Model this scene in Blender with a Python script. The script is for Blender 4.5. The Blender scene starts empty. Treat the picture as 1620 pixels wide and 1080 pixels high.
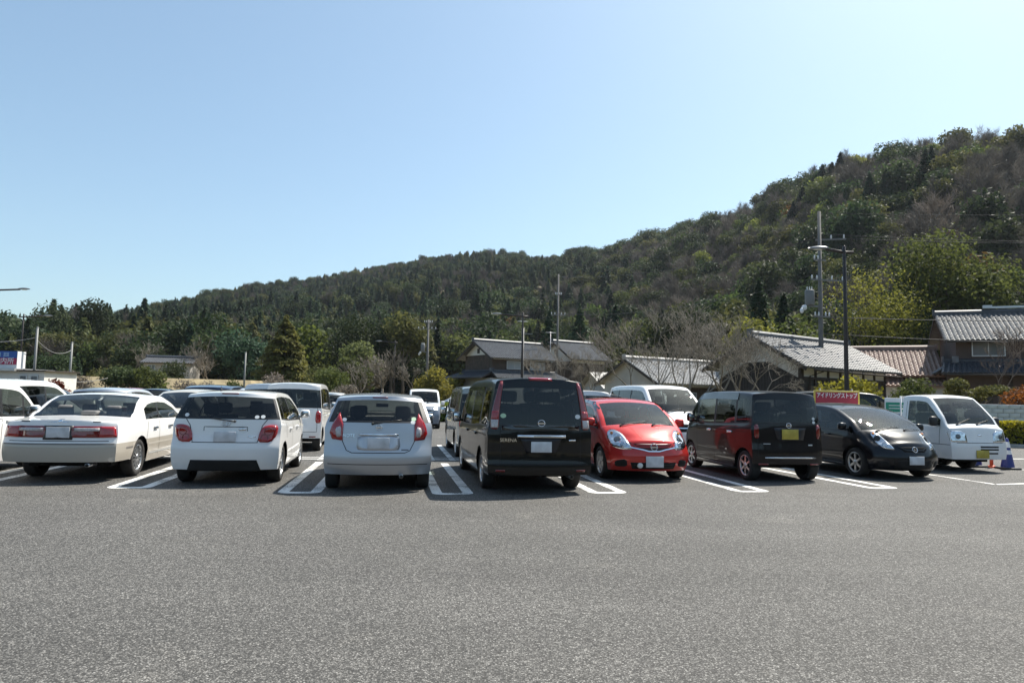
import bpy, bmesh, math, random
from mathutils import Vector, Matrix, Quaternion
from mathutils.bvhtree import BVHTree
from mathutils import noise as mnoise

# ---------------------------------------------------------------- camera, sky, sun, exposure
SC = bpy.context.scene
COL = SC.collection
R = math.radians
CAM_H = 1.52
cam_data = bpy.data.cameras.new('camera')
cam_data.lens = 24.0
cam_data.sensor_width = 36.0
cam_data.clip_start = 0.05
cam_data.clip_end = 6000.0
cam = bpy.data.objects.new('camera', cam_data)
COL.objects.link(cam)
PITCH, ROLL = R(4.55), R(1.2)
fw = Vector((0, math.cos(PITCH), math.sin(PITCH)))
up0 = Vector((0, -math.sin(PITCH), math.cos(PITCH)))
rt0 = Vector((1, 0, 0))
rt = rt0 * math.cos(ROLL) + up0 * math.sin(ROLL)
up = up0 * math.cos(ROLL) - rt0 * math.sin(ROLL)
m = Matrix((rt, up, -fw)).transposed().to_4x4()
m.translation = Vector((0, 0, CAM_H))
cam.matrix_world = m
SC.camera = cam

SUN_EL, SUN_AZ = R(55.0), R(48.0)          # azimuth clockwise from +Y (view direction) towards +X
sun_dir = Vector((math.sin(SUN_AZ) * math.cos(SUN_EL), math.cos(SUN_AZ) * math.cos(SUN_EL), math.sin(SUN_EL)))
world = bpy.data.worlds.new('World')
SC.world = world
world.use_nodes = True
wn = world.node_tree.nodes
wl = world.node_tree.links
wn.clear()
sky = wn.new('ShaderNodeTexSky')
sky.sky_type = 'NISHITA'
sky.sun_disc = False
sky.sun_elevation = SUN_EL
sky.sun_rotation = SUN_AZ
sky.altitude = 100
sky.air_density = 1.0
sky.dust_density = 1.7
sky.ozone_density = 1.0
bg = wn.new('ShaderNodeBackground')
bg.inputs['Strength'].default_value = 0.138
wout = wn.new('ShaderNodeOutputWorld')
tint = wn.new('ShaderNodeMix'); tint.data_type = 'RGBA'; tint.blend_type = 'MULTIPLY'
tint.inputs[0].default_value = 1.0; tint.inputs[7].default_value = (0.85, 0.99, 1.0, 1)
gm = wn.new('ShaderNodeGamma'); gm.inputs['Gamma'].default_value = 0.82
wl.new(sky.outputs[0], gm.inputs[0]); wl.new(gm.outputs[0], tint.inputs[6])
wl.new(tint.outputs[2], bg.inputs[0])
wl.new(bg.outputs[0], wout.inputs[0])

sun_data = bpy.data.lights.new('sun', 'SUN')
sun_data.energy = 5.0
sun_data.angle = R(0.53)
sun_data.color = (1.0, 0.94, 0.84)
sun = bpy.data.objects.new('sun', sun_data)
COL.objects.link(sun)
sun.rotation_euler = sun_dir.to_track_quat('Z', 'Y').to_euler()
sun.location = sun_dir * 200

vs = SC.view_settings
vs.view_transform = 'Standard'
vs.look = 'None'
vs.exposure = 0.80
vs.gamma = 1.0
vs.use_curve_mapping = False
SC.cycles.max_bounces = 8
SC.cycles.transparent_max_bounces = 16
SC.cycles.caustics_reflective = False
SC.cycles.caustics_refractive = False
SC.cycles.volume_bounces = 0

# ---------------------------------------------------------------- helpers
def tag(o, label=None, cat=None, group=None, kind=None):
    if label: o['label'] = label
    if cat: o['category'] = cat
    if group: o['group'] = group
    if kind: o['kind'] = kind
    return o

def empty(name, loc=(0, 0, 0), rz=0.0, parent=None):
    o = bpy.data.objects.new(name, None)
    o.empty_display_size = 0.2
    COL.objects.link(o)
    o.location = loc
    o.rotation_euler = (0, 0, rz)
    if parent: o.parent = parent
    return o

def link_mesh(name, me, parent=None, loc=None, rot=None):
    o = bpy.data.objects.new(name, me)
    COL.objects.link(o)
    if parent: o.parent = parent
    if loc is not None: o.location = loc
    if rot is not None: o.rotation_euler = rot
    return o

class MB:
    """collects faces, links them as one mesh object"""
    def __init__(self):
        self.v = []; self.f = []; self.mi = []; self.smooth = []
    def vert(self, p):
        self.v.append(tuple(p)); return len(self.v) - 1
    def face(self, idx, mi=0, sm=False):
        self.f.append(tuple(idx)); self.mi.append(mi); self.smooth.append(sm)
    def poly(self, pts, mi=0, sm=False):
        b = len(self.v); self.v.extend(tuple(p) for p in pts)
        self.face(range(b, b + len(pts)), mi, sm)
    def box(self, c, s, rot=None, mi=0, taper=None):
        hx, hy, hz = s[0] / 2, s[1] / 2, s[2] / 2
        P = []
        for sx, sy, sz in ((-1,-1,-1),(1,-1,-1),(1,1,-1),(-1,1,-1),(-1,-1,1),(1,-1,1),(1,1,1),(-1,1,1)):
            k = taper if (taper and sz > 0) else 1.0
            p = Vector((sx * hx * k, sy * hy * k, sz * hz))
            if rot is not None: p = rot @ p
            P.append(p + Vector(c))
        b = len(self.v); self.v.extend(tuple(p) for p in P)
        for q in ((0,3,2,1),(4,5,6,7),(0,1,5,4),(1,2,6,5),(2,3,7,6),(3,0,4,7)):
            self.face([b + i for i in q], mi)
    def box2(self, x0, x1, y0, y1, z0, z1, mi=0):
        self.box(((x0+x1)/2, (y0+y1)/2, (z0+z1)/2), (abs(x1-x0), abs(y1-y0), abs(z1-z0)), None, mi)
    def rbox(self, c, s, r, rot=None, mi=0):
        """bevelled box: chamfer r on all edges, smooth look"""
        bm = bmesh.new()
        bmesh.ops.create_cube(bm, size=1.0)
        for v in bm.verts: v.co = Vector((v.co.x * s[0], v.co.y * s[1], v.co.z * s[2]))
        bmesh.ops.bevel(bm, geom=list(bm.edges), offset=r, segments=2, affect='EDGES', profile=0.5)
        b = len(self.v)
        bm.verts.index_update()
        for v in bm.verts:
            p = v.co.copy()
            if rot is not None: p = rot @ p
            self.v.append(tuple(p + Vector(c)))
        for f in bm.faces: self.face([b + v.index for v in f.verts], mi, True)
        bm.free()
    def tube(self, pts, rad, n=8, mi=0, caps=True, sm=True):
        """tapered tube through pts; rad a number or list"""
        pts = [Vector(p) for p in pts]
        if not isinstance(rad, (list, tuple)): rad = [rad] * len(pts)
        rings = []
        ref = None
        for i, p in enumerate(pts):
            a = pts[max(i-1, 0)]; b = pts[min(i+1, len(pts)-1)]
            d = (b - a)
            if d.length < 1e-9: d = Vector((0, 0, 1))
            d.normalize()
            if ref is None:
                ref = Vector((1, 0, 0)) if abs(d.x) < 0.8 else Vector((0, 1, 0))
            u = (ref - d * ref.dot(d)).normalized(); w = d.cross(u)
            ref = u
            base = len(self.v)
            for k in range(n):
                t = 2 * math.pi * k / n
                self.v.append(tuple(p + (u * math.cos(t) + w * math.sin(t)) * rad[i]))
            rings.append(base)
        for i in range(len(rings) - 1):
            for k in range(n):
                k2 = (k + 1) % n
                self.face((rings[i]+k, rings[i]+k2, rings[i+1]+k2, rings[i+1]+k), mi, sm)
        if caps and n > 2:
            self.face([rings[0] + k for k in range(n-1, -1, -1)], mi)
            self.face([rings[-1] + k for k in range(n)], mi)
    def lathe(self, prof, n=16, axis='Z', c=(0, 0, 0), mi=0, sm=True, a0=0.0):
        """prof: (radius, height) pairs"""
        base = len(self.v); c = Vector(c)
        for r_, h in prof:
            for k in range(n):
                t = a0 + 2 * math.pi * k / n
                if axis == 'Z': p = Vector((r_*math.cos(t), r_*math.sin(t), h))
                elif axis == 'Y': p = Vector((r_*math.sin(t), h, r_*math.cos(t)))
                else: p = Vector((h, r_*math.cos(t), r_*math.sin(t)))
                self.v.append(tuple(p + c))
        for i in range(len(prof)-1):
            for k in range(n):
                k2 = (k+1) % n
                self.face((base+i*n+k, base+i*n+k2, base+(i+1)*n+k2, base+(i+1)*n+k), mi, sm)
    def sphere(self, c, r, n=8, m_=6, mi=0, s=(1,1,1)):
        prof = [(max(1e-4, math.sin(math.pi*i/m_)) * r, -math.cos(math.pi*i/m_) * r) for i in range(m_+1)]
        b = len(self.v)
        self.lathe(prof, n, 'Z', (0,0,0), mi)
        for i in range(b, len(self.v)):
            p = self.v[i]; self.v[i] = (p[0]*s[0]+c[0], p[1]*s[1]+c[1], p[2]*s[2]+c[2])
    def mesh(self, name, mats):
        me = bpy.data.meshes.new(name)
        me.from_pydata(self.v, [], self.f)
        if not isinstance(mats, (list, tuple)): mats = [mats]
        for m_ in mats: me.materials.append(m_)
        if len(mats) > 1: me.polygons.foreach_set('material_index', self.mi)
        me.polygons.foreach_set('use_smooth', self.smooth)
        me.update()
        return me
    def build(self, name, mats, parent=None, loc=None, rot=None):
        return link_mesh(name, self.mesh(name, mats), parent, loc, rot)

def auto_smooth(o, ang=35):
    me = o.data
    bm = bmesh.new(); bm.from_mesh(me)
    bmesh.ops.remove_doubles(bm, verts=bm.verts, dist=1e-4)
    ca = math.radians(ang)
    for f in bm.faces: f.smooth = True
    for e in bm.edges:
        if len(e.link_faces) == 2 and e.calc_face_angle(0) > ca: e.smooth = False
    bm.to_mesh(me); bm.free()
    return o

def text_mesh(name, body, size, mat, parent=None, extrude=0.002, align='CENTER', xscale=1.0, bold=0.0):
    cu = bpy.data.curves.new(name, 'FONT'); cu.body = body; cu.size = size; cu.align_x = align; cu.align_y = 'CENTER'; cu.extrude = extrude
    cu.resolution_u = 2
    if bold: cu.offset = bold
    o = bpy.data.objects.new(name, cu); COL.objects.link(o)
    dg = bpy.context.evaluated_depsgraph_get()
    me = bpy.data.meshes.new_from_object(o.evaluated_get(dg))
    bpy.data.objects.remove(o)
    me.name = name; me.materials.clear(); me.materials.append(mat)
    if xscale != 1.0:
        for v in me.vertices: v.co.x *= xscale
    return link_mesh(name, me, parent)

def copy_tree(o, parent=None):
    c = o.copy(); COL.objects.link(c); c.parent = parent
    for ch in list(o.children): copy_tree(ch, c)
    return c

# ---------------------------------------------------------------- materials
MATS = {}
def nmat(name):
    m_ = bpy.data.materials.new(name); m_.use_nodes = True
    nt = m_.node_tree
    return m_, nt, nt.nodes['Principled BSDF']

def simple(name, col, rough=0.6, metal=0.0, coat=0.0, var=0.0, scale=6.0, bump=0.0, bscale=60.0, spec=None, dirt=None):
    """procedural paint-like material: colour with soft noise variation, optional bump"""
    if name in MATS: return MATS[name]
    m_, nt, b = nmat(name)
    N, Lk = nt.nodes, nt.links
    b.inputs['Base Color'].default_value = (*col, 1)
    b.inputs['Roughness'].default_value = rough
    b.inputs['Metallic'].default_value = metal
    b.inputs['Coat Weight'].default_value = coat
    b.inputs['Coat Roughness'].default_value = 0.03
    if spec is not None: b.inputs['Specular IOR Level'].default_value = spec
    tc = N.new('ShaderNodeTexCoord')
    if var > 0:
        nz = N.new('ShaderNodeTexNoise'); nz.inputs['Scale'].default_value = scale; nz.inputs['Detail'].default_value = 6
        Lk.new(tc.outputs['Object'], nz.inputs['Vector'])
        mr = N.new('ShaderNodeMapRange')
        mr.inputs['From Min'].default_value = 0.25; mr.inputs['From Max'].default_value = 0.75
        mr.inputs['To Min'].default_value = 1 - var; mr.inputs['To Max'].default_value = 1 + var
        Lk.new(nz.outputs[0], mr.inputs['Value'])
        mx = N.new('ShaderNodeMix'); mx.data_type = 'RGBA'; mx.blend_type = 'MULTIPLY'
        mx.inputs[0].default_value = 1.0
        mx.inputs[6].default_value = (*col, 1)
        Lk.new(mr.outputs[0], mx.inputs[7])
        Lk.new(mx.outputs[2], b.inputs['Base Color'])
    if bump > 0:
        nb = N.new('ShaderNodeTexNoise'); nb.inputs['Scale'].default_value = bscale; nb.inputs['Detail'].default_value = 4
        Lk.new(tc.outputs['Object'], nb.inputs['Vector'])
        bp = N.new('ShaderNodeBump'); bp.inputs['Strength'].default_value = bump; bp.inputs['Distance'].default_value = 0.02
        Lk.new(nb.outputs[0], bp.inputs['Height']); Lk.new(bp.outputs[0], b.inputs['Normal'])
    MATS[name] = m_
    return m_

def car_paint(name, col, metal=0.0, rough=0.35, low=None, zlow=0.0, dust=0.12, coat=1.0):
    """clear-coated paint, film of road dust towards the sills; optional second colour below zlow"""
    if name in MATS: return MATS[name]
    m_, nt, b = nmat(name)
    N, Lk = nt.nodes, nt.links
    b.inputs['Roughness'].default_value = rough
    b.inputs['Metallic'].default_value = metal
    b.inputs['Coat Weight'].default_value = coat
    b.inputs['Specular IOR Level'].default_value = 0.15
    b.inputs['Coat Roughness'].default_value = 0.02
    tc = N.new('ShaderNodeTexCoord'); sp = N.new('ShaderNodeSeparateXYZ')
    Lk.new(tc.outputs['Object'], sp.inputs[0])
    cur = None
    base = N.new('ShaderNodeRGB'); base.outputs[0].default_value = (*col, 1); cur = base.outputs[0]
    if low:
        gt = N.new('ShaderNodeMath'); gt.operation = 'GREATER_THAN'; gt.inputs[1].default_value = zlow
        Lk.new(sp.outputs[2], gt.inputs[0])
        mx = N.new('ShaderNodeMix'); mx.data_type = 'RGBA'; mx.inputs[6].default_value = (*low, 1)
        Lk.new(gt.outputs[0], mx.inputs[0]); Lk.new(cur, mx.inputs[7]); cur = mx.outputs[2]
    nz = N.new('ShaderNodeTexNoise'); nz.inputs['Scale'].default_value = 3.0; nz.inputs['Detail'].default_value = 8
    Lk.new(tc.outputs['Object'], nz.inputs['Vector'])
    mr = N.new('ShaderNodeMapRange'); mr.inputs['From Min'].default_value = 0.75; mr.inputs['From Max'].default_value = 0.2
    mr.inputs['To Min'].default_value = 0.0; mr.inputs['To Max'].default_value = dust * 2
    Lk.new(sp.outputs[2], mr.inputs['Value'])
    ml = N.new('ShaderNodeMath'); ml.operation = 'MULTIPLY'; Lk.new(mr.outputs[0], ml.inputs[0]); Lk.new(nz.outputs[0], ml.inputs[1])
    m2 = N.new('ShaderNodeMix'); m2.data_type = 'RGBA'; Lk.new(ml.outputs[0], m2.inputs[0]); Lk.new(cur, m2.inputs[6])
    m2.inputs[7].default_value = (0.22, 0.20, 0.17, 1)
    Lk.new(m2.outputs[2], b.inputs['Base Color'])
    MATS[name] = m_
    return m_

def glass_mat(name, tint, rough=0.0, refl=1.0):
    """thin automotive glass: tinted see-through with a fresnel reflection"""
    if name in MATS: return MATS[name]
    m_ = bpy.data.materials.new(name); m_.use_nodes = True
    nt = m_.node_tree; N, Lk = nt.nodes, nt.links
    N.clear()
    out = N.new('ShaderNodeOutputMaterial')
    tr = N.new('ShaderNodeBsdfTransparent'); tr.inputs[0].default_value = (*tint, 1)
    gl = N.new('ShaderNodeBsdfGlossy'); gl.inputs['Roughness'].default_value = rough; gl.inputs['Color'].default_value = (1, 1, 1, 1)
    fr = N.new('ShaderNodeFresnel'); fr.inputs['IOR'].default_value = 1.52
    mu = N.new('ShaderNodeMath'); mu.operation = 'MULTIPLY_ADD'; mu.use_clamp = True
    mu.inputs[1].default_value = 0.95 * refl; mu.inputs[2].default_value = 0.0
    geo = N.new('ShaderNodeNewGeometry')
    Lk.new(fr.outputs[0], mu.inputs[0])
    mx = N.new('ShaderNodeMixShader')
    Lk.new(mu.outputs[0], mx.inputs[0]); Lk.new(tr.outputs[0], mx.inputs[1]); Lk.new(gl.outputs[0], mx.inputs[2])
    Lk.new(mx.outputs[0], out.inputs['Surface'])
    MATS[name] = m_
    return m_

BLACK_PLASTIC = simple('black_plastic', (0.018, 0.018, 0.019), 0.45, var=0.2)
RUBBER = simple('tyre_rubber', (0.022, 0.021, 0.020), 0.85, var=0.25, scale=12)
DARK = simple('underbody_black', (0.010, 0.010, 0.010), 0.9, var=0.2)
CHROME = simple('chrome', (0.75, 0.76, 0.78), 0.12, 1.0, var=0.03)
ALLOY = simple('alloy_silver', (0.55, 0.56, 0.57), 0.32, 1.0, var=0.08)
SEAT_DARK = simple('seat_cloth_dark', (0.035, 0.035, 0.037), 0.9, var=0.15, scale=20)
SEAT_GREY = simple('seat_cloth_grey', (0.16, 0.155, 0.15), 0.9, var=0.15, scale=20)
LENS_RED = simple('tail_lens_red', (0.30, 0.005, 0.007), 0.08, coat=1.0, var=0.18, scale=25)
LENS_DKRED = simple('tail_lens_dark_red', (0.17, 0.005, 0.007), 0.1, coat=1.0, var=0.2, scale=30)
LENS_CLEAR = simple('tail_lens_clear', (0.42, 0.38, 0.38), 0.08, coat=1.0, var=0.3, scale=40)
LENS_ORANGE = simple('indicator_amber', (0.65, 0.20, 0.02), 0.1, coat=1.0, var=0.15, scale=30)
LAMP_CHROME = simple('headlight_reflector', (0.62, 0.64, 0.66), 0.16, 1.0, var=0.35, scale=18)
LAMP_LENS = glass_mat('headlight_lens', (0.86, 0.88, 0.9))
PLATE_WHITE = simple('number_plate_white', (0.58, 0.59, 0.61), 0.5, var=0.22, scale=7)
PLATE_YELLOW = simple('number_plate_yellow', (0.42, 0.33, 0.05), 0.5, var=0.28, scale=7)
GLASS_DARK = glass_mat('privacy_glass', (0.26, 0.28, 0.29))
GLASS_MID = glass_mat('tinted_car_glass', (0.36, 0.40, 0.40))
GLASS_CLEAR = glass_mat('clear_car_glass', (0.72, 0.80, 0.77))
MIRROR = simple('mirror_glass', (0.7, 0.72, 0.75), 0.03, 1.0, var=0.02)
STICKER = simple('white_sticker', (0.7, 0.72, 0.72), 0.5, var=0.05)
STICKER_G = simple('green_sticker', (0.45, 0.62, 0.42), 0.5, var=0.05)
# ---------------------------------------------------------------- ground, asphalt, hills
rnd = random.Random(7)
def asphalt_mat():
    m_, nt, b = nmat('asphalt')
    N, Lk = nt.nodes, nt.links
    tc = N.new('ShaderNodeTexCoord')
    def noise(sc, det=2.0, rough=0.5, dist=0.0):
        n = N.new('ShaderNodeTexNoise'); n.inputs['Scale'].default_value = sc; n.inputs['Detail'].default_value = det
        n.inputs['Roughness'].default_value = rough; n.inputs['Distortion'].default_value = dist
        Lk.new(tc.outputs['Object'], n.inputs['Vector']); return n
    def ramp(src, stops):
        r_ = N.new('ShaderNodeValToRGB')
        e = r_.color_ramp.elements
        while len(e) < len(stops): e.new(0.5)
        for k, (p, c) in enumerate(stops): e[k].position = p; e[k].color = (c[0], c[1], c[2], 1)
        Lk.new(src, r_.inputs[0]); return r_
    vor = N.new('ShaderNodeTexVoronoi'); vor.inputs['Scale'].default_value = 96.0; vor.inputs['Randomness'].default_value = 1.0
    Lk.new(tc.outputs['Object'], vor.inputs['Vector'])
    sepc = N.new('ShaderNodeSeparateColor'); Lk.new(vor.outputs['Color'], sepc.inputs[0])
    stone = ramp(sepc.outputs[0], [(0.0, (0.038, 0.037, 0.035)), (0.35, (0.084, 0.081, 0.076)), (0.72, (0.146, 0.141, 0.132)), (0.93, (0.232, 0.224, 0.209)), (1.0, (0.32, 0.31, 0.29))])
    # binder between the stones
    edge = N.new('ShaderNodeMapRange'); edge.inputs['From Min'].default_value = 0.35; edge.inputs['From Max'].default_value = 0.75
    Lk.new(vor.outputs['Distance'], edge.inputs['Value'])
    mx = N.new('ShaderNodeMix'); mx.data_type = 'RGBA'; Lk.new(edge.outputs[0], mx.inputs[0])
    Lk.new(stone.outputs[0], mx.inputs[6]); mx.inputs[7].default_value = (0.040, 0.038, 0.035, 1)
    big = noise(0.35, 5, 0.6); bigm = N.new('ShaderNodeMapRange')
    bigm.inputs['From Min'].default_value = 0.3; bigm.inputs['From Max'].default_value = 0.7; bigm.inputs['To Min'].default_value = 0.86; bigm.inputs['To Max'].default_value = 1.12
    Lk.new(big.outputs[0], bigm.inputs['Value'])
    mid = noise(22.0, 3, 0.7); midm = N.new('ShaderNodeMapRange')
    midm.inputs['From Min'].default_value = 0.3; midm.inputs['From Max'].default_value = 0.7; midm.inputs['To Min'].default_value = 0.72; midm.inputs['To Max'].default_value = 1.28
    Lk.new(mid.outputs[0], midm.inputs['Value'])
    mul = N.new('ShaderNodeMath'); mul.operation = 'MULTIPLY'; Lk.new(bigm.outputs[0], mul.inputs[0]); Lk.new(midm.outputs[0], mul.inputs[1])
    # pale scuffs and faint oil stains with shapes of their own
    st = noise(0.9, 3, 0.55, 0.6); stm = ramp(st.outputs[0], [(0.0, (0.86, 0.86, 0.86)), (0.36, (1, 1, 1)), (0.61, (1, 1, 1)), (0.70, (1.20, 1.19, 1.17))])
    # worn wheel lanes along the drive and dark oil drips, each with a ragged shape of its own
    mp = N.new('ShaderNodeMapping'); mp.inputs['Rotation'].default_value = (0, 0, R(-9.8)); mp.inputs['Scale'].default_value = (0.10, 1.1, 1)
    Lk.new(tc.outputs['Object'], mp.inputs['Vector'])
    lane = N.new('ShaderNodeTexNoise'); lane.inputs['Scale'].default_value = 1.0; lane.inputs['Detail'].default_value = 4; Lk.new(mp.outputs[0], lane.inputs['Vector'])
    lm = N.new('ShaderNodeMapRange'); lm.inputs['From Min'].default_value = 0.3; lm.inputs['From Max'].default_value = 0.7; lm.inputs['To Min'].default_value = 0.88; lm.inputs['To Max'].default_value = 1.10
    Lk.new(lane.outputs[0], lm.inputs['Value'])
    dr = N.new('ShaderNodeTexVoronoi'); dr.inputs['Scale'].default_value = 0.55; Lk.new(tc.outputs['Object'], dr.inputs['Vector'])
    dn = noise(9.0, 4, 0.6); da = N.new('ShaderNodeMath'); da.operation = 'MULTIPLY_ADD'; da.inputs[1].default_value = 0.16; Lk.new(dn.outputs[0], da.inputs[0]); Lk.new(dr.outputs['Distance'], da.inputs[2])
    dm = N.new('ShaderNodeMapRange'); dm.inputs['From Min'].default_value = 0.10; dm.inputs['From Max'].default_value = 0.19; dm.inputs['To Min'].default_value = 0.80; dm.inputs['To Max'].default_value = 1.0
    Lk.new(da.outputs[0], dm.inputs['Value'])
    ml2 = N.new('ShaderNodeMath'); ml2.operation = 'MULTIPLY'; Lk.new(lm.outputs[0], ml2.inputs[0]); Lk.new(dm.outputs[0], ml2.inputs[1])
    ml3 = N.new('ShaderNodeMath'); ml3.operation = 'MULTIPLY'; Lk.new(ml2.outputs[0], ml3.inputs[0]); Lk.new(mul.outputs[0], ml3.inputs[1]); mul = ml3
    m2 = N.new('ShaderNodeMix'); m2.data_type = 'RGBA'; m2.blend_type = 'MULTIPLY'; m2.inputs[0].default_value = 1
    Lk.new(mx.outputs[2], m2.inputs[6]); Lk.new(mul.outputs[0], m2.inputs[7])
    m3 = N.new('ShaderNodeMix'); m3.data_type = 'RGBA'; m3.blend_type = 'MULTIPLY'; m3.inputs[0].default_value = 1
    Lk.new(m2.outputs[2], m3.inputs[6]); Lk.new(stm.outputs[0], m3.inputs[7])
    Lk.new(m3.outputs[2], b.inputs['Base Color'])
    b.inputs['Roughness'].default_value = 0.82
    b.inputs['Specular IOR Level'].default_value = 0.35
    bp = N.new('ShaderNodeBump'); bp.inputs['Strength'].default_value = 0.55; bp.inputs['Distance'].default_value = 0.006; bp.invert = True
    Lk.new(vor.outputs['Distance'], bp.inputs['Height']); Lk.new(bp.outputs[0], b.inputs['Normal'])
    return m_
ASPHALT = asphalt_mat()

def paint_mat():
    m_, nt, b = nmat('road_paint_white')
    N, Lk = nt.nodes, nt.links
    tc = N.new('ShaderNodeTexCoord')
    n = N.new('ShaderNodeTexNoise'); n.inputs['Scale'].default_value = 40; n.inputs['Detail'].default_value = 6; Lk.new(tc.outputs['Object'], n.inputs['Vector'])
    n2 = N.new('ShaderNodeTexNoise'); n2.inputs['Scale'].default_value = 2.2; n2.inputs['Detail'].default_value = 5; Lk.new(tc.outputs['Object'], n2.inputs['Vector'])
    ad = N.new('ShaderNodeMath'); ad.operation = 'ADD'; Lk.new(n.outputs[0], ad.inputs[0]); Lk.new(n2.outputs[0], ad.inputs[1])
    r_ = N.new('ShaderNodeValToRGB'); e = r_.color_ramp.elements
    e[0].position = 0.41; e[0].color = (0.17, 0.165, 0.155, 1); e[1].position = 0.50; e[1].color = (0.74, 0.73, 0.70, 1)
    ml = N.new('ShaderNodeMath'); ml.operation = 'MULTIPLY'; ml.inputs[1].default_value = 0.5; Lk.new(ad.outputs[0], ml.inputs[0])
    Lk.new(ml.outputs[0], r_.inputs[0]); Lk.new(r_.outputs[0], b.inputs['Base Color'])
    b.inputs['Roughness'].default_value = 0.6
    return m_
ROAD_PAINT = paint_mat()

def soil_mat():
    m_, nt, b = nmat('dry_grass_soil')
    N, Lk = nt.nodes, nt.links
    tc = N.new('ShaderNodeTexCoord')
    def ns(s_, d): 
        n = N.new('ShaderNodeTexNoise'); n.inputs['Scale'].default_value = s_; n.inputs['Detail'].default_value = d; Lk.new(tc.outputs['Object'], n.inputs['Vector']); return n
    a, c = ns(0.12, 6), ns(2.5, 8)
    r1 = N.new('ShaderNodeValToRGB'); e = r1.color_ramp.elements; e[0].position = 0.35; e[0].color = (0.05, 0.065, 0.025, 1); e[1].position = 0.6; e[1].color = (0.21, 0.17, 0.10, 1)
    Lk.new(a.outputs[0], r1.inputs[0])
    mr = N.new('ShaderNodeMapRange'); mr.inputs['From Min'].default_value = 0.3; mr.inputs['From Max'].default_value = 0.7; mr.inputs['To Min'].default_value = 0.6; mr.inputs['To Max'].default_value = 1.35
    Lk.new(c.outputs[0], mr.inputs['Value'])
    mx = N.new('ShaderNodeMix'); mx.data_type = 'RGBA'; mx.blend_type = 'MULTIPLY'; mx.inputs[0].default_value = 1
    Lk.new(r1.outputs[0], mx.inputs[6]); Lk.new(mr.outputs[0], mx.inputs[7]); Lk.new(mx.outputs[2], b.inputs['Base Color'])
    b.inputs['Roughness'].default_value = 0.95
    return m_
SOIL = soil_mat()

# ridge round the car park, added unseen behind the camera to darken car reflections: azimuth (deg, clockwise from +Y), elevation of the tree tops, distance of the ridge, distance of the foot
RIDGE = [(-180, 7, 420, 160), (-120, 6, 420, 150), (-80, 4.5, 500, 190), (-50, 3.2, 480, 135), (-41.7, 3.4, 480, 130), (-37.0, 4.1, 490, 125), (-32.4, 5.36, 510, 120), (-29.6, 5.7, 530, 118), (-25.5, 7.1, 560, 115), (-21.1, 8.43, 590, 115), (-16.3, 9.25, 610, 114),
         (-11.3, 10.5, 610, 114), (-7.1, 11.45, 600, 113), (-1.8, 12.2, 560, 112), (3.6, 11.9, 500, 118), (7.3, 12.25, 440, 112), (12.5, 13.2, 390, 105), (15.1, 14.1, 360, 100), (19.0, 14.9, 330, 95), (21.4, 16.3, 310, 92),
         (24.7, 17.5, 290, 88), (26.4, 17.9, 280, 86), (29.8, 18.15, 270, 82), (33.0, 18.3, 262, 80), (34.9, 18.4, 258, 78), (37.4, 17.2, 255, 76), (42, 15.7, 255, 75), (60, 13, 260, 80), (90, 10, 300, 110), (130, 8, 360, 140), (180, 7, 420, 160)]
def ridge_at(az):
    for a, b in zip(RIDGE, RIDGE[1:]):
        if az <= b[0]:
            t = (az-a[0])/(b[0]-a[0]); t = max(0, min(1, t))
            return tuple(a[k]+(b[k]-a[k])*t for k in (1, 2, 3))
    return RIDGE[-1][1:]
TREE_H = 10.0
def terrain_z(x, y):
    r_ = math.hypot(x, y); az = math.degrees(math.atan2(x, y))
    el, r1, r0 = ridge_at(az)
    hr = CAM_H + r1*math.tan(R(el)) - TREE_H
    if r_ <= r0: return 0.0
    t = (r_-r0)/(r1-r0)
    n1 = mnoise.noise(Vector((x/90, y/90, 1.3))); n2 = mnoise.noise(Vector((x/35, y/35, 7.7)))
    if t <= 1:
        s_ = 0.30*t + 0.70*(t*t*(3-2*t))
        s_ = s_*(0.72+0.28*t) + 0.10*t*(1-t)
        fade = math.sin(math.pi*min(1, t))
        z = hr*s_ + fade*(n1*0.09*hr + n2*3.0)
    else:
        z = hr*(1 - 0.35*(t-1)) + (t-1)*6*n1
    return max(0.0, z)
mb = MB()
AZ = [-180 + 6*k for k in range(22)] + [-48 + 1.0*k for k in range(97)] + [54 + 6*k for k in range(22)]
RR = [0, 20, 38, 50, 60, 70, 78, 86, 94, 102, 112, 122, 132, 142, 154, 166, 180, 195, 212, 230, 250, 265, 280, 300, 325, 350, 380, 410, 440, 470, 500, 530, 560, 590, 620, 660, 720, 800, 950]
for a in AZ:
    for r_ in RR:
        x, y = r_*math.sin(R(a)), r_*math.cos(R(a))
        mb.vert((x, y, terrain_z(x, y) - 0.06))
nr = len(RR)
for i in range(len(AZ)-1):
    for j in range(nr-1):
        mb.face((i*nr+j, i*nr+j+1, (i+1)*nr+j+1, (i+1)*nr+j), 0, True)
tag(mb.build('terrain', SOIL), 'valley floor rising to wooded hills', None, None, 'structure')
mb = MB()
mb.poly([(-3500, -3500, -3.0), (3500, -3500, -3.0), (3500, 3500, -3.0), (-3500, 3500, -3.0)])
tag(mb.build('ground', SOIL), kind='structure')
# car park surface
mb = MB()
mb.poly([(-60, -30, 0), (45, -30, 0), (45, 20.0, 0), (27, 23.6, 0), (14, 26.4, 0), (6, 36.0, 0), (-1, 40.0, 0), (-24, 40, 0), (-42, 44, 0), (-60, 44, 0)])
tag(mb.build('asphalt', ASPHALT), kind='structure')

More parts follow.
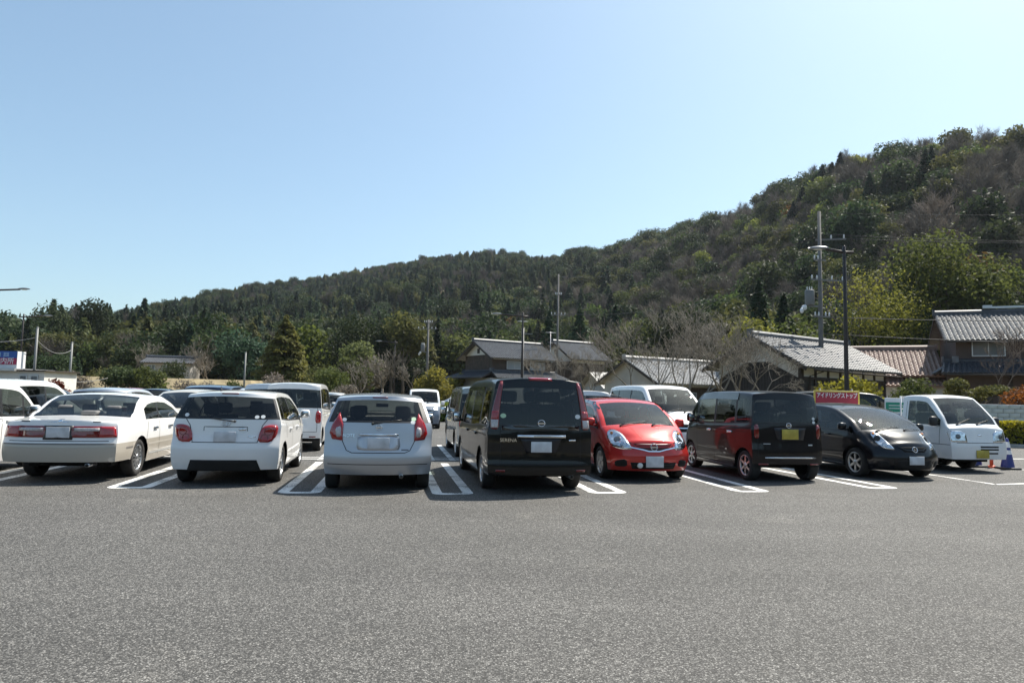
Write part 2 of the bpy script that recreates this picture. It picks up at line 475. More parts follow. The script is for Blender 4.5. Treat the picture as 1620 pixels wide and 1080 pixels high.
# painted bays: a hairpin (two lines joined by a rounded end) between neighbouring bays
def hairpin(tip, length, ang, gap=0.64, w=0.16, name='parking_line'):
    d = Vector((math.sin(R(ang)), math.cos(R(ang)), 0)); s_ = Vector((d.y, -d.x, 0)); o = Vector((tip[0], tip[1], 0.004))
    mb = MB()
    g2 = gap/2
    outer, inner = [], []
    r_ = 0.17
    outer.append(o + s_*(-g2) + d*length); inner.append(o + s_*(-g2+w) + d*length)
    def arc(cx, cy, rad, a0, a1, n=5):
        return [(cx + rad*math.cos(R(a0+(a1-a0)*k/n)), cy + rad*math.sin(R(a0+(a1-a0)*k/n))) for k in range(n+1)]
    for (u, v) in arc(-g2+r_, r_, r_, 180, 270) + arc(g2-r_, r_, r_, 270, 360): outer.append(o + s_*u + d*v)
    ri = 0.06
    for (u, v) in arc(-g2+w+ri, w+ri, ri, 180, 270) + arc(g2-w-ri, w+ri, ri, 270, 360): inner.append(o + s_*u + d*v)
    outer.append(o + s_*g2 + d*length); inner.append(o + s_*(g2-w) + d*length)
    for k in range(len(outer)-1):
        mb.poly([outer[k], outer[k+1], inner[k+1], inner[k]])
    return tag(mb.build(name, ROAD_PAINT), kind='structure')
def bar(a, b, w=0.12):
    a, b = Vector((*a, 0.004)), Vector((*b, 0.004)); d = (b-a).normalized(); s_ = Vector((d.y, -d.x, 0))*w/2
    mb = MB(); mb.poly([a-s_, a+s_, b+s_, b-s_])
    return tag(mb.build('parking_line', ROAD_PAINT), kind='structure')
for tip, a in (((-8.35, 10.55), -9.5), ((-5.80, 10.50), -9.6), ((-3.15, 10.36), -9.0), ((-0.84, 10.56), -10.2), ((1.62, 11.05), -9.8), ((4.12, 11.58), -9.8), ((6.78, 12.42), -12)):
    hairpin(tip, 4.75, a)
dv = Vector((math.sin(R(-9.8)), math.cos(R(-9.8))))
bar((-14.4, 14.0), (11.5, 18.35), 0.13)
# second row of bays behind
for k in range(-4, 5):
    t = Vector((-1.55, 15.95)) + Vector((dv.y, -dv.x))*(2.5*k)
    u = t + dv*4.8; 
    s2 = Vector((dv.y, -dv.x))*0.24
    bar(t-s2, u-s2, 0.14); bar(t+s2, u+s2, 0.14)
bar((-14.6, 14.35), (11.3, 18.8), 0.12)
# bay at the right end, marked by a single line
bar((9.46, 13.45), (8.75, 17.2), 0.10)
bar((9.47, 13.44), (14.5, 15.1), 0.10)
bar((10.3, 17.9), (13.3, 16.1), 0.10)
bar((12.6, 19.6), (19.0, 20.9), 0.14)
# ---------------------------------------------------------------- houses
TILE_GREY = simple('roof_tile_grey', (0.112, 0.117, 0.125), 0.58, var=0.30, scale=3.0, spec=0.6)
TILE_DARK = simple('roof_tile_dark', (0.05, 0.057, 0.07), 0.5, var=0.28, scale=3.0, spec=0.6)
TILE_BROWN = simple('roof_tile_brown', (0.20, 0.13, 0.105), 0.55, var=0.28, scale=3.0, spec=0.6)
PLASTER = simple('white_plaster', (0.66, 0.65, 0.62), 0.9, var=0.10, scale=1.2)
PLASTER_GREY = simple('grey_plaster', (0.36, 0.345, 0.32), 0.9, var=0.12, scale=1.0)
PLANK_DARK = simple('charred_plank', (0.040, 0.036, 0.034), 0.8, var=0.35, scale=2.5)
PLANK_BROWN = simple('brown_plank', (0.075, 0.055, 0.042), 0.8, var=0.3, scale=2.5)
WOOD_DARK = simple('dark_timber', (0.045, 0.036, 0.030), 0.75, var=0.3, scale=4)
WALL_BROWN = simple('brown_wall', (0.085, 0.062, 0.055), 0.85, var=0.15, scale=2)
METAL_ROOF = simple('grey_sheet_roof', (0.30, 0.29, 0.27), 0.6, var=0.2, scale=1.5)
ALU = simple('aluminium_frame', (0.55, 0.56, 0.57), 0.4, 0.6, var=0.05)
PANE = simple('window_pane', (0.16, 0.18, 0.20), 0.06, coat=1.0, var=0.25, scale=0.8)
PANE_PALE = simple('window_pane_curtained', (0.42, 0.44, 0.46), 0.15, coat=1.0, var=0.15, scale=0.8)
CONCRETE = simple('concrete', (0.36, 0.35, 0.33), 0.9, var=0.18, scale=3, bump=0.2)

def tile_slope(name, parent, e0, e1, r1, r0, mat, tw=0.27, th=0.25):
    """tiled roof slope between eave e0-e1 and ridge r0-r1: rolled tile columns, stepped courses"""
    e0, e1, r0, r1 = map(Vector, (e0, e1, r0, r1))
    nrm = (e1-e0).cross(r0-e0).normalized()
    if nrm.z < 0: nrm = -nrm
    nc = max(3, int((e1-e0).length/tw)); nrw = max(3, int((r0-e0).length/th))
    mb = MB(); S = 5
    W = [0.0, 0.055, 0.085, 0.055, 0.0]
    cols = nc*S
    def P(u, v, h):
        a = e0.lerp(e1, u); b = r0.lerp(r1, u); return a.lerp(b, v) + nrm*h
    jr = random.Random(len(mb.v)+int(abs(e0.x)*100))
    jit = [[jr.uniform(-0.006, 0.006) for _ in range(nc)] for _ in range(nrw)]
    for k in range(nrw):
        v0, v1 = k/nrw, (k+1)/nrw
        base = len(mb.v)
        for (v, hh) in ((v0, 0.0), (v0, 0.045), (v1, 0.01)):
            for c in range(cols+1):
                cc = min(nc-1, c//S); w = W[c % S]*0.85
                mb.vert(P(c/cols, v, hh + (w if hh > 0 else 0) + jit[k][cc]))
        for q in range(2):
            for c in range(cols):
                i = base + q*(cols+1) + c
                mb.face((i, i+1, i+cols+2, i+cols+1), 0, False)
    # underside
    mb.poly([e0-nrm*0.06, r0-nrm*0.06, r1-nrm*0.06, e1-nrm*0.06])
    mb.poly([e0-nrm*0.06, e1-nrm*0.06, e1+nrm*0.03, e0+nrm*0.03])
    o = mb.build(name, mat, parent); o['kind'] = 'stuff'
    return o

def ridge_cap(parent, a, b, mat, h=0.30, w=0.26):
    a, b = Vector(a), Vector(b); d = (b-a).normalized(); s_ = d.cross(Vector((0, 0, 1)))
    mb = MB()
    prof = [(-w/2, -0.05), (-w/2, h*0.55), (-w*0.62/1, h*0.58), (-w*0.35, h*0.85), (0, h), (w*0.35, h*0.85), (w*0.62, h*0.58), (w/2, h*0.55), (w/2, -0.05)]
    n = len(prof)
    b0 = len(mb.v)
    for p in (a, b):
        for (u, v) in prof: mb.vert(p + s_*u + Vector((0, 0, v)))
    for k in range(n-1): mb.face((b0+k, b0+k+1, b0+n+k+1, b0+n+k))
    mb.face(range(b0, b0+n)); mb.face(range(b0+2*n-1, b0+n-1, -1))
    for p, q in ((a, -1), (b, 1)):
        mb.box(p + d*q*0.05 + Vector((0, 0, h*0.55)), (0.1, 0.34, 0.42), Matrix.Rotation(math.atan2(d.y, d.x), 3, 'Z'))
    return mb.build('ridge_tiles', mat, parent)

def planks(name, parent, p0, p1, z0, z1, mat, w=0.18, ztop=None):
    """vertical boards on the line p0-p1 (local xy); ztop(u) gives the top along the wall"""
    p0, p1 = Vector((*p0, 0)), Vector((*p1, 0)); L_ = (p1-p0).length; d = (p1-p0)/L_; n = Vector((d.y, -d.x, 0))
    nb = max(2, int(L_/w)); mb = MB(); r = random.Random(int(L_*100))
    for k in range(nb):
        a = p0 + d*(L_*k/nb+0.006); b = p0 + d*(L_*(k+1)/nb-0.006); dep = 0.025 + r.uniform(0, 0.012)
        za = ztop((k+0.0)/nb) if ztop else z1; zb = ztop((k+1.0)/nb) if ztop else z1
        q = [a + Vector((0, 0, z0)), b + Vector((0, 0, z0)), b + Vector((0, 0, zb)), a + Vector((0, 0, za))]
        f = [v + n*dep for v in q]
        mb.poly(f); mb.poly([q[0], f[0], f[3], q[3]]); mb.poly([f[1], q[1], q[2], f[2]]); mb.poly([q[3], f[3], f[2], q[2]])
    o = mb.build(name, mat, parent); o['kind'] = 'stuff'; return o

def window(parent, c, w, h, n, panes=2, pane=PANE, frame=ALU, depth=0.06):
    """sliding window centred at c (local), outward normal n (local xy)"""
    n = Vector((*n, 0)).normalized(); d = Vector((-n.y, n.x, 0)); rot = Matrix((d, n, Vector((0, 0, 1)))).transposed()
    c = Vector(c); t = 0.06
    mb = MB()
    for s_ in (-1, 1):
        mb.box(c + d*s_*(w/2-t/2) + n*depth/2, (t, depth, h), rot)
        mb.box(c + Vector((0, 0, s_*(h/2-t/2))) + n*depth/2, (w-2*t, depth*0.96, t), rot)
    for k in range(1, panes): mb.box(c + d*(-w/2+w*k/panes) + n*depth*0.4, (t*0.8, depth*0.7, h-2*t), rot)
    f = mb.build('window', frame, parent)
    for k in range(panes):
        m2 = MB(); pw = (w-2*t)/panes
        m2.box(c + d*(-w/2+t+pw*(k+0.5)) + n*(0.012 + 0.008*(k % 2)), (pw, 0.008, h-2*t), rot); m2.build('pane', pane, f)
    return f

def wall_box(parent, x0, x1, y0, y1, z0, z1, mat, name='wall'):
    mb = MB(); mb.box2(x0, x1, y0, y1, z0, z1); return mb.build(name, mat, parent)

def gable_roof(parent, x0, x1, y0, y1, ze, zr, mat, oe=0.7, og=0.5, ridge_mat=None, barge=WOOD_DARK, gable=PLASTER, wall_t=0.0, name='roof_slope'):
    """gable roof over the box, ridge along x"""
    ym = (y0+y1)/2; hw = (y1-y0)/2; s_ = (zr-ze)/hw
    zo = ze - s_*oe
    a, b = x0-og, x1+og
    tile_slope(name, parent, (a, y0-oe, zo), (b, y0-oe, zo), (b, ym, zr), (a, ym, zr), mat)
    tile_slope(name, parent, (b, y1+oe, zo), (a, y1+oe, zo), (a, ym, zr), (b, ym, zr), mat)
    ridge_cap(parent, (a, ym, zr), (b, ym, zr), ridge_mat or mat)
    for x in (a, b):
        for (ya, yb) in ((y0-oe, ym), (y1+oe, ym)):
            mb = MB(); p, q = Vector((x, ya, zo-0.10)), Vector((x, yb, zr-0.10)); L_ = (q-p).length
            rot = Vector((0, 1, 0)).rotation_difference((q-p).normalized()).to_matrix()
            mb.box((p+q)/2, (0.05, L_, 0.16), rot); mb.build('barge_board', barge, parent)
    for x, q in ((x0, -1), (x1, 1)):
        mb = MB()
        tri = [(x, y0, ze-0.02), (x, y1, ze-0.02), (x, ym, zr-0.08)]
        o_ = [(x+q*0.04, p[1], p[2]) for p in tri]
        mb.poly(tri); mb.poly(o_)
        for k in range(3): mb.poly([tri[k], tri[(k+1) % 3], o_[(k+1) % 3], o_[k]])
        mb.build('gable_wall', gable, parent)

def pent_roof(parent, p0, p1, out, zt, zb, depth, mat, ext=0.4):
    """lean-to tiled roof along wall line p0-p1 (local xy), falling outwards along out"""
    p0, p1, out = Vector((*p0, 0)), Vector((*p1, 0)), Vector((*out, 0)).normalized(); d = (p1-p0).normalized()
    Z = Vector((0, 0, 1))
    e0 = p0 - d*ext + out*depth + Z*zb; e1 = p1 + d*ext + out*depth + Z*zb
    r0 = p0 + Z*zt; r1 = p1 + Z*zt
    tile_slope('roof_slope', parent, e0, e1, r1, r0, mat)
    ridge_cap(parent, r0 + out*0.1, r1 + out*0.1, mat, 0.14, 0.2)
    for (e, r_) in ((e0, r0), (e1, r1)):
        mb = MB(); mb.poly([e, r_, r_ - Z*0.25, e - Z*0.1]); mb.build('roof_edge', WOOD_DARK, parent)

# --- black plank storehouse with white plaster gable
h = empty('storehouse', (13.75, 38.2, 0), R(35)); tag(h, 'black plank storehouse with white plaster gable and light tiled roof', 'house')
wall_box(h, 0.05, 8.8, -2.6, 2.6, 0, 3.72, PLASTER)
planks('plank_wall', h, (0.05, 2.6), (0.05, -2.6), 0, 3.6, PLANK_DARK, ztop=lambda u: 2.75 + 1.30*(1-abs(u-0.5)*2))
planks('plank_wall', h, (0.05, -2.6), (8.8, -2.6), 0, 2.75, PLANK_DARK)
gable_roof(h, 0.05, 8.8, -2.6, 2.6, 3.72, 5.15, TILE_GREY, 0.75, 0.65)
for k in range(8):
    x = 0.1 + 8.6*k/7
    mb = MB(); mb.box((x, -2.66, 1.86), (0.16, 0.12, 3.7)); mb.build('post', WOOD_DARK, h)
    if k < 7:
        mb = MB(); mb.box((x+8.6/14, -2.64, 3.2), (8.6/7-0.2, 0.06, 0.72)); mb.build('plaster_panel', PLASTER, h)
mb = MB(); mb.box((4.4, -2.67, 2.80), (8.9, 0.10, 0.13)); mb.build('beam', WOOD_DARK, h)
mb = MB(); mb.box((0.0, -2.63, 1.8), (0.16, 0.16, 3.6)); mb.build('post', WOOD_DARK, h)
mb = MB(); mb.box((1.6, -2.70, 1.2), (1.9, 0.06, 2.4)); mb.build('door', PLANK_BROWN, h)
mb = MB(); mb.tube([(0.1, -3.38, 3.20), (9.2, -3.38, 3.12)], 0.05, 8); mb.build('gutter', WOOD_DARK, h)
mb = MB(); mb.tube([(1.0, -3.36, 3.15), (0.7, -2.75, 2.9), (0.7, -2.72, 0.2)], 0.035, 6); mb.build('downpipe', WOOD_DARK, h)

# --- low house with reddish brown tiles
h = empty('bungalow', (26.1, 47.5, 0), R(-24)); tag(h, 'low grey walled house with reddish brown tiled roof', 'house')
wall_box(h, -6.0, 2.4, -2.8, 2.8, 0, 3.75, PLASTER_GREY)
gable_roof(h, -6.0, 2.4, -2.8, 2.8, 3.75, 5.25, TILE_BROWN, 0.8, 0.6, gable=PLASTER_GREY)
window(h, (2.42, 0.0, 2.0), 1.6, 1.1, (1, 0), pane=PANE)
mb = MB(); mb.box((2.9, -1.2, 2.95), (1.2, 3.2, 0.06)); mb.build('canopy', ALU, h)
wall_box(h, -1.0, 3.8, -3.9, -2.82, 0, 2.6, PLASTER_GREY, 'annexe_wall')
pent_roof(h, (-1.0, -2.84), (3.8, -2.84), (0, -1), 3.25, 2.65, 1.4, TILE_BROWN, 0.2)

# --- two-storey brown house on the right
h = empty('two_storey_house', (28.0, 42.9, 0), R(-24)); tag(h, 'two storey dark brown house with silver tiled roof and aluminium windows', 'house')
wall_box(h, 0, 10, 0, 6.0, 3.0, 6.0, WALL_BROWN, 'upper_wall')
wall_box(h, -0.6, 10.6, -0.5, 6.4, 0, 3.4, WALL_BROWN)
gable_roof(h, 0, 10, 0, 6.0, 5.95, 7.55, TILE_GREY, 0.8, 0.7, ridge_mat=TILE_DARK, gable=WALL_BROWN)
pent_roof(h, (-0.7, -0.02), (10.6, -0.02), (0, -1), 4.28, 3.45, 1.55, TILE_DARK, 0.35)
pent_roof(h, (-0.02, 6.2), (-0.02, -0.4), (-1, 0), 4.28, 3.45, 1.3, TILE_GREY, 0.35)
window(h, (1.7, -0.01, 5.05), 1.75, 0.95, (0, -1), pane=PANE)
window(h, (4.9, -0.01, 5.05), 1.75, 0.95, (0, -1), pane=PANE)
window(h, (8.0, -0.01, 5.05), 1.75, 0.95, (0, -1), pane=PANE)
for x in (3.9, 7.3): window(h, (x, -0.51, 1.55), 1.9, 1.9, (0, -1), pane=PANE)
mb = MB(); mb.box((1.0, -0.54, 1.3), (1.5, 0.06, 2.4)); mb.build('door', WOOD_DARK, h)
for k in range(4):
    mb = MB(); mb.box((0.2+2.5*k, -0.55, 1.7), (0.14, 0.1, 3.4)); mb.build('post', WOOD_DARK, h)
mb = MB(); mb.box((3.9, 3.0, 7.98), (3.4, 0.12, 0.14)); mb.box((2.3, 3.0, 8.02), (0.5, 0.3, 0.2)); mb.build('solar_rail', ALU, h)
for a, b in (((-0.6, -1.62, 3.38), (10.8, -1.62, 3.34)), ((-0.6, -0.85, 5.45), (10.5, -0.85, 5.42))):
    mb = MB(); mb.tube([a, b], 0.05, 6); mb.build('gutter', WOOD_DARK, h)

# --- two-storey farmhouse behind the minivan
h = empty('farmhouse', (-3.35, 69.5, 0), R(33)); tag(h, 'two storey farmhouse with brown plank walls behind the black minivan', 'house')
wall_box(h, 0, 7.1, -2.7, 2.7, 2.6, 5.6, PLANK_BROWN, 'upper_wall')
wall_box(h, -1.0, 7.7, -4.0, 3.6, 0, 3.2, PLASTER_GREY)
planks('plank_wall', h, (0.0, 2.7), (0.0, -2.7), 3.2, 5.5, PLANK_BROWN)
gable_roof(h, 0, 7.1, -2.7, 2.7, 5.6, 7.0, TILE_GREY, 0.8, 0.7, ridge_mat=TILE_DARK)
mb = MB(); mb.box((3.55, -2.74, 5.32), (6.9, 0.06, 0.42)); mb.build('plaster_band', PLASTER, h)
window(h, (2.6, -2.71, 4.6), 1.9, 0.85, (0, -1), pane=PANE_PALE)
window(h, (5.4, -2.71, 4.6), 1.9, 0.85, (0, -1), pane=PANE_PALE)
pent_roof(h, (-0.2, -2.72), (7.6, -2.72), (0, -1), 3.95, 3.2, 2.1, TILE_GREY, 0.5)
pent_roof(h, (-0.02, 2.8), (-0.02, -2.9), (-1, 0), 3.95, 3.2, 1.9, TILE_DARK, 0.9)
mb = MB(); mb.box((3.2, -4.03, 2.75), (7.0, 0.05, 0.7)); mb.build('plaster_band', PLASTER, h)
mb = MB(); mb.box((-0.03, 0, 6.0), (0.05, 0.5, 0.5)); mb.build('gable_vent', WOOD_DARK, h)
for (x, y, z0, z1) in ((5.6, 0.4, 6.9, 9.6),):
    mb = MB(); mb.tube([(x, y, z0), (x, y, z1)], 0.03, 6)
    for k in range(6): mb.tube([(x-0.5+0.18*k, y-0.4, z1-0.1), (x-0.5+0.18*k, y+0.4, z1-0.1)], 0.014, 4)
    mb.tube([(x-0.6, y, z1-0.1), (x+0.6, y, z1-0.1)], 0.018, 4); mb.build('aerial', ALU, h)

# --- second farmhouse beside it
h = empty('farmhouse', (5.0, 76.0, 0), R(33)); tag(h, 'tall narrow gabled house with tiled roof right of the plank farmhouse', 'house')
wall_box(h, 0, 4.6, -2.8, 2.8, 0, 6.0, PLASTER)
planks('plank_wall', h, (0.0, 2.8), (0.0, -2.8), 0, 5.4, PLANK_BROWN); planks('plank_wall', h, (0, -2.8), (4.6, -2.8), 0, 5.2, PLANK_BROWN)
gable_roof(h, 0, 4.6, -2.8, 2.8, 6.0, 7.6, TILE_GREY, 0.8, 0.6, ridge_mat=TILE_DARK)
mb = MB(); mb.box((-0.03, 0, 6.5), (0.06, 0.7, 0.6)); mb.build('gable_vent', WOOD_DARK, h)
mb = MB(); mb.tube([(-1.6, -1, 0), (-1.6, -1, 8.6)], 0.03, 6)
for k in range(5): mb.tube([(-2.0+0.2*k, -1.4, 8.5), (-2.0+0.2*k, -0.6, 8.5)], 0.014, 4)
mb.tube([(-2.2, -1, 8.5), (-1.0, -1, 8.5)], 0.018, 4); mb.tube([(-2.0, -1, 7.4), (-1.2, -1, 7.4)], 0.014, 4); mb.build('aerial', ALU, h)

# --- sheet-roofed shed and low tiled house behind the bare trees
h = empty('shed', (7.3, 60.0, 0), R(20)); tag(h, 'weathered shed with sagging grey sheet roof behind bare trees', 'shed')
wall_box(h, 0, 5.2, -2.2, 2.2, 0, 2.5, simple('shed_wall_blue_grey', (0.34, 0.36, 0.38), 0.85, var=0.2, scale=1.5))
mb = MB()
for s_ in (-1, 1):
    n = 26
    for k in range(n):
        a, b = -0.5+6.2*k/n, -0.5+6.2*(k+1)/n; z_ = 0.03*(k % 2)
        mb.poly([(a, s_*2.7, 2.30+z_), (b, s_*2.7, 2.30+z_), (b, 0, 3.75+z_), (a, 0, 3.75+z_)])
        mb.poly([(b, s_*2.7, 2.30+z_), (b, s_*2.7, 2.33-z_), (b, 0, 3.78-z_), (b, 0, 3.75+z_)])
o = mb.build('roof_sheets', METAL_ROOF, h); o['kind'] = 'stuff'
for x in (0, 5.2):
    mb = MB(); mb.poly([(x, -2.2, 2.5), (x, 2.2, 2.5), (x, 0, 3.7)]); mb.build('gable_wall', PLASTER_GREY, h)
h = empty('cottage', (8.9, 51.5, 0), R(30)); tag(h, 'low white plastered cottage with pale tiled roof behind bare trees', 'house')
wall_box(h, 0, 8.0, -3.0, 3.0, 0, 2.95, simple('aged_plaster', (0.46, 0.45, 0.43), 0.9, var=0.2, scale=0.8))
gable_roof(h, 0, 8.0, -3.0, 3.0, 2.95, 4.45, simple('roof_tile_pale', (0.34, 0.33, 0.315), 0.55, var=0.25, scale=3), 0.7, 0.5, gable=MATS['aged_plaster'])
planks('plank_wall', h, (0, -3.0), (8.0, -3.0), 0, 2.4, PLANK_BROWN); window(h, (3.0, -3.04, 1.5), 1.7, 1.1, (0, -1))

# --- low house on the bank at the far left
mb = MB()
B0 = [(-62, 64), (-50, 66), (-34, 68), (-27, 71), (-24, 80)]
for a, b in zip(B0, B0[1:]):
    mb.poly([(a[0], a[1], -0.05), (b[0], b[1], -0.05), (b[0]-1.2, b[1]+3.2, 2.6), (a[0]-1.2, a[1]+3.2, 2.6)])
    mb.poly([(a[0]-1.2, a[1]+3.2, 2.6), (b[0]-1.2, b[1]+3.2, 2.6), (b[0]-6, b[1]+45, 2.9), (a[0]-6, a[1]+45, 2.9)])
tag(mb.build('embankment', simple('dry_bank_grass', (0.30, 0.24, 0.14), 0.95, var=0.4, scale=1.2, bump=0.6, bscale=8)), kind='structure')
h = empty('cottage', (-45.5, 86, 2.7), R(8)); tag(h, 'small white house with flat grey roof on the dry grass bank', 'house')
wall_box(h, 0, 5.4, -2, 2, 0, 2.1, PLASTER_GREY)
gable_roof(h, 0, 5.4, -2, 2, 2.1, 2.7, TILE_DARK, 0.5, 0.4)
for x in (0.9, 2.6, 4.3): window(h, (x, -2.01, 1.2), 0.9, 1.1, (0, -1))
# ---------------------------------------------------------------- trees
def leaf_mat(name, col, var=0.35, hue=0.03, trans=0.45, rough=0.6):
    if name in MATS: return MATS[name]
    m_ = bpy.data.materials.new(name); m_.use_nodes = True
    nt = m_.node_tree; N, Lk = nt.nodes, nt.links; N.clear()
    out = N.new('ShaderNodeOutputMaterial')
    at = N.new('ShaderNodeAttribute'); at.attribute_name = 'shade'
    oi = N.new('ShaderNodeObjectInfo')
    mr = N.new('ShaderNodeMapRange'); mr.inputs['To Min'].default_value = 1-var; mr.inputs['To Max'].default_value = 1+var
    Lk.new(at.outputs['Fac'], mr.inputs['Value'])
    m2 = N.new('ShaderNodeMapRange'); m2.inputs['To Min'].default_value = 0.70; m2.inputs['To Max'].default_value = 1.30
    Lk.new(oi.outputs['Random'], m2.inputs['Value'])
    mu = N.new('ShaderNodeMath'); mu.operation = 'MULTIPLY'; Lk.new(mr.outputs[0], mu.inputs[0]); Lk.new(m2.outputs[0], mu.inputs[1])
    hs = N.new('ShaderNodeHueSaturation'); hs.inputs['Color'].default_value = (*col, 1)
    m3 = N.new('ShaderNodeMapRange'); m3.inputs['To Min'].default_value = 0.5-hue; m3.inputs['To Max'].default_value = 0.5+hue*0.6
    fr = N.new('ShaderNodeMath'); fr.operation = 'FRACT'; ml = N.new('ShaderNodeMath'); ml.operation = 'MULTIPLY'; ml.inputs[1].default_value = 17.31
    Lk.new(oi.outputs['Random'], ml.inputs[0]); Lk.new(ml.outputs[0], fr.inputs[0]); Lk.new(fr.outputs[0], m3.inputs['Value'])
    Lk.new(m3.outputs[0], hs.inputs['Hue']); Lk.new(mu.outputs[0], hs.inputs['Value'])
    df = N.new('ShaderNodeBsdfPrincipled'); df.inputs['Roughness'].default_value = rough; df.inputs['Specular IOR Level'].default_value = 0.12
    tr = N.new('ShaderNodeBsdfTranslucent')
    Lk.new(hs.outputs[0], df.inputs['Base Color'])
    hs2 = N.new('ShaderNodeHueSaturation'); hs2.inputs['Value'].default_value = 1.35; hs2.inputs['Saturation'].default_value = 1.1; hs2.inputs['Hue'].default_value = 0.49
    Lk.new(hs.outputs[0], hs2.inputs['Color']); Lk.new(hs2.outputs[0], tr.inputs[0])
    mx = N.new('ShaderNodeMixShader'); mx.inputs[0].default_value = trans
    Lk.new(df.outputs[0], mx.inputs[1]); Lk.new(tr.outputs[0], mx.inputs[2]); Lk.new(mx.outputs[0], out.inputs['Surface'])
    MATS[name] = m_
    return m_
BARK = simple('bark_grey_brown', (0.10, 0.082, 0.065), 0.9, var=0.35, scale=8, bump=0.4, bscale=30)
BARK_PALE = simple('bark_pale', (0.20, 0.175, 0.145), 0.9, var=0.3, scale=8)
TWIG = simple('twig_brown', (0.135, 0.105, 0.085), 0.9, var=0.35, scale=1.5)
TWIG_PALE = simple('twig_pale', (0.185, 0.165, 0.135), 0.9, var=0.3, scale=1.5)
L_DARK = leaf_mat('leaf_dark_evergreen', (0.036, 0.054, 0.024), trans=0.32)
L_CONIFER = leaf_mat('leaf_cedar', (0.034, 0.056, 0.030), trans=0.28)
L_PINE = leaf_mat('leaf_pine_olive', (0.070, 0.080, 0.030), trans=0.34)
L_MID = leaf_mat('leaf_mid_green', (0.066, 0.090, 0.030), trans=0.38)
L_BRIGHT = leaf_mat('leaf_bright_green', (0.11, 0.135, 0.036), trans=0.5)
L_YELLOW = leaf_mat('leaf_yellow_green', (0.18, 0.175, 0.035), trans=0.5)
L_RUST = leaf_mat('leaf_rust', (0.10, 0.065, 0.025), trans=0.35)
L_BLUE = leaf_mat('leaf_blue_green', (0.055, 0.095, 0.060), trans=0.35)
L_TWIGMASS = leaf_mat('twig_mass', (0.100, 0.090, 0.077), trans=0.15, hue=0.015)
L_TWIGMASS_P = leaf_mat('twig_mass_pale', (0.17, 0.148, 0.120), trans=0.15, hue=0.015)
L_BAMBOO = leaf_mat('leaf_bamboo', (0.20, 0.20, 0.05), trans=0.5)

class Leaves:
    def __init__(s, seed): s.v = []; s.f = []; s.sh = []; s.r = random.Random(seed)
    def quad(s, p, n, size, aspect=1.6, shade=0.5):
        r = s.r
        n = n.normalized() if n.length > 1e-6 else Vector((0, 0, 1))
        a = n.orthogonal().normalized(); a.rotate(Quaternion(n, r.uniform(0, 6.283))); b = n.cross(a)
        a = a*size*aspect*0.5; b = b*size*0.5
        i = len(s.v)
        s.v += [tuple(p-a), tuple(p-b*r.uniform(.6, 1)+n*size*.1), tuple(p+a), tuple(p+b*r.uniform(.6, 1)+n*size*.1)]
        s.f.append((i, i+1, i+2, i+3)); s.sh.append(shade)
    def sliver(s, p, d, length, w, shade=0.5):
        d = d.normalized(); a = d.orthogonal().normalized(); a.rotate(Quaternion(d, s.r.uniform(0, 6.283)))
        i = len(s.v)
        s.v += [tuple(p - a*w*.5), tuple(p + a*w*.5), tuple(p + d*length)]
        s.f.append((i, i+1, i+2)); s.sh.append(shade)
    def mesh(s, name, mat):
        me = bpy.data.meshes.new(name); me.from_pydata(s.v, [], s.f); me.materials.append(mat)
        at = me.attributes.new('shade', 'FLOAT', 'FACE'); at.data.foreach_set('value', s.sh)
        me.update(); return me

def rnd_dir(r):
    z = r.uniform(-1, 1); a = r.uniform(0, 6.283); q = math.sqrt(1-z*z); return Vector((q*math.cos(a), q*math.sin(a), z))

def crown_broad(seed, h, w, base, n, leaf, lobes=9, flat=1.0, ragged=0.35):
    """leaf clumps over many small lobes placed in an egg-shaped crown"""
    L_ = Leaves(seed); r = L_.r
    ch = h - base; c0 = Vector((0, 0, base + ch*0.52))
    LB = []
    for k in range(lobes):
        d = rnd_dir(r); d.z = d.z*0.85 + 0.12
        q = r.uniform(0.35, 0.78)
        p = c0 + Vector((d.x*w*0.5*q, d.y*w*0.5*q, d.z*ch*0.5*q))
        LB.append((p, r.uniform(0.20, 0.36)*min(w, ch)*r.uniform(1-ragged, 1+ragged*0.6), r.uniform(0.25, 0.75)))
    tot = sum(l[1]**2 for l in LB)
    for p, rad, sh in LB:
        m_ = int(n*rad*rad/tot)
        for _ in range(m_):
            d = rnd_dir(r); d.z = d.z*0.9+0.15
            q = r.uniform(0.55, 1.06)
            pos = p + Vector((d.x*rad*q, d.y*rad*q, d.z*rad*q*flat))
            # small sub-clumps
            pos += rnd_dir(r)*leaf*0.6
            nn = d*0.7 + rnd_dir(r)*0.8
            L_.quad(pos, nn, leaf*r.uniform(0.6, 1.35), 1.5, min(1, max(0, sh + r.uniform(-0.35, 0.35))))
    return L_, LB

def crown_cone(seed, h, w, base, n, leaf, droop=0.35, tiers=None, tip=0.02):
    L_ = Leaves(seed); r = L_.r
    ch = h-base
    nb = tiers or int(ch*15)
    for k in range(nb):
        t = (k + r.uniform(0, 1))/nb; z = base + ch*t
        rad = w*0.5*((1-t**1.5)**0.9 + tip)*r.uniform(0.72, 1.12)*(1 if t > 0.12 else 0.75+2*t)
        a = r.uniform(0, 6.283); sh = r.uniform(0.25, 0.75)
        m_ = max(3, int(n/nb*(0.35+1.3*(1-t))))
        for _ in range(m_):
            q = math.sqrt(r.uniform(0.02, 1)); aa = a + r.gauss(0, 0.30)
            pos = Vector((math.cos(aa)*rad*q, math.sin(aa)*rad*q, z - droop*rad*q*q + r.gauss(0, leaf*0.5)))
            L_.quad(pos, Vector((math.cos(aa)*0.5, math.sin(aa)*0.5, 0.8)) + rnd_dir(r)*0.7, leaf*r.uniform(0.6, 1.3), 1.8, min(1, max(0, sh+r.uniform(-.3, .3))))
    return L_

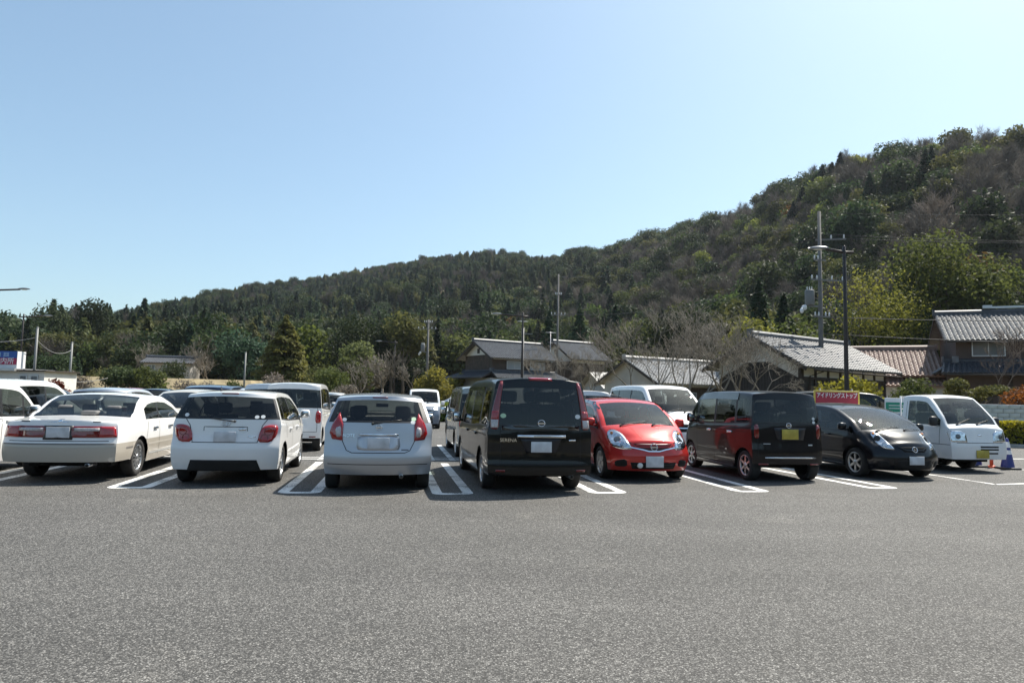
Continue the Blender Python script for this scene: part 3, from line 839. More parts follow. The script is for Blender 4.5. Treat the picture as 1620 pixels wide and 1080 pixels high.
def branch_tree(seed, h, spread, levels=5, trunk_r=0.16, split=(2, 3), fork=0.28, up=0.25, nseg=3, twig=None, minr=0.006, shrink=0.72, trunks=1):
    """bare deciduous tree: recursive tapered branches; returns (trunk MB, branch MB)"""
    r = random.Random(seed); T = MB(); Bm = MB()
    def grow(p, d, length, rad, lev, mbx):
        pts = [p.copy()]; rads = [rad]; dd = d.copy()
        for k in range(nseg):
            dd = (dd + rnd_dir(r)*0.16 + Vector((0, 0, up*0.25))).normalized()
            p = p + dd*length/nseg; pts.append(p.copy()); rads.append(max(minr, rad*(1-0.42*(k+1)/nseg)))
        mbx.tube(pts, rads, 7 if lev == 0 else (5 if lev < 3 else 3), caps=(lev == 0))
        if lev >= levels: return
        nn = r.randint(*split) + (1 if lev >= 1 else 0)
        for k in range(nn):
            q = pts[-1] if k < 2 else pts[r.randint(1, nseg)]
            a = rnd_dir(r); a = (a - dd*a.dot(dd)).normalized()
            sp = spread*(0.75+0.5*r.random())
            nd = (dd*math.cos(sp) + a*math.sin(sp) + Vector((0, 0, up*0.3))).normalized()
            grow(q, nd, length*shrink*r.uniform(0.8, 1.15), max(minr, rads[-1]*r.uniform(0.62, 0.85)), lev+1, Bm)
    for k in range(trunks):
        a = r.uniform(0, 6.283); tl = 0.0 if trunks == 1 else 0.35
        grow(Vector((math.cos(a)*0.15*(trunks > 1), math.sin(a)*0.15*(trunks > 1), -0.1)), Vector((math.cos(a)*tl, math.sin(a)*tl, 1)).normalized(), h*fork, trunk_r, 0, T)
    return T, Bm

def trunk_for(seed, h, base, rad, LB=None, lean=0.03):
    r = random.Random(seed); T = MB()
    top = Vector((r.uniform(-lean, lean)*h, r.uniform(-lean, lean)*h, base + (h-base)*0.55))
    T.tube([(0, 0, -0.15), (top.x*0.3, top.y*0.3, base*0.6), (top.x*0.7, top.y*0.7, base+(h-base)*0.2), top], [rad*1.25, rad, rad*0.75, rad*0.3], 8)
    if LB:
        for p, q, _ in LB:
            s_ = Vector((top.x*0.6, top.y*0.6, base*0.8 + (p.z-base)*0.3)); m_ = (s_+p)/2 + Vector((0, 0, -0.1))
            T.tube([s_, m_, p], [rad*0.42, rad*0.28, rad*0.08], 5, caps=False)
    return T

def mk_tree(name, label, loc, crown_me, trunk_me, cat='tree', group=None, rz=0.0, sc=1.0):
    o = empty(name, (loc[0], loc[1], loc[2] if len(loc) > 2 else terrain_z(loc[0], loc[1])), rz); o.scale = (sc, sc, sc)
    tag(o, label, cat, group)
    link_mesh('crown', crown_me, o); link_mesh('trunk', trunk_me, o)
    return o
def broad(name, label, loc, seed, h, w, base, n, leaf, mat, rad=0.2, lobes=11, bark=BARK, **k):
    L_, LB = crown_broad(seed, h, w, base, n, leaf, lobes, **{a: b for a, b in k.items() if a in ('flat', 'ragged')})
    return mk_tree(name, label, loc, L_.mesh('crown', mat), trunk_for(seed, h, base, rad, LB).mesh('trunk', bark), k.get('cat', 'tree'), k.get('group'))
def conifer(name, label, loc, seed, h, w, base, n, leaf, mat, rad=0.2, droop=0.35, **k):
    L_ = crown_cone(seed, h, w, base, n, leaf, droop)
    T = MB(); T.tube([(0, 0, -0.15), (0, 0, h*0.5), (0, 0, h*0.96)], [rad, rad*0.6, rad*0.1], 8)
    return mk_tree(name, label, loc, L_.mesh('crown', mat), T.mesh('trunk', BARK), k.get('cat', 'tree'), k.get('group'))
def bare(name, label, loc, seed, h, spread=0.5, levels=5, rad=0.14, bark=BARK, twig=TWIG, group=None, **k):
    T, B_ = branch_tree(seed, h, spread, levels, rad, **k)
    o = empty(name, (loc[0], loc[1], terrain_z(loc[0], loc[1])), 0); tag(o, label, 'tree', group)
    T.build('trunk', bark, o); B_.build('branches', twig, o)
    return o

# --- wooded hillside: one mass of trees
PROTO = bpy.data.collections.new('forest_kinds')
def proto(idx, parts):
    """joins crown and trunk meshes into a single prototype"""
    verts, faces, mi, sh, mats = [], [], [], [], []
    for me in parts:
        b = len(verts); verts += [tuple(v.co) for v in me.vertices]
        k = len(mats); mats.append(me.materials[0])
        has = 'shade' in me.attributes
        for f in me.polygons:
            faces.append([b+i for i in f.vertices]); mi.append(k); sh.append(me.attributes['shade'].data[f.index].value if has else 0.5)
    me = bpy.data.meshes.new('forest_kind'); me.from_pydata(verts, [], faces)
    for m_ in mats: me.materials.append(m_)
    me.polygons.foreach_set('material_index', mi)
    at = me.attributes.new('shade', 'FLOAT', 'FACE'); at.data.foreach_set('value', sh); me.update()
    o = bpy.data.objects.new('forest_kind_%02d' % idx, me); PROTO.objects.link(o)
def cone_proto(i, seed, h, w, base, mat, n=1900, leaf=0.52, droop=0.35):
    L_ = crown_cone(seed, h, w, base, n, leaf, droop); T = MB(); T.tube([(0, 0, -1), (0, 0, h*0.9)], [0.2, 0.04], 5)
    proto(i, [L_.mesh('c', mat), T.mesh('t', BARK)])
def broad_proto(i, seed, h, w, base, mat, n=2400, leaf=0.48, lobes=14):
    L_, LB = crown_broad(seed, h, w, base, n, leaf, lobes); proto(i, [L_.mesh('c', mat), trunk_for(seed, h, base, 0.22).mesh('t', BARK)])
def bare_proto(i, seed, h, w, mat, n=1500, bark=BARK):
    L_ = Leaves(seed); r = L_.r
    T = MB(); T.tube([(0, 0, -1), (0.1, 0.1, h*0.35), (0.0, 0.1, h*0.7)], [0.17, 0.12, 0.05], 5)
    for k in range(16):
        a = r.uniform(0, 6.283); e = r.uniform(0.5, 1.2); l = h*r.uniform(0.3, 0.5); s_ = Vector((0, 0, h*r.uniform(0.3, 0.6)))
        d = Vector((math.cos(a)*math.cos(e)*w/h*1.2, math.sin(a)*math.cos(e)*w/h*1.2, math.sin(e)))
        T.tube([s_, s_+d*l*0.5, s_+d*l+Vector((0, 0, l*0.1))], [0.07, 0.045, 0.015], 4, caps=False)
        sh = r.uniform(0.3, 0.7)
        for _ in range(n//16):
            p = s_ + d*l*r.uniform(0.35, 1.0) + rnd_dir(r)*w*0.05
            L_.sliver(p, d*0.6 + rnd_dir(r)*0.75 + Vector((0, 0, 0.35)), r.uniform(0.7, 1.9), r.uniform(0.05, 0.10), min(1, max(0, sh+r.uniform(-.3, .3))))
    proto(i, [L_.mesh('c', mat), T.mesh('t', bark)])
cone_proto(0, 1, 11, 5.4, 1.5, L_CONIFER, droop=0.5); cone_proto(1, 2, 12.5, 5.6, 2.0, L_CONIFER, droop=0.5); cone_proto(2, 3, 10, 6.4, 1.5, L_PINE, droop=0.25)
broad_proto(3, 4, 10, 7.5, 2.0, L_DARK); broad_proto(4, 5, 11.5, 8.5, 2.5, L_DARK); broad_proto(5, 6, 9, 7.0, 1.5, L_MID); broad_proto(6, 7, 10, 8, 2.0, L_PINE)
broad_proto(7, 8, 9, 7, 1.5, L_BRIGHT)
bare_proto(8, 9, 10, 8.0, L_TWIGMASS); bare_proto(9, 10, 11, 7.5, L_TWIGMASS, 1700); bare_proto(10, 11, 9, 8.0, L_TWIGMASS_P, 1500)
broad_proto(11, 12, 8, 6, 1.5, L_RUST, 1400)
pts, pid, psc, prz = [], [], [], []
fr = random.Random(31)
def pick(x, y, az, t):
    n1 = mnoise.noise(Vector((x/55, y/55, 3.1))); n2 = mnoise.noise(Vector((x/22, y/22, 9.4)))
    q = fr.random()
    right = max(0.0, min(1.0, (az-2)/14))
    if t < 0.14 and q < 0.45: return fr.choice((10, 8, 5, 7, 6, 3, 10, 2))
    if n1*0.8 + n2*0.4 + (0.22 if az < 4 else -0.07) > 0.02:           # evergreen patch
        if right < 0.5: return 0 if q < .30 else 1 if q < .52 else 2 if q < .68 else 3 if q < .80 else 4 if q < .88 else 6 if q < .95 else 9
        return 3 if q < .26 else 4 if q < .46 else 0 if q < .56 else 1 if q < .62 else 6 if q < .76 else 5 if q < .87 else 9
    if q < 0.26 + 0.16*right: return fr.choice((8, 9, 9, 8, 10))
    q = fr.random()
    if right < 0.5: return 0 if q < .22 else 1 if q < .38 else 2 if q < .54 else 3 if q < .66 else 6 if q < .80 else 5 if q < .86 else 8 if q < .97 else 11
    return 8 if q < .16 else 9 if q < .32 else 6 if q < .52 else 3 if q < .66 else 5 if q < .80 else 7 if q < .88 else 10 if q < .98 else 11
def scatter(a0, a1, step0, step1, rmax_t):
    r_ = 60.0
    while r_ < 720:
        step = step0 + (step1-step0)*min(1, r_/600)
        na = max(1, int(R(a1-a0)*r_/step))
        for k in range(na):
            az = a0 + (a1-a0)*(k+fr.random())/na
            rr_ = r_ + fr.uniform(-0.5, 0.5)*step
            el, r1, r0 = ridge_at(az)
            t = (rr_-r0)/(r1-r0)
            if t < 0.0 or t > rmax_t: continue
            x, y = rr_*math.sin(R(az)), rr_*math.cos(R(az))
            i = pick(x, y, az, t)
            pts.append((x, y, terrain_z(x, y)-0.3)); pid.append(i)
            s_ = fr.choice((0.62, 0.75, 0.85, 0.95, 1.05, 1.25))*fr.uniform(0.92, 1.08)*(0.72 if az < 4 and t > 0.45 else 1.0)
            psc.append(min(s_, 0.62) if i in (0, 1) and t > 0.75 else s_); prz.append(fr.uniform(0, 6.283))
        r_ += step*0.9
scatter(-46, 46, 4.3, 5.4, 1.08)
scatter(46, 180, 9, 12, 1.0); scatter(-180, -46, 9, 12, 1.0)  # unseen woods behind the camera, added to darken what the cars reflect
me = bpy.data.meshes.new('forest'); me.from_pydata(pts, [], [])
for nm, ty, vals in (('kind_id', 'INT', pid), ('size', 'FLOAT', psc), ('turn', 'FLOAT', prz)):
    a = me.attributes.new(nm, ty, 'POINT'); a.data.foreach_set('value', vals)
forest = link_mesh('forest', me)
tag(forest, 'wooded hillside of dark conifers, evergreens and bare brown trees behind the houses', 'forest', None, 'stuff')
ng = bpy.data.node_groups.new('forest_scatter', 'GeometryNodeTree')
ng.interface.new_socket('Geometry', in_out='INPUT', socket_type='NodeSocketGeometry'); ng.interface.new_socket('Geometry', in_out='OUTPUT', socket_type='NodeSocketGeometry')
gi = ng.nodes.new('NodeGroupInput'); go = ng.nodes.new('NodeGroupOutput')
iop = ng.nodes.new('GeometryNodeInstanceOnPoints'); ci = ng.nodes.new('GeometryNodeCollectionInfo')
ci.inputs['Collection'].default_value = PROTO; ci.inputs['Separate Children'].default_value = True; ci.inputs['Reset Children'].default_value = True
def nattr(nm, ty):
    n = ng.nodes.new('GeometryNodeInputNamedAttribute'); n.data_type = ty; n.inputs['Name'].default_value = nm; return n.outputs['Attribute']
cx = ng.nodes.new('ShaderNodeCombineXYZ')
L2 = ng.links.new
L2(gi.outputs[0], iop.inputs['Points']); L2(ci.outputs[0], iop.inputs['Instance']); iop.inputs['Pick Instance'].default_value = True
L2(nattr('kind_id', 'INT'), iop.inputs['Instance Index']); L2(nattr('turn', 'FLOAT'), cx.inputs[2])
L2(cx.outputs[0], iop.inputs['Rotation']); L2(nattr('size', 'FLOAT'), iop.inputs['Scale'])
L2(iop.outputs[0], go.inputs[0])
md = forest.modifiers.new('scatter', 'NODES'); md.node_group = ng
# ---------------------------------------------------------------- lamps, poles, wires, signs, cones, walls
LAMP_BROWN = simple('lamp_post_brown', (0.035, 0.027, 0.024), 0.45, 0.3, var=0.15, scale=5)
LAMP_HEAD = simple('lamp_head_grey', (0.22, 0.23, 0.24), 0.35, 0.5, var=0.08)
GALV = simple('galvanised_steel', (0.17, 0.175, 0.175), 0.6, 0.2, var=0.1, scale=5)
POLE_CONC = simple('pole_concrete', (0.15, 0.145, 0.14), 0.9, var=0.15, scale=3)
WIRE = simple('wire_black', (0.03, 0.03, 0.032), 0.6, var=0.1)
PORCELAIN = simple('insulator_white', (0.7, 0.71, 0.72), 0.25, coat=0.6, var=0.05)

def street_lamp(label, loc, h, az, arm=1.9, tail=0.35, up=0.06):
    """az: direction of the arm, clockwise from +Y"""
    o = empty('street_lamp', (loc[0], loc[1], 0)); tag(o, label, 'street lamp', 'street lamps of the car park')
    d = Vector((math.sin(R(az)), math.cos(R(az)), 0))
    mb = MB(); mb.lathe([(0.17, 0), (0.17, 0.03), (0.10, 0.05), (0.095, 1.2), (0.075, h*0.6), (0.062, h+0.12), (0.02, h+0.15)], 12, 'Z'); mb.build('post', LAMP_BROWN, o)
    mb = MB(); mb.tube([-d*tail + Vector((0, 0, h-0.15)), Vector((0, 0, h-0.13)), d*arm + Vector((0, 0, h-0.13+up*arm))], 0.06, 8); mb.build('arm', LAMP_BROWN, o)
    mb = MB(); rot = Matrix.Rotation(math.atan2(d.y, d.x), 3, 'Z')
    N = 9; rings = []
    for k in range(N):
        t = k/(N-1); x = -0.12 + 0.78*t; w = 0.13*math.sin(math.pi*min(1, 0.12+0.83*t))**0.6; hh = 0.11*math.sin(math.pi*min(1, 0.12+0.80*t))**0.7
        rings.append([mb.vert(d*arm + Vector((0, 0, h-0.11+up*arm)) + rot @ Vector((x, w*math.cos(a), hh*math.sin(a) if math.sin(a) > 0 else hh*0.35*math.sin(a)))) for a in [2*math.pi*q/12 for q in range(12)]])
    for a, b in zip(rings, rings[1:]):
        for q in range(12): mb.face((a[q], a[(q+1) % 12], b[(q+1) % 12], b[q]), 0, True)
    mb.face(rings[0]); mb.face(rings[-1][::-1])
    hd = mb.build('lamp_head', LAMP_HEAD, o)
    mb = MB(); mb.sphere((0, 0, 0), 0.11, 10, 6, s=(1.9, 0.95, 0.4)); g = mb.build('lamp_lens', simple('lamp_lens', (0.6, 0.6, 0.56), 0.15, coat=1, var=0.1), hd)
    g.matrix_local = Matrix.Translation(d*(arm+0.28) + Vector((0, 0, h-0.135+up*arm))) @ rot.to_4x4()
    return o
street_lamp('dark street lamp rising behind the black hatchback, arm to the left', (13.45, 27.4), 7.75, -78, 0.72, 0.35, 0.22)
street_lamp('dark street lamp in front of the plank farmhouse', (0.8, 52.0), 7.75, -88, 1.75, 0.4)
street_lamp('small far street lamp beside the transformer pole', (-14.4, 84.0), 7.9, -88, 1.75, 0.3)
street_lamp('street lamp at the far left with its arm pointing right', (-44.6, 62.0), 7.9, 88, 1.9, 0.4)
street_lamp('street lamp whose arm enters at the left edge of the picture', (-36.0, 47.0), 8.2, 88, 1.75, 0.4)

def utility_pole(label, loc, h, arms=(), trans=None, r0=0.165, band=None):
    """arms: (z, az, length_left, length_right) ; trans: (z, az)"""
    o = empty('utility_pole', (loc[0], loc[1], terrain_z(*loc))); tag(o, label, 'utility pole', 'utility poles')
    mb = MB(); mb.tube([(0, 0, 0), (0, 0, h)], [r0, r0*0.55], 12); mb.build('shaft', POLE_CONC, o)
    for (z, az, l0, l1) in arms:
        d = Vector((math.sin(R(az)), math.cos(R(az)), 0)); mb = MB()
        rot = Matrix.Rotation(math.atan2(d.y, d.x), 3, 'Z')
        mb.box(d*(l1-l0)/2 + Vector((0, 0, z)) + Vector((d.y, -d.x, 0))*0.16, (l0+l1, 0.08, 0.08), rot); a_ = mb.build('crossarm', GALV, o)
        for q in ([-l0*0.92, -l0*0.45] if l0 > 0.3 else []) + ([l1*0.45, l1*0.92] if l1 > 0.3 else []):
            m2 = MB(); p = d*q + Vector((0, 0, z+0.04)) + Vector((d.y, -d.x, 0))*0.16
            m2.lathe([(0.02, 0), (0.06, 0.03), (0.035, 0.08), (0.065, 0.11), (0.035, 0.16), (0.04, 0.22), (0.005, 0.24)], 8, 'Z', p); m2.build('insulator', PORCELAIN, a_)
    if trans:
        z, az = trans; d = Vector((math.sin(R(az)), math.cos(R(az)), 0)); c = d*0.62
        mb = MB(); mb.lathe([(0.01, z), (0.25, z), (0.27, z+0.05), (0.27, z+0.85), (0.24, z+0.92), (0.01, z+0.94)], 14, 'Z', c); t_ = mb.build('transformer', GALV, o)
        for q in (-0.14, 0, 0.14):
            m2 = MB(); m2.lathe([(0.045, 0), (0.02, 0.05), (0.045, 0.1), (0.015, 0.2)], 7, 'Z', c + Vector((q, 0, z+0.93))); m2.build('bushing', PORCELAIN, t_)
        mb = MB(); mb.box(d*0.3 + Vector((0, 0, z-0.06)), (0.75, 0.12, 0.1), Matrix.Rotation(math.atan2(d.y, d.x), 3, 'Z')); mb.build('bracket', GALV, o)
        for k in range(3):
            mb = MB(); p = c + d*(0.32+0.14*(k % 2)) + Vector((0, 0.12*(k-1), z-0.15-0.18*(k == 1))); mb.sphere(p, 0.12, 8, 6, s=(1, 1, 1.4)); mb.build('cut_out_switch', PORCELAIN, o)
    for k in range(12):
        mb = MB(); z = 2.2 + k*0.45
        if z < h-2: mb.tube([(-0.3*(k % 2 == 0), 0.02, z), (0.3*(k % 2 == 1), 0.02, z)], 0.014, 4); mb.build('foot_peg', GALV, o)
    return o
utility_pole('tall concrete utility pole with grey transformer behind the black kei wagon', (18.4, 40.5), 13.0,
             arms=((11.3, -75, 1.5, 0.2), (8.8, 80, 0.7, 1.5), (10.0, 80, 0.5, 0.3), (6.6, 80, 0.5, 0.5)), trans=(7.3, -85))
utility_pole('tall slim utility pole between the two farmhouses', (4.95, 74.0), 14.9, arms=((10.4, 85, 0.8, 0.8), (12.6, 85, 0.35, 0.35)), r0=0.15)
utility_pole('distant utility pole with transformer above the yellow bamboo', (-10.5, 85.0), 10.8, arms=((9.6, 85, 1.3, 1.0), (10.4, 85, 0.5, 0.5)), trans=(6.8, -80), r0=0.2)
o = empty('steel_post', (0.95, 60, 0)); tag(o, 'pale steel post standing right beside the middle street lamp', 'post')
mb = MB(); mb.tube([(0, 0, 0), (0, 0, 7.5)], [0.14, 0.11], 10); mb.build('shaft', GALV, o); mb = MB(); mb.box((0.35, 0, 7.0), (1.0, 0.08, 0.08)); mb.build('bracket', GALV, o)
for lab, x, y, h_ in (('thin pale post with rope beside the kiosk sign', -31.4, 45.0, 5.35), ('thin pale post between the rope spans at left', -32.4, 50.2, 4.75), ('thin pale post behind the white hatchback', -23.6, 60.5, 4.85)):
    o = empty('steel_post', (x, y, 0)); tag(o, lab, 'post', 'thin posts along the road')
    mb = MB(); mb.tube([(0, 0, 0), (0, 0, h_)], [0.085, 0.075], 10); mb.build('shaft', GALV, o)
    mb = MB(); mb.lathe([(0.085, h_-0.02), (0.085, h_+0.03), (0.01, h_+0.06)], 10, 'Z'); mb.build('cap', GALV, o)

def wire(label, a, b, sag=0.6, r=0.019, name='power_line', group='overhead wires', mat=WIRE):
    a, b = Vector(a), Vector(b); pts = []
    for k in range(13):
        t = k/12; p = a.lerp(b, t); p.z -= sag*4*t*(1-t); pts.append(p)
    mb = MB(); mb.tube(pts, r, 5); return tag(mb.build(name, mat), label, 'wire', group)
PT = (18.4, 40.5)
wire('topmost overhead wire running right from the concrete pole', (PT[0], PT[1], 12.9), (52, 40, 13.9), 0.3, 0.016)
wire('overhead wire running right at crossarm height of the concrete pole', (PT[0]+0.6, PT[1], 11.6), (52, 39, 12.1), 0.5)
wire('second overhead wire close under the crossarm wire at right', (PT[0]+0.6, PT[1], 11.4), (52, 37, 12.0), 0.6)
wire('low thick cable passing right above the brown house roof', (PT[0], PT[1], 6.6), (52, 41, 8.0), 0.5, 0.022)
wire('lowest cable passing right just over the tiled roofs', (PT[0], PT[1], 5.6), (52, 42, 6.0), 0.4, 0.022)
wire('long overhead wire sloping left from the concrete pole to the slim pole', (PT[0], PT[1], 11.4), (4.95, 74.0, 14.6), 0.8)
wire('lower overhead wire sloping left from the concrete pole to the slim pole', (PT[0], PT[1], 9.0), (4.95, 74.0, 10.6), 0.9)
wire('faint overhead wire between the two distant poles', (4.95, 74.0, 10.5), (-10.5, 85, 9.7), 0.7)
ROPE = simple('rope_grey', (0.28, 0.28, 0.28), 0.7, var=0.1)
wire('sagging rope from the left edge to the first thin post', (-40.5, 45.0, 5.5), (-31.4, 45.0, 4.7), 0.7, 0.017, 'rope', 'ropes between the thin posts', ROPE)
wire('sagging rope between the two thin posts at left', (-31.4, 45.0, 4.6), (-32.4, 50.2, 4.2), 0.55, 0.017, 'rope', 'ropes between the thin posts', ROPE)
wire('low sagging rope running right from the second thin post', (-31.3, 45.2, 2.2), (-29.6, 50.2, 2.2), 0.35, 0.015, 'rope', 'ropes between the thin posts', ROPE)

# --- idling-stop sign
SIGN_RED = simple('sign_red', (0.42, 0.035, 0.06), 0.45, var=0.06)
SIGN_YELLOW = simple('sign_yellow', (0.72, 0.55, 0.10), 0.45, var=0.05)
SIGN_WHITE = simple('sign_white', (0.78, 0.78, 0.78), 0.5, var=0.04)
SIGN_GREEN = simple('sign_green', (0.02, 0.26, 0.17), 0.45, var=0.06)
SIGN_BLUE = simple('sign_blue', (0.03, 0.10, 0.36), 0.45, var=0.06)
def sign_board(name, label, loc, rz, w, h, zc, mat, border=None, posts=True, cat='sign'):
    o = empty(name, (loc[0], loc[1], 0), rz); tag(o, label, cat)
    mb = MB(); mb.rbox((0, 0.015, zc), (w, 0.03, h), 0.006); b = mb.build('board', border or mat, o)
    if border:
        mb = MB(); mb.box((0, -0.003, zc), (w-0.09, 0.008, h-0.09)); mb.build('panel', mat, o)
    if posts:
        for s_ in (-1, 1):
            mb = MB(); mb.tube([(s_*w*0.35, 0.06, 0), (s_*w*0.35, 0.06, zc+h/2+0.06)], 0.025, 8); mb.build('post', GALV, o)
    return o
sg = sign_board('idling_stop_sign', 'red sign with yellow border and white katakana above the black hatchback', (8.95, 18.8), R(-4), 1.22, 0.46, 1.62, SIGN_RED, SIGN_YELLOW)
t = text_mesh('lettering', 'アイドリングストップ', 0.155, SIGN_WHITE, sg, 0.002, xscale=0.70, bold=0.004); t.rotation_euler = (math.pi/2, 0, 0); t.location = (0, -0.012, 1.71)
sg = sign_board('notice_sign', 'green and blue notice board between the black hatchback and the truck', (12.15, 21.6), R(-6), 0.66, 1.15, 1.13, SIGN_WHITE)
mb = MB(); mb.box((0, -0.004, 1.42), (0.62, 0.008, 0.30)); mb.build('green_panel', SIGN_GREEN, sg)
for z in (1.47, 1.38): 
    mb = MB(); mb.box((0.0, -0.009, z), (0.44, 0.004, 0.022)); mb.build('stripe', SIGN_WHITE, sg)
mb = MB(); mb.box((0, -0.004, 0.90), (0.62, 0.008, 0.62)); mb.build('blue_panel', SIGN_BLUE, sg)
mb = MB(); mb.sphere((0.02, -0.012, 1.12), 0.05, 8, 5, s=(1, 0.1, 1)); mb.box((0.02, -0.012, 0.92), (0.10, 0.006, 0.26)); mb.build('pictogram', SIGN_WHITE, sg)
sg = sign_board('notice_sign', 'small magenta notice standing at the hedge at the right edge', (18.35, 24.0), R(-10), 0.45, 0.34, 0.62, simple('sign_magenta', (0.35, 0.03, 0.22), 0.5, var=0.06), SIGN_WHITE)
mb = MB(); mb.box((-0.05, -0.010, 0.62), (0.05, 0.004, 0.2)); mb.box((-0.05, -0.010, 0.68), (0.16, 0.004, 0.04)); mb.build('stripe', SIGN_WHITE, sg)

# --- tourist information kiosk
k = empty('kiosk', (-35.2, 45.5, 0), R(2)); tag(k, 'white tourist information kiosk with blue and red roof sign at the left edge', 'kiosk')
mb = MB(); mb.box2(-2.5, 5.0, -1.5, 2.0, 0, 2.45); mb.build('wall', PLASTER, k)
mb = MB(); mb.box2(-2.7, 3.35, -1.9, 2.2, 2.45, 2.62); mb.build('roof', ALU, k)
mb = MB(); mb.box2(-2.2, 3.25, -1.55, -0.75, 2.62, 3.72); mb.build('sign_box', SIGN_WHITE, k)
mb = MB(); mb.box2(-2.2, 3.22, -1.575, -1.552, 3.28, 3.72); mb.build('sign_blue_band', SIGN_BLUE, k)
mb = MB(); mb.box2(-2.2, 3.22, -1.575, -1.552, 2.86, 3.276); mb.build('sign_red_band', simple('kiosk_red', (0.45, 0.03, 0.09), 0.5, var=0.05), k)
t = text_mesh('lettering', '観光案内所', 0.44, SIGN_WHITE, k, 0.004, bold=0.004); t.rotation_euler = (math.pi/2, 0, 0); t.location = (1.98, -1.585, 3.065)
for q in range(9):
    mb = MB(); x = -1.6+0.52*q; 
    mb.box((x, -1.583, 3.50), (0.34, 0.01, 0.05)); mb.box((x, -1.583, 3.41), (0.36, 0.01, 0.05)); mb.box((x-0.1, -1.583, 3.5), (0.06, 0.01, 0.24)); mb.box((x+0.11, -1.583, 3.5), (0.06, 0.01, 0.24)); mb.box((x, -1.583, 3.60), (0.34, 0.01, 0.045))
    mb.build('lettering', simple('sign_pale_blue', (0.35, 0.50, 0.70), 0.5, var=0.04), k)
for x in (3.7, 4.4): window(k, (x, -1.51, 1.9), 0.5, 0.6, (0, -1), 1)
mb = MB(); mb.box2(3.36, 5.2, -1.7, 2.1, 2.452, 2.53); mb.build('roof', WOOD_DARK, k)

# --- cones and marker post
CONE_BLUE = simple('cone_blue', (0.025, 0.035, 0.19), 0.45, var=0.1)
CONE_ORANGE = simple('marker_orange', (0.70, 0.10, 0.03), 0.45, var=0.1)
def cone(label, loc):
    o = empty('traffic_cone', (loc[0], loc[1], 0)); tag(o, label, 'traffic cone', 'blue traffic cones')
    def rad(z): return 0.155 - 0.125*(z/0.74)
    mb = MB(); mb.lathe([(rad(z), z) for z in (0.03, 0.2, 0.4, 0.6, 0.74)] + [(0.005, 0.75)], 18, 'Z'); mb.build('body', CONE_BLUE, o)
    mb = MB(); mb.rbox((0, 0, 0.025), (0.40, 0.40, 0.05), 0.015); mb.build('base', BLACK_PLASTIC, o)
    for z0, z1 in ((0.36, 0.46), (0.52, 0.66)):
        mb = MB(); mb.lathe([(rad(z0)+0.004, z0), (rad(z1)+0.004, z1)], 18, 'Z'); mb.build('reflective_band', SIGN_WHITE, o)
    return o
cone('blue cone with white bands standing clear to the right of the truck', (12.10, 16.75)); cone('blue cone half hidden behind the bumper of the truck', (11.62, 17.2))
o = empty('marker_post', (11.92, 17.05, 0)); tag(o, 'slim orange marker post between the truck and the blue cone', 'marker post')
mb = MB(); mb.lathe([(0.04, 0.04), (0.04, 0.66), (0.02, 0.69), (0.002, 0.69)], 12, 'Z'); mb.build('post', CONE_ORANGE, o)
mb = MB(); mb.lathe([(0.12, 0), (0.12, 0.03), (0.05, 0.06)], 16, 'Z'); mb.build('base', CONE_ORANGE, o)
for z in (0.40, 0.52):
    mb = MB(); mb.lathe([(0.043, z), (0.043, z+0.06)], 12, 'Z'); mb.build('reflective_band', SIGN_WHITE, o)

# --- kerb, hedges, block wall
def strip_box(name, a, b, w, z0, z1, mat, seg=1.0, parent=None):
    a, b = Vector((*a, 0)), Vector((*b, 0)); d = (b-a); n = max(1, int(d.length/seg)); rot = Matrix.Rotation(math.atan2(d.y, d.x), 3, 'Z')
    me = None
    for k in range(n):
        c = a + d*(k+0.5)/n
        if me is None:
            mb = MB(); mb.rbox((0, 0, 0), (d.length/n-0.012, w, z1-z0), 0.012); me = mb.mesh('kerb_stone', mat)
        o = link_mesh('kerb_stone', me, parent); o.location = (c.x, c.y, (z0+z1)/2); o.rotation_euler = (0, 0, math.atan2(d.y, d.x))
kb = empty('kerb', (0, 0, 0)); tag(kb, None, None, None, 'structure')
strip_box('kerb_stone', (14.3, 26.4), (27, 23.5), 0.16, -0.02, 0.13, CONCRETE, 1.2, kb)
def hedge(label, a, b, w, h, mat, seed, n=5000, leaf=0.09, z0=0.0, cat='hedge'):
    a, b = Vector((*a, 0)), Vector((*b, 0)); d = b-a; L_ = Leaves(seed); r = L_.r; s_ = Vector((d.y, -d.x, 0)).normalized()
    for _ in range(n):
        t = r.random(); u = r.uniform(-1, 1); face = r.random()
        bump = 1 + 0.10*mnoise.noise(Vector((t*d.length*1.3, seed, 0)))
        if face < 0.45: p = a + d*t + s_*(w/2*u) + Vector((0, 0, h*bump*r.uniform(0.90, 1.03))); nn = Vector((0, 0, 1))
        else: p = a + d*t + s_*(w/2*(1 if face < 0.85 else -1))*r.uniform(0.85, 1.05) + Vector((0, 0, h*bump*r.uniform(0.02, 1))); nn = s_*(1 if face < 0.85 else -1)
        L_.quad(p + Vector((0, 0, z0)), nn + rnd_dir(r)*0.9, leaf*r.uniform(0.6, 1.4), 1.5, r.random())
    o = empty('hedge', a); tag(o, label, cat, 'clipped hedges')
    lf = link_mesh('leaves', L_.mesh('leaves', mat), o); lf.location = -a
    rot = math.atan2(d.y, d.x); mb = MB(); mb.box((0, 0, 0), (d.length*0.99, w*0.72, h*0.86)); c = mb.build('stems', simple('hedge_inside', (0.025, 0.024, 0.014), 0.9, var=0.3), o)
    c.location = d/2 + Vector((0, 0, z0+h*0.44)); c.rotation_euler = (0, 0, rot)
    return o
HEDGE_Y = leaf_mat('hedge_yellow_green', (0.33, 0.30, 0.045), trans=0.45)
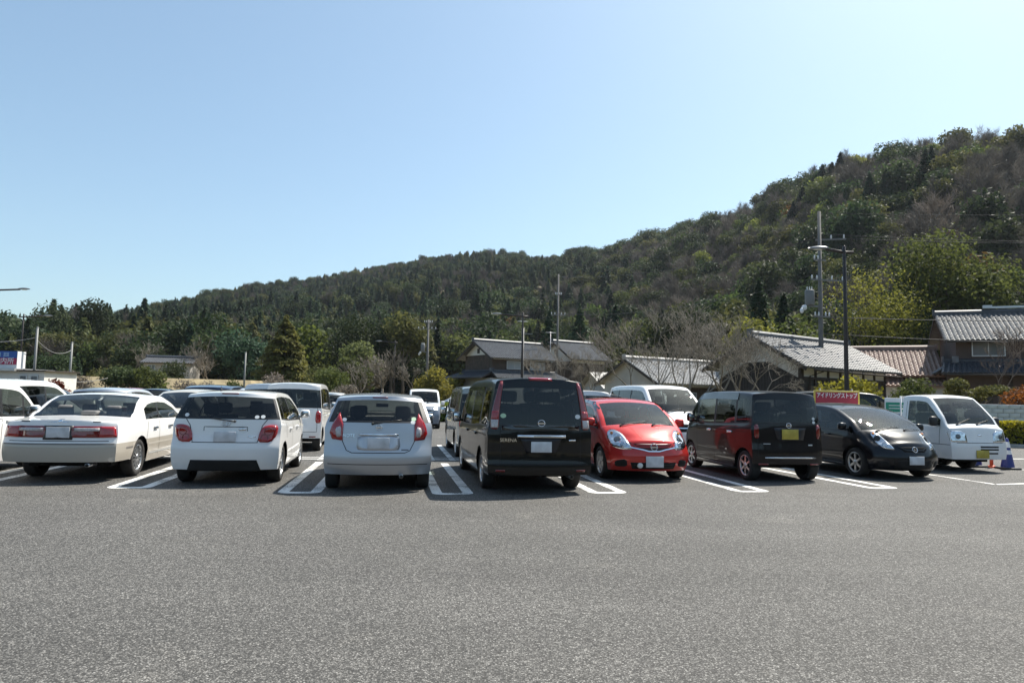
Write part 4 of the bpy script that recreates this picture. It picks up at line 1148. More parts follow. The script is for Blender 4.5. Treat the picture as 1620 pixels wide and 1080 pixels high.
hedge('clipped yellow green hedge along the kerb at the right edge', (14.6, 27.0), (27, 24.2), 1.0, 0.95, HEDGE_Y, 5, 14000, 0.075)
hedge('low green hedge beyond the small two-tone kei van', (-5.6, 38.6), (4.5, 39.5), 1.2, 1.0, leaf_mat('hedge_green', (0.14, 0.17, 0.035), trans=0.45), 6, 5000, 0.12)
w = empty('block_wall', (0, 0, 0)); tag(w, 'low white block wall behind the hedge at the right', 'wall')
a, b = Vector((21.0, 32.2, 0)), Vector((33, 29.0, 0)); d = b-a; nb = int(d.length/0.45); rz = math.atan2(d.y, d.x)
mb = MB(); mb.rbox((0, 0, 0), (0.44, 0.15, 0.19), 0.012); bme = mb.mesh('block', simple('white_block', (0.58, 0.57, 0.55), 0.9, var=0.15, scale=4, bump=0.3))
for row in range(8):
    for c in range(nb):
        p = a + d*((c+0.5+(0.5 if row % 2 else 0))/nb)
        o = link_mesh('block', bme, w); o.location = (p.x, p.y, 0.1+row*0.2); o.rotation_euler = (0, 0, rz)
mb = MB(); mb.box((0, 0, 0), (d.length+0.3, 0.08, 1.56)); o = mb.build('mortar', CONCRETE, w); o.location = (a+d/2) + Vector((0, 0, 0.79)); o.rotation_euler = (0, 0, rz)
mb = MB(); mb.box((20.8, 32.2, 0.85), (0.5, 0.4, 1.75)); tag(mb.build('gate_post', WOOD_DARK), 'dark gate post at the left end of the white block wall', 'post')
# ---------------------------------------------------------------- trees one can tell apart
V_ = 'valley trees at the foot of the hill'
broad('evergreen_tree', 'dark domed evergreen leftmost on the skyline', (-91, 135), 102, 15.5, 9, 2, 5200, 0.42, L_DARK, 0.3, 14, group=V_)
broad('evergreen_tree', 'dark rounded tree standing second from the left on the skyline', (-88, 142), 103, 17.0, 9, 2, 5200, 0.42, L_DARK, 0.3, 14, group=V_)
broad('olive_tree', 'olive green rounded tree below the left skyline trees', (-76, 112), 104, 9.5, 8.5, 1, 5600, 0.36, L_PINE, 0.25, 14, group=V_)
broad('olive_tree', 'olive tree left of the blue-green fir', (-66, 116), 105, 10.0, 7, 1.5, 4600, 0.34, L_PINE, 0.25, 11, group=V_)
broad('evergreen_tree', 'dark green tree behind the dry grass bank', (-54, 98), 106, 8, 6, 1, 4200, 0.3, L_DARK, 0.2, 10, group=V_)
conifer('fir_tree', 'pale blue-green spreading fir left of centre', (-53, 112), 107, 11.5, 8.0, 1.0, 3600, 0.45, L_BLUE, 0.22, 0.15, group=V_)
conifer('redwood_tree', 'tall pointed conifer with orange tinged branches left of centre', (-26.6, 80), 108, 10.2, 8.4, 0.2, 24000, 0.24, leaf_mat('leaf_redwood', (0.090, 0.100, 0.030), trans=0.42), 0.22, 0.25, group=V_)
conifer('redwood_tree', 'slim olive conifer just behind the tall pointed one', (-31.0, 92), 109, 9.4, 4.0, 0.5, 3600, 0.26, L_PINE, 0.18, 0.3, group=V_)
broad('silver_tree', 'pale blue-green bushy tree left of the pointed conifer', (-34.0, 88), 110, 8.6, 6.5, 0.8, 3600, 0.32, L_BLUE, 0.2, 12, group=V_)
broad('evergreen_tree', 'large dark evergreen right of the pointed conifer', (-25.0, 104), 111, 13.0, 10, 1.5, 8000, 0.30, L_DARK, 0.3, 20, group=V_)
broad('evergreen_tree', 'tall dark evergreen above the silver hatchback', (-19.0, 108), 112, 14.0, 10, 2, 8000, 0.30, L_DARK, 0.3, 20, group=V_)
broad('camphor_tree', 'pale olive tree with round clumps above the silver hatchback', (-21.4, 96), 113, 9.2, 5.6, 1.2, 3400, 0.32, leaf_mat('leaf_olive_pale', (0.095, 0.11, 0.045), trans=0.4), 0.2, 12, group=V_)
broad('evergreen_tree', 'tall olive tree with bare lower trunks above the far lamp', (-16.4, 104), 114, 13.5, 7, 5, 3600, 0.38, L_PINE, 0.22, 11, group=V_)
broad('shrub', 'bright green leafy shrub left of the silver hatchback roof', (-18.4, 70), 115, 4.0, 3.0, 0.3, 3200, 0.15, L_MID, 0.1, 10, cat='shrub', group='bushes around the car park')
broad('shrub', 'mid green bush above the silver hatchback roof', (-17.8, 78), 116, 6.2, 4.2, 0.4, 2600, 0.24, L_MID, 0.1, 10, cat='shrub', group='bushes around the car park')
broad('shrub', 'dark round bush on the dry bank at left', (-36.5, 65), 117, 3.6, 4.2, 0.1, 2600, 0.2, L_DARK, 0.1, 10, cat='shrub', group='bushes around the car park')
broad('shrub', 'dark green bush right of the dark round bush on the bank', (-33.6, 64), 118, 3.4, 3.6, 0.1, 2400, 0.2, L_MID, 0.1, 10, cat='shrub', group='bushes around the car park')
broad('shrub', 'yellow green low bush behind the champagne car', (-27.5, 66), 119, 2.2, 4.5, 0.1, 2400, 0.14, L_MID, 0.08, 9, cat='shrub', group='bushes around the car park')
broad('bamboo_clump', 'yellow green bamboo clump behind the two-tone kei van', (-7.2, 66), 120, 3.9, 4.6, 0.1, 3600, 0.2, L_BAMBOO, 0.06, 12, cat='bamboo', group='bushes around the car park')
broad('bamboo_clump', 'smaller yellow bamboo clump just left of the farmhouse', (-5.0, 70), 121, 3.4, 3.4, 0.1, 2600, 0.2, L_BAMBOO, 0.06, 10, cat='bamboo', group='bushes around the car park')
broad('shrub', 'brown leafless thicket right of the pointed conifer', (-19.3, 88), 122, 5.5, 6.5, 0.2, 3000, 0.28, L_TWIGMASS_P, 0.1, 12, cat='shrub', group='bushes around the car park')
BT = 'bare trees between the car park and the houses'
bare('bare_tree', 'pale leafless tree under the far street lamp', (-13.3, 70), 201, 7.5, 0.55, 5, 0.13, BARK_PALE, TWIG_PALE, BT, split=(2, 3), minr=0.012)
bare('bare_tree', 'low pale leafless tree left of the far street lamp', (-15.8, 72), 202, 6.3, 0.6, 5, 0.12, BARK_PALE, TWIG_PALE, BT, split=(2, 3), minr=0.012)
bare('bare_tree', 'leafless tree just right of the far street lamp', (-10.2, 72), 203, 6.6, 0.55, 5, 0.12, BARK_PALE, TWIG_PALE, BT, split=(2, 3), minr=0.012)
for k, (x, y, h_, lab) in enumerate(((-49, 88, 6, 'brown leafless tree left of the small white house'), (-40, 90, 6.5, 'brown leafless tree right of the small white house'), (-37, 82, 5.5, 'brown leafless thicket tree beside the thin post'), (-29.5, 84, 5.2, 'leafless tree at the foot of the pointed conifer'))):
    bare('bare_tree', lab, (x, y), 210+k, h_*1.5, 0.6, 5, 0.13, BARK, TWIG_PALE, BT, split=(2, 3), minr=0.016)
bare('cherry_tree', 'leafless tree in front of the farmhouse wall', (2.9, 54), 221, 7.2, 0.62, 6, 0.10, BARK, TWIG_PALE, BT, split=(2, 2), minr=0.009, trunks=2)
bare('cherry_tree', 'leafless tree before the sheet-roofed shed', (5.9, 50), 222, 6.8, 0.62, 6, 0.10, BARK, TWIG_PALE, BT, split=(2, 2), minr=0.009, trunks=2)
bare('cherry_tree', 'wide leafless cherry tree left behind the white van', (8.0, 40), 223, 7.8, 0.58, 6, 0.11, BARK, TWIG_PALE, BT, split=(2, 2), minr=0.008, trunks=3)
bare('cherry_tree', 'wide leafless cherry tree in the middle behind the white van', (9.9, 38), 224, 8.1, 0.60, 6, 0.12, BARK, TWIG_PALE, BT, split=(2, 2), minr=0.008, trunks=3)
bare('cherry_tree', 'wide leafless cherry tree right behind the white van', (11.8, 36.0), 225, 7.7, 0.62, 6, 0.12, BARK, TWIG_PALE, BT, split=(2, 2), minr=0.008, trunks=3)
bare('cherry_tree', 'leafless cherry tree overlapping the white plaster gable', (12.3, 34.2), 226, 6.1, 0.66, 6, 0.10, BARK, TWIG_PALE, BT, split=(2, 2), minr=0.008, trunks=2)
bare('bare_tree', 'small leafless tree in front of the two storey brown house', (27.4, 38.5), 227, 6.6, 0.5, 6, 0.10, BARK, TWIG, BT, split=(2, 2), minr=0.008)
G_ = 'trees behind the right-hand houses'
broad('camphor_tree', 'broad bushy evergreen towering behind the brown house', (42.5, 66), 301, 19.3, 10.5, 5.0, 16000, 0.26, leaf_mat('leaf_camphor', (0.058, 0.074, 0.024), trans=0.42), 0.4, 24, group=G_)
broad('camphor_tree', 'second dark evergreen left below the towering one', (37.5, 66), 302, 12.5, 7.5, 1.5, 7500, 0.25, L_MID, 0.3, 18, group=G_)
broad('evergreen_tree', 'shadowed evergreen directly behind the reddish roof', (33.0, 68), 303, 9.5, 8, 1.0, 4200, 0.32, L_DARK, 0.3, 14, group=G_)
broad('evergreen_tree', 'dark evergreen at the right edge behind the brown house', (51.5, 66), 304, 15.5, 10, 2, 5000, 0.36, L_DARK, 0.3, 16, group=G_)
broad('evergreen_tree', 'dark dense tree behind the ridge of the brown house', (45.5, 60), 305, 10.5, 7, 1, 3600, 0.32, L_DARK, 0.3, 12, group=G_)
T, B_ = branch_tree(306, 16, 0.42, 4, 0.22, split=(2, 3), minr=0.02)
o = empty('branching_tree', (33.5, 62.5, 0)); tag(o, 'open yellow-green tree with dark curved branches behind the lamp', 'tree', G_)
T.build('trunk', BARK, o); B_.build('branches', BARK, o)
L_, LB = crown_broad(306, 14.5, 8.0, 3.0, 5200, 0.17, 30, ragged=0.6); link_mesh('crown', L_.mesh('crown', leaf_mat('leaf_spring', (0.105, 0.125, 0.030), trans=0.42)), o)
broad('camphor_tree', 'round yellow-green tree rising left behind the storehouse', (18.6, 55), 307, 8.3, 4.6, 1.2, 3600, 0.24, L_BRIGHT, 0.2, 12, group=G_)
conifer('cedar_tree', 'dark cedar left of the concrete pole', (24.0, 66), 308, 13.2, 5.5, 1.5, 3600, 0.34, L_CONIFER, 0.22, 0.45, group=G_)
conifer('cedar_tree', 'dark cedar behind the concrete pole', (28.0, 70), 309, 12.5, 5.5, 1.5, 3400, 0.34, L_CONIFER, 0.22, 0.45, group=G_)
conifer('cedar_tree', 'dark cedar right of the slim utility pole', (9.8, 98), 310, 14.5, 6.5, 2.0, 3400, 0.4, L_CONIFER, 0.22, 0.45, group=G_)
conifer('cedar_tree', 'dark cedar behind the narrow gabled house', (5.5, 100), 311, 14, 6.0, 2.0, 3400, 0.4, L_CONIFER, 0.22, 0.45, group=G_)
broad('evergreen_tree', 'dark rounded evergreen above the bare cherry trees', (23.3, 93), 312, 15.0, 9, 2, 4600, 0.4, L_DARK, 0.3, 14, group=G_)
broad('evergreen_tree', 'low dark evergreen behind the storehouse ridge', (22.5, 54), 313, 6.8, 6.0, 0.8, 3000, 0.26, L_MID, 0.2, 12, group=G_)
broad('evergreen_tree', 'low bright evergreen behind the right end of the storehouse ridge', (30.5, 56), 314, 7.5, 5.0, 0.6, 3000, 0.24, L_BRIGHT, 0.2, 12, group=G_)
GB = 'garden bushes in front of the houses'
broad('shrub', 'yellowish leafy bush in front of the storehouse', (16.6, 33.5), 401, 2.75, 2.6, 0.4, 3000, 0.12, L_YELLOW, 0.06, 10, cat='shrub', group=GB)
broad('shrub', 'dark green garden tree left of the truck cab', (20.9, 36.0), 402, 2.9, 2.2, 0.3, 3000, 0.12, L_MID, 0.08, 10, cat='shrub', group=GB)
broad('pine_shrub', 'cloud-pruned garden pine above the truck cab', (24.2, 35.5), 403, 3.0, 3.2, 1.5, 2600, 0.12, L_PINE, 0.09, 8, flat=0.45, cat='shrub', group=GB)
broad('shrub', 'orange and green bush at the right edge above the wall', (25.4, 33.6), 404, 2.7, 2.6, 0.2, 3000, 0.12, leaf_mat('leaf_nandina', (0.22, 0.13, 0.035), trans=0.45), 0.06, 10, cat='shrub', group=GB)
broad('shrub', 'reddish brown round bush between parked cars at far left', (-19.6, 29.5), 405, 1.75, 1.2, 0.1, 1600, 0.1, leaf_mat('leaf_red_brown', (0.16, 0.055, 0.03), trans=0.4), 0.04, 8, cat='shrub', group='bushes around the car park')

for k, (x, y, h_, w_, mt, lab) in enumerate((
        (-41.5, 64.5, 2.6, 5.0, L_TWIGMASS_P, 'brown thicket on the dry bank left of the dark bushes'), (-30.2, 66, 2.6, 4.5, L_TWIGMASS_P, 'brown thicket on the dry bank right of the dark bushes'),
        (-47.0, 80, 4.2, 4.5, L_PINE, 'olive bush half hiding the small house on its left'), (-39.2, 79, 4.6, 4.0, L_DARK, 'dark bush half hiding the small house on its right'),
        (-24.5, 72, 3.2, 4.5, L_TWIGMASS_P, 'brown thicket at the foot of the pointed conifer'), (-16.0, 66, 2.6, 4.0, L_TWIGMASS_P, 'brown thicket right of the bright green shrub'),
        (-20.8, 77, 4.4, 3.6, L_PINE, 'green bush just right of the pointed conifer'))):
    broad('shrub', lab, (x, y, 0 if y < 70 else terrain_z(x, y)), 420+k, h_, w_, 0.1, 2600, 0.17 if mt != L_TWIGMASS_P else 0.13, mt, 0.06, 11, cat='shrub', group='bushes around the car park')

for k, (az, r_, h_, w_, lab) in enumerate(((22.6, 222, 12, 8.5, 'leftmost dark cedar of the clump under the right-hand ridge'), (23.3, 230, 13, 9.0, 'second cedar from the left in the clump under the ridge'), (24.0, 226, 14, 9.0, 'third cedar from the left in the clump under the ridge'),
        (24.7, 238, 15, 10.0, 'broadest cedar of the clump under the ridge'), (25.4, 242, 14, 9.0, 'second cedar from the right in the clump under the ridge'), (26.0, 240, 16, 9.0, 'rightmost and tallest cedar of the clump under the ridge'))):
    conifer('cedar_tree', lab, (r_*math.sin(R(az)), r_*math.cos(R(az))), 500+k, h_, w_, 1.0, 6000, 0.5, leaf_mat('leaf_cedar_dark', (0.022, 0.036, 0.024), trans=0.2), 0.25, 0.45, group='cedar clump under the ridge')
# ---------------------------------------------------------------- cars: body generator
def chaikin(pts, n=2):
    for _ in range(n):
        q = [pts[0]]
        for a, b in zip(pts, pts[1:]):
            q.append(tuple(a[k]*0.75 + b[k]*0.25 for k in range(2)))
            q.append(tuple(a[k]*0.25 + b[k]*0.75 for k in range(2)))
        q.append(pts[-1]); pts = q
    return pts

def lerp_at(pts, x):
    if x <= pts[0][0]: return pts[0][1]
    for a, b in zip(pts, pts[1:]):
        if x <= b[0]:
            return a[1] + (b[1]-a[1]) * (x-a[0]) / max(1e-9, b[0]-a[0])
    return pts[-1][1]

class Body:
    """car shell lofted from stations; faces carry a tag for the part they belong to"""
    NB = 8
    def __init__(self, s):
        self.s = s
        L, W = s['L'], s['W']; hw = W/2
        self.L, self.W = L, W
        self.xra = -L/2 + s['ro']; self.xfa = self.xra + s['wb']
        prof = chaikin(s['prof'], s.get('psmooth', 2))
        belt = chaikin(s['belt'], 1)
        rcp = s.get('rc', [(-L/2, 0.07), (L/2, 0.07)])
        wid = chaikin(s.get('width', [(-L/2, hw*0.94), (-L/2+0.35, hw*0.985), (-L/2+0.9, hw), (L/2-1.0, hw), (L/2-0.4, hw*0.96), (L/2, hw*0.86)]), 2)
        xr, xf = chaikin(s['xr'], 1), chaikin(s['xf'], 1)
        cR, cF = s.get('cr', 0.10), s.get('cf', 0.22)
        pR, pF = s.get('pr', 3.0), s.get('pf', 2.2)
        DR, DF = s.get('DR', 1.0), s.get('DF', 0.8)
        sill = s.get('sill', 0.24); Ra = s.get('Ra', s['rt'] + 0.055)
        bmp_r, bmp_f = s.get('bot_r', 0.28), s.get('bot_f', 0.22)
        tum = s.get('tumble', 0.24); crown = s.get('crown', 0.045); wm = s.get('wm', 0.045)
        wins = s['wins']; cowl, head = s['ws']
        rg = s.get('rg')
        sh = s.get('shoulder', 0.012)
        NB = self.NB
        # stations
        X = {-L/2, L/2, cowl, head}
        for a, b, *_ in wins: X |= {a, b}
        if rg: X |= set(rg)
        for ax in (self.xra, self.xfa):
            for k in range(17):
                X.add(ax + Ra*1.02*math.cos(math.pi*k/16))
        for e in (0.02, 0.05, 0.09, 0.14, 0.2, 0.28): X |= {-L/2+e, L/2-e}
        X = sorted(x for x in X if -L/2 <= x <= L/2)
        Y = [X[0]]
        for x in X[1:]:
            if x - Y[-1] < 0.008:
                if x in (cowl, head) or any(x in w[:2] for w in wins): Y[-1] = x
                continue
            n = max(1, math.ceil((x - Y[-1]) / 0.085)); a = Y[-1]
            for k in range(1, n+1): Y.append(a + (x-a)*k/n)
        X = Y
        TC = [1.0, 0.955, 0.86, 0.72, 0.56, 0.38, 0.19, 0.0]
        def off(x, z, t):
            br = max(0.0, 1 - (x + L/2)/DR); bf = max(0.0, 1 - (L/2 - x)/DF)
            return br*(lerp_at(xr, z) + cR*t**pR) - bf*(lerp_at(xf, z) + cF*t**pF)
        def ysec(x, z, zb, bl):
            w = lerp_at(wid, x)
            if z <= bl:
                u = (bl - z)
                f = 1.0
                f -= 0.020*max(0, 1 - u/0.16)**1.5
                if z < 0.48: f -= 0.055*((0.48-z)/0.3)**1.6
                y = w*f + sh*math.exp(-((z-(bl-0.10))/0.05)**2)
                return y
            y0 = w*0.98
            d = z - bl
            return y0 - tum*d*0.75 - tum*0.35*d*d
        self.rows = []; self.meta = []
        G = []
        for x in X:
            zc = lerp_at(prof, x); rc = lerp_at(rcp, x); cr_ = crown * (0.6 if zc < lerp_at(belt, x)+0.15 else 1.0)
            zst = zc - cr_ - rc
            bl = min(lerp_at(belt, x), zst - 0.015)
            ox = x + off(x, 0.35, 1.0)
            zb = sill
            if x < self.xra - Ra*0.5: zb = sill + (bmp_r - sill) * min(1, max(0, (self.xra - Ra*0.5 - x)/0.3))
            if x > self.xfa + Ra*0.5: zb = sill + (bmp_f - sill) * min(1, max(0, (x - self.xfa - Ra*0.5)/0.3))
            for ax in (self.xra, self.xfa):
                d = ox - ax
                if abs(d) < Ra: zb = max(zb, s['rt'] + math.sqrt(Ra*Ra - d*d))
            zb = min(zb, bl - 0.06)
            gh = zst - bl
            wb_ = bl + min(0.025, gh*0.15); wt_ = max(wb_ + 0.002, zst - min(wm, gh*0.25))
            Z = [zb + (bl-zb)*k/NB for k in range(NB+1)] + [wb_ + (wt_-wb_)*k/4 for k in range(5)] + [zst]
            pts = []
            for z in Z: pts.append([x, ysec(x, z, zb, bl), z, 1.0])
            ys = pts[-1][1]
            for k in range(1, 4):
                a = math.pi/2*k/3
                pts.append([x, ys - rc*(1-math.cos(a)), zst + rc*math.sin(a), 1.0])
            yc = pts[-1][1]
            for t in TC[1:]:
                pts.append([x, yc*t, zc - cr_*t*t, t])
            for p in pts: p[0] += off(x, p[2], p[3])
            G.append(pts)
        self.X, self.G = X, G
        JW0, JW1 = NB+1, NB+5           # window rows
        JS = NB+6; JC = JS+3            # side top, corner end
        V, F = [], []
        idx = {}
        def vid(key, p):
            if key not in idx: idx[key] = len(V); V.append(p)
            return idx[key]
        w0 = min([w[0] for w in wins], default=0); w1 = max([w[1] for w in wins], default=0)
        tws = s.get('tws', 0.955)
        nI, nJ = len(X), len(G[0])
        eps = 1e-6
        for sgn in (1, -1):
            sd = 'left' if sgn > 0 else 'right'
            def P(i, j):
                p = G[i][j]
                if j == nJ-1: return vid((i, j), (p[0], 0, p[2]))
                return vid((i, j, sgn), (p[0], sgn*p[1], p[2]))
            for i in range(nI-1):
                xa, xb = X[i], X[i+1]; xm = (xa+xb)/2
                for j in range(nJ-1):
                    tg = 'body'
                    if j < JS:
                        if JW0-1 <= j < JW1 and w0 < xm < w1:
                            tg = s.get('pillar', 'pillar')
                            if j >= JW0:
                                for k, w in enumerate(wins):
                                    if w[0] < xm < w[1]: tg = 'side_window|%s|%d|%s' % (sd, k, w[2])
                            elif not s.get('belt_trim', True): tg = 'body'
                    elif j >= JC:
                        t = G[i][j][3]
                        if min(cowl, head) < xm < max(cowl, head) and t <= tws + eps: tg = 'windscreen'
                        if rg and rg[0] < xm < rg[1] and t <= tws + eps: tg = 'rear_window'
                        if tg == 'body' and s.get('top_tag') and lerp_at(belt, xm)+0.2 < G[i][j][2]: tg = s['top_tag']
                    q = (P(i, j), P(i+1, j), P(i+1, j+1), P(i, j+1))
                    if sgn < 0: q = q[::-1]
                    F.append((q[::-1], tg))
            # end caps
            for end in (0, 1):
                i = 0 if end == 0 else nI-1
                x = X[i]
                fr0, rows = G[i], list(range(0, JC+1))
                zc_top = fr0[nJ-1][2]; zc_edge = fr0[JC][2]; zbelt = fr0[NB][2]
                def C(r, c):
                    t = TC[c]
                    if c == 0: return P(i, r)
                    if r == JC: return P(i, JC + c)
                    p = fr0[r]
                    fr_ = max(0.0, (p[2]-zbelt) / max(1e-6, zc_edge-zbelt))
                    z = p[2] + fr_*(zc_top-zc_edge)*(1-t*t)
                    if end == 0: xx = x + lerp_at(xr, z) + cR*t**pR
                    else: xx = x - lerp_at(xf, z) - cF*t**pF
                    if c == len(TC)-1: return vid((end, 'c', r, c), (xx, 0, z))
                    return vid((end, 'c', r, c, sgn), (xx, sgn*p[1]*t, z))
                for r in range(JC):
                    for c in range(len(TC)-1):
                        tg = 'body'
                        if end == 0 and s.get('rwin'):
                            if JW0 <= r < JW1 and TC[c] <= s['rwin'] + eps: tg = 'rear_window'
                            elif JW0-1 <= r < JW1 and s.get('rblack') and TC[c] <= s['rblack'] + eps: tg = 'pillar'
                        if s.get('lowtag') and end == 0 and r < s['lowtag'] : tg = 'cladding'
                        q = [C(r, c), C(r, c+1), C(r+1, c+1), C(r+1, c)]
                        if (sgn > 0) != (end == 0): q = q[::-1]
                        q = list(dict.fromkeys(q))
                        if len(q) >= 3: F.append((tuple(q), tg))
        self.V, self.F = V, F
        self.bvh = BVHTree.FromPolygons([Vector(v) for v in V], [f for f, _ in F])

    def submesh(self, name, want, mat):
        mp, vv, ff = {}, [], []
        for f, t in self.F:
            if t == want:
                q = []
                for k in f:
                    if k not in mp: mp[k] = len(vv); vv.append(self.V[k])
                    q.append(mp[k])
                ff.append(q)
        me = bpy.data.meshes.new(name); me.from_pydata(vv, [], ff); me.materials.append(mat); me.update()
        bm = bmesh.new(); bm.from_mesh(me)
        bmesh.ops.remove_doubles(bm, verts=bm.verts, dist=2e-4)
        bmesh.ops.dissolve_degenerate(bm, edges=bm.edges, dist=1e-5)
        for f in bm.faces: f.smooth = True
        for e in bm.edges:
            if len(e.link_faces) == 2 and e.calc_face_angle(0) > math.radians(38): e.smooth = False
        bm.to_mesh(me); bm.free()
        return me

    # projection onto the shell.  view: 'rear' (y,z), 'front' (y,z), 'left'/'right' (x,z), 'top' (x,y) or ('rear'|'front', azimuth deg)
    def frame(self, view):
        az = 0
        if isinstance(view, tuple): view, az = view
        if view == 'top': return Vector((0, 0, -1)), (lambda a, b: Vector((a, b, 5)))
        d = {'rear': Vector((1, 0, 0)), 'front': Vector((-1, 0, 0)), 'left': Vector((0, -1, 0)), 'right': Vector((0, 1, 0))}[view]
        if view in ('left', 'right'): return d, (lambda a, b: Vector((a, 0, b)) - d*5)
        x0 = -self.L/2 + self.s.get('cr', 0.1)*0.6 if view == 'rear' else self.L/2 - self.s.get('cf', 0.22)*0.6
        d = Quaternion((0, 0, 1), R(az)) @ d
        return d, (lambda a, b: Vector((x0, a, b)) - d*3)
    def hit(self, view, a, b):
        d, o = self.frame(view); p0 = o(a, b)
        far = 12 if view in ('left', 'right', 'top') else 4.0
        loc, nrm, *_ = self.bvh.ray_cast(p0, d, far)
        if loc is None and view != 'top' and view not in ('left', 'right') and b < 0.4:
            for k in range(1, 16):
                loc, nrm, *_ = self.bvh.ray_cast(o(a, b + 0.012*k), d, far)
                if loc is not None:
                    loc = Vector((loc.x, loc.y, b)); break
        if loc is None:
            loc, nrm, *_ = self.bvh.find_nearest(p0 + d*(5 if not isinstance(view, tuple) and view in ('left','right','top') else 3))
        if nrm.dot(d) > 0: nrm = -nrm
        return loc, nrm

def resample(pts, step):
    out = []
    n = len(pts)
    for i in range(n):
        a, b = Vector(pts[i]), Vector(pts[(i+1) % n])
        k = max(1, int((b-a).length/step))
        for q in range(k): out.append(tuple(a.lerp(b, q/k)))
    return out

def patch(B, mb, view, pts, off=0.004, thick=0.012, rings=3, mi=0, smooth_out=1, flat=False):
    """patch(polygon) laid on the shell with raised edges"""
    pts2 = [Vector((a, b, 0)) for a, b in pts]
    if smooth_out:
        q = [(p.x, p.y) for p in pts2]
        for _ in range(smooth_out):
            r_ = []
            for a, b in zip(q, q[1:]+q[:1]):
                r_.append((a[0]*.8+b[0]*.2, a[1]*.8+b[1]*.2)); r_.append((a[0]*.2+b[0]*.8, a[1]*.2+b[1]*.8))
            q = r_
        pts2 = [Vector((a, b, 0)) for a, b in q]
    ol = resample([tuple(p) for p in pts2], 0.04)
    c = sum((Vector(p) for p in ol), Vector()) / len(ol)
    n = len(ol)
    lay = []
    for k in range(rings+1):
        s_ = 1 - k/rings if k < rings else 0.0
        if k == rings:
            l, nr = B.hit(view, c.x, c.y); lay.append([mb.vert(l + nr*(off+thick))]); continue
        ring = []
        for p in ol:
            w = c.lerp(Vector(p), s_)
            l, nr = B.hit(view, w.x, w.y)
            if k == 0: ring.append((l, nr))
            else: ring.append(mb.vert(l + nr*(off+thick)))
        if k == 0:
            lay.append([mb.vert(l + nr*(off-0.012)) for l, nr in ring])
            lay.append([mb.vert(l + nr*(off+thick*0.6)) for l, nr in ring])
        else: lay.append(ring)
    flip = view in ('front', 'left') or (isinstance(view, tuple) and view[0] == 'front')
    for a, b in zip(lay, lay[1:]):
        for k in range(n):
            k2 = (k+1) % n
            q = (a[k], a[k2], b[k2], b[k]) if len(b) > 1 else (a[k], a[k2], b[0])
            mb.face(q if flip else q[::-1], mi, not flat)

def ribbon(B, mb, view, line, w=0.01, off=0.002, mi=0, step=0.06):
    L_ = []
    for a, b in zip(line, line[1:]):
        a, b = Vector((*a, 0)), Vector((*b, 0)); k = max(1, int((b-a).length/step))
        for q in range(k): L_.append(a.lerp(b, q/k))
    L_.append(Vector((*line[-1], 0)))
    prev = None
    for i, p in enumerate(L_):
        d = (L_[min(i+1, len(L_)-1)] - L_[max(i-1, 0)]).normalized(); nrm = Vector((-d.y, d.x, 0))*w/2
        l1, n1 = B.hit(view, p.x+nrm.x, p.y+nrm.y); l2, n2 = B.hit(view, p.x-nrm.x, p.y-nrm.y)
        cur = (mb.vert(l1+n1*off), mb.vert(l2+n2*off))
        if prev: mb.face((prev[0], prev[1], cur[1], cur[0]), mi)
        prev = cur

def ell(cx, cy, rx, ry, n=14):
    return [(cx + rx*math.cos(2*math.pi*k/n), cy + ry*math.sin(2*math.pi*k/n)) for k in range(n)]
def rect(x0, x1, z0, z1): return [(x0, z0), (x1, z0), (x1, z1), (x0, z1)]

WHEEL_CACHE = {}
def wheel_meshes(rt, style):
    key = (rt, style)
    if key in WHEEL_CACHE: return WHEEL_CACHE[key]
    wd = 0.19; rr = rt*0.70
    t = MB()
    t.lathe([(rr*0.97, -wd*0.40), (rr, -wd*0.5), (rt*0.93, -wd*0.52), (rt*0.985, -wd*0.42), (rt, -wd*0.30), (rt, wd*0.30), (rt*0.985, wd*0.42), (rt*0.93, wd*0.52), (rr, wd*0.5), (rr*0.97, wd*0.40)], 32, 'Y')
    h = MB(); h.lathe([(rr*0.98, -wd*0.38), (rr*0.98, wd*0.22), (rr*0.5, wd*0.20), (0.01, wd*0.20)], 24, 'Y')
    r_ = MB()
    n = {'five': 5, 'six': 6, 'ten': 10, 'mesh': 14, 'cap': 7, 'steel': 0}[style]
    r_.lathe([(rr*0.90, wd*0.30), (rr*0.90, wd*0.44), (rr*0.99, wd*0.51), (rr*1.0, wd*0.40)], 32, 'Y')
    r_.lathe([(rr*0.26, wd*0.25), (rr*0.24, wd*0.45), (0.005, wd*0.48)], 14, 'Y')
    if style == 'steel':
        r_.lathe([(rr*0.9, wd*0.36), (rr*0.62, wd*0.30), (rr*0.5, wd*0.42), (rr*0.2, wd*0.44)], 24, 'Y')
    for k in range(n):
        a = 2*math.pi*k/n
        wi = {'five': 0.30, 'six': 0.24, 'ten': 0.13, 'mesh': 0.11, 'cap': 0.30}[style]
        wo = wi*{'five': 0.75, 'six': 0.8, 'ten': 1.0, 'mesh': 1.35, 'cap': 1.6}[style]
        P = []
        for (rad, ww, yy) in ((rr*0.18, wi, wd*0.44), (rr*0.92, wo, wd*0.43)):
            for sgn in (-1, 1):
                P.append((rad, sgn*ww*rr/2, yy))
        def tr(p):
            u, v, y = p
            return (u*math.sin(a)+v*math.cos(a), y, u*math.cos(a)-v*math.sin(a))
        b = [tr(p) for p in P]; bb = [tr((p[0], p[1], p[2]-0.03)) for p in P]
        r_.poly([b[0], b[1], b[3], b[2]]); r_.poly([bb[0], b[0], b[2], bb[2]]); r_.poly([b[1], bb[1], bb[3], b[3]])
    res = (t.mesh('tyre', RUBBER), h.mesh('wheel', DARK), r_.mesh('rim', ALLOY))
    WHEEL_CACHE[key] = res
    return res

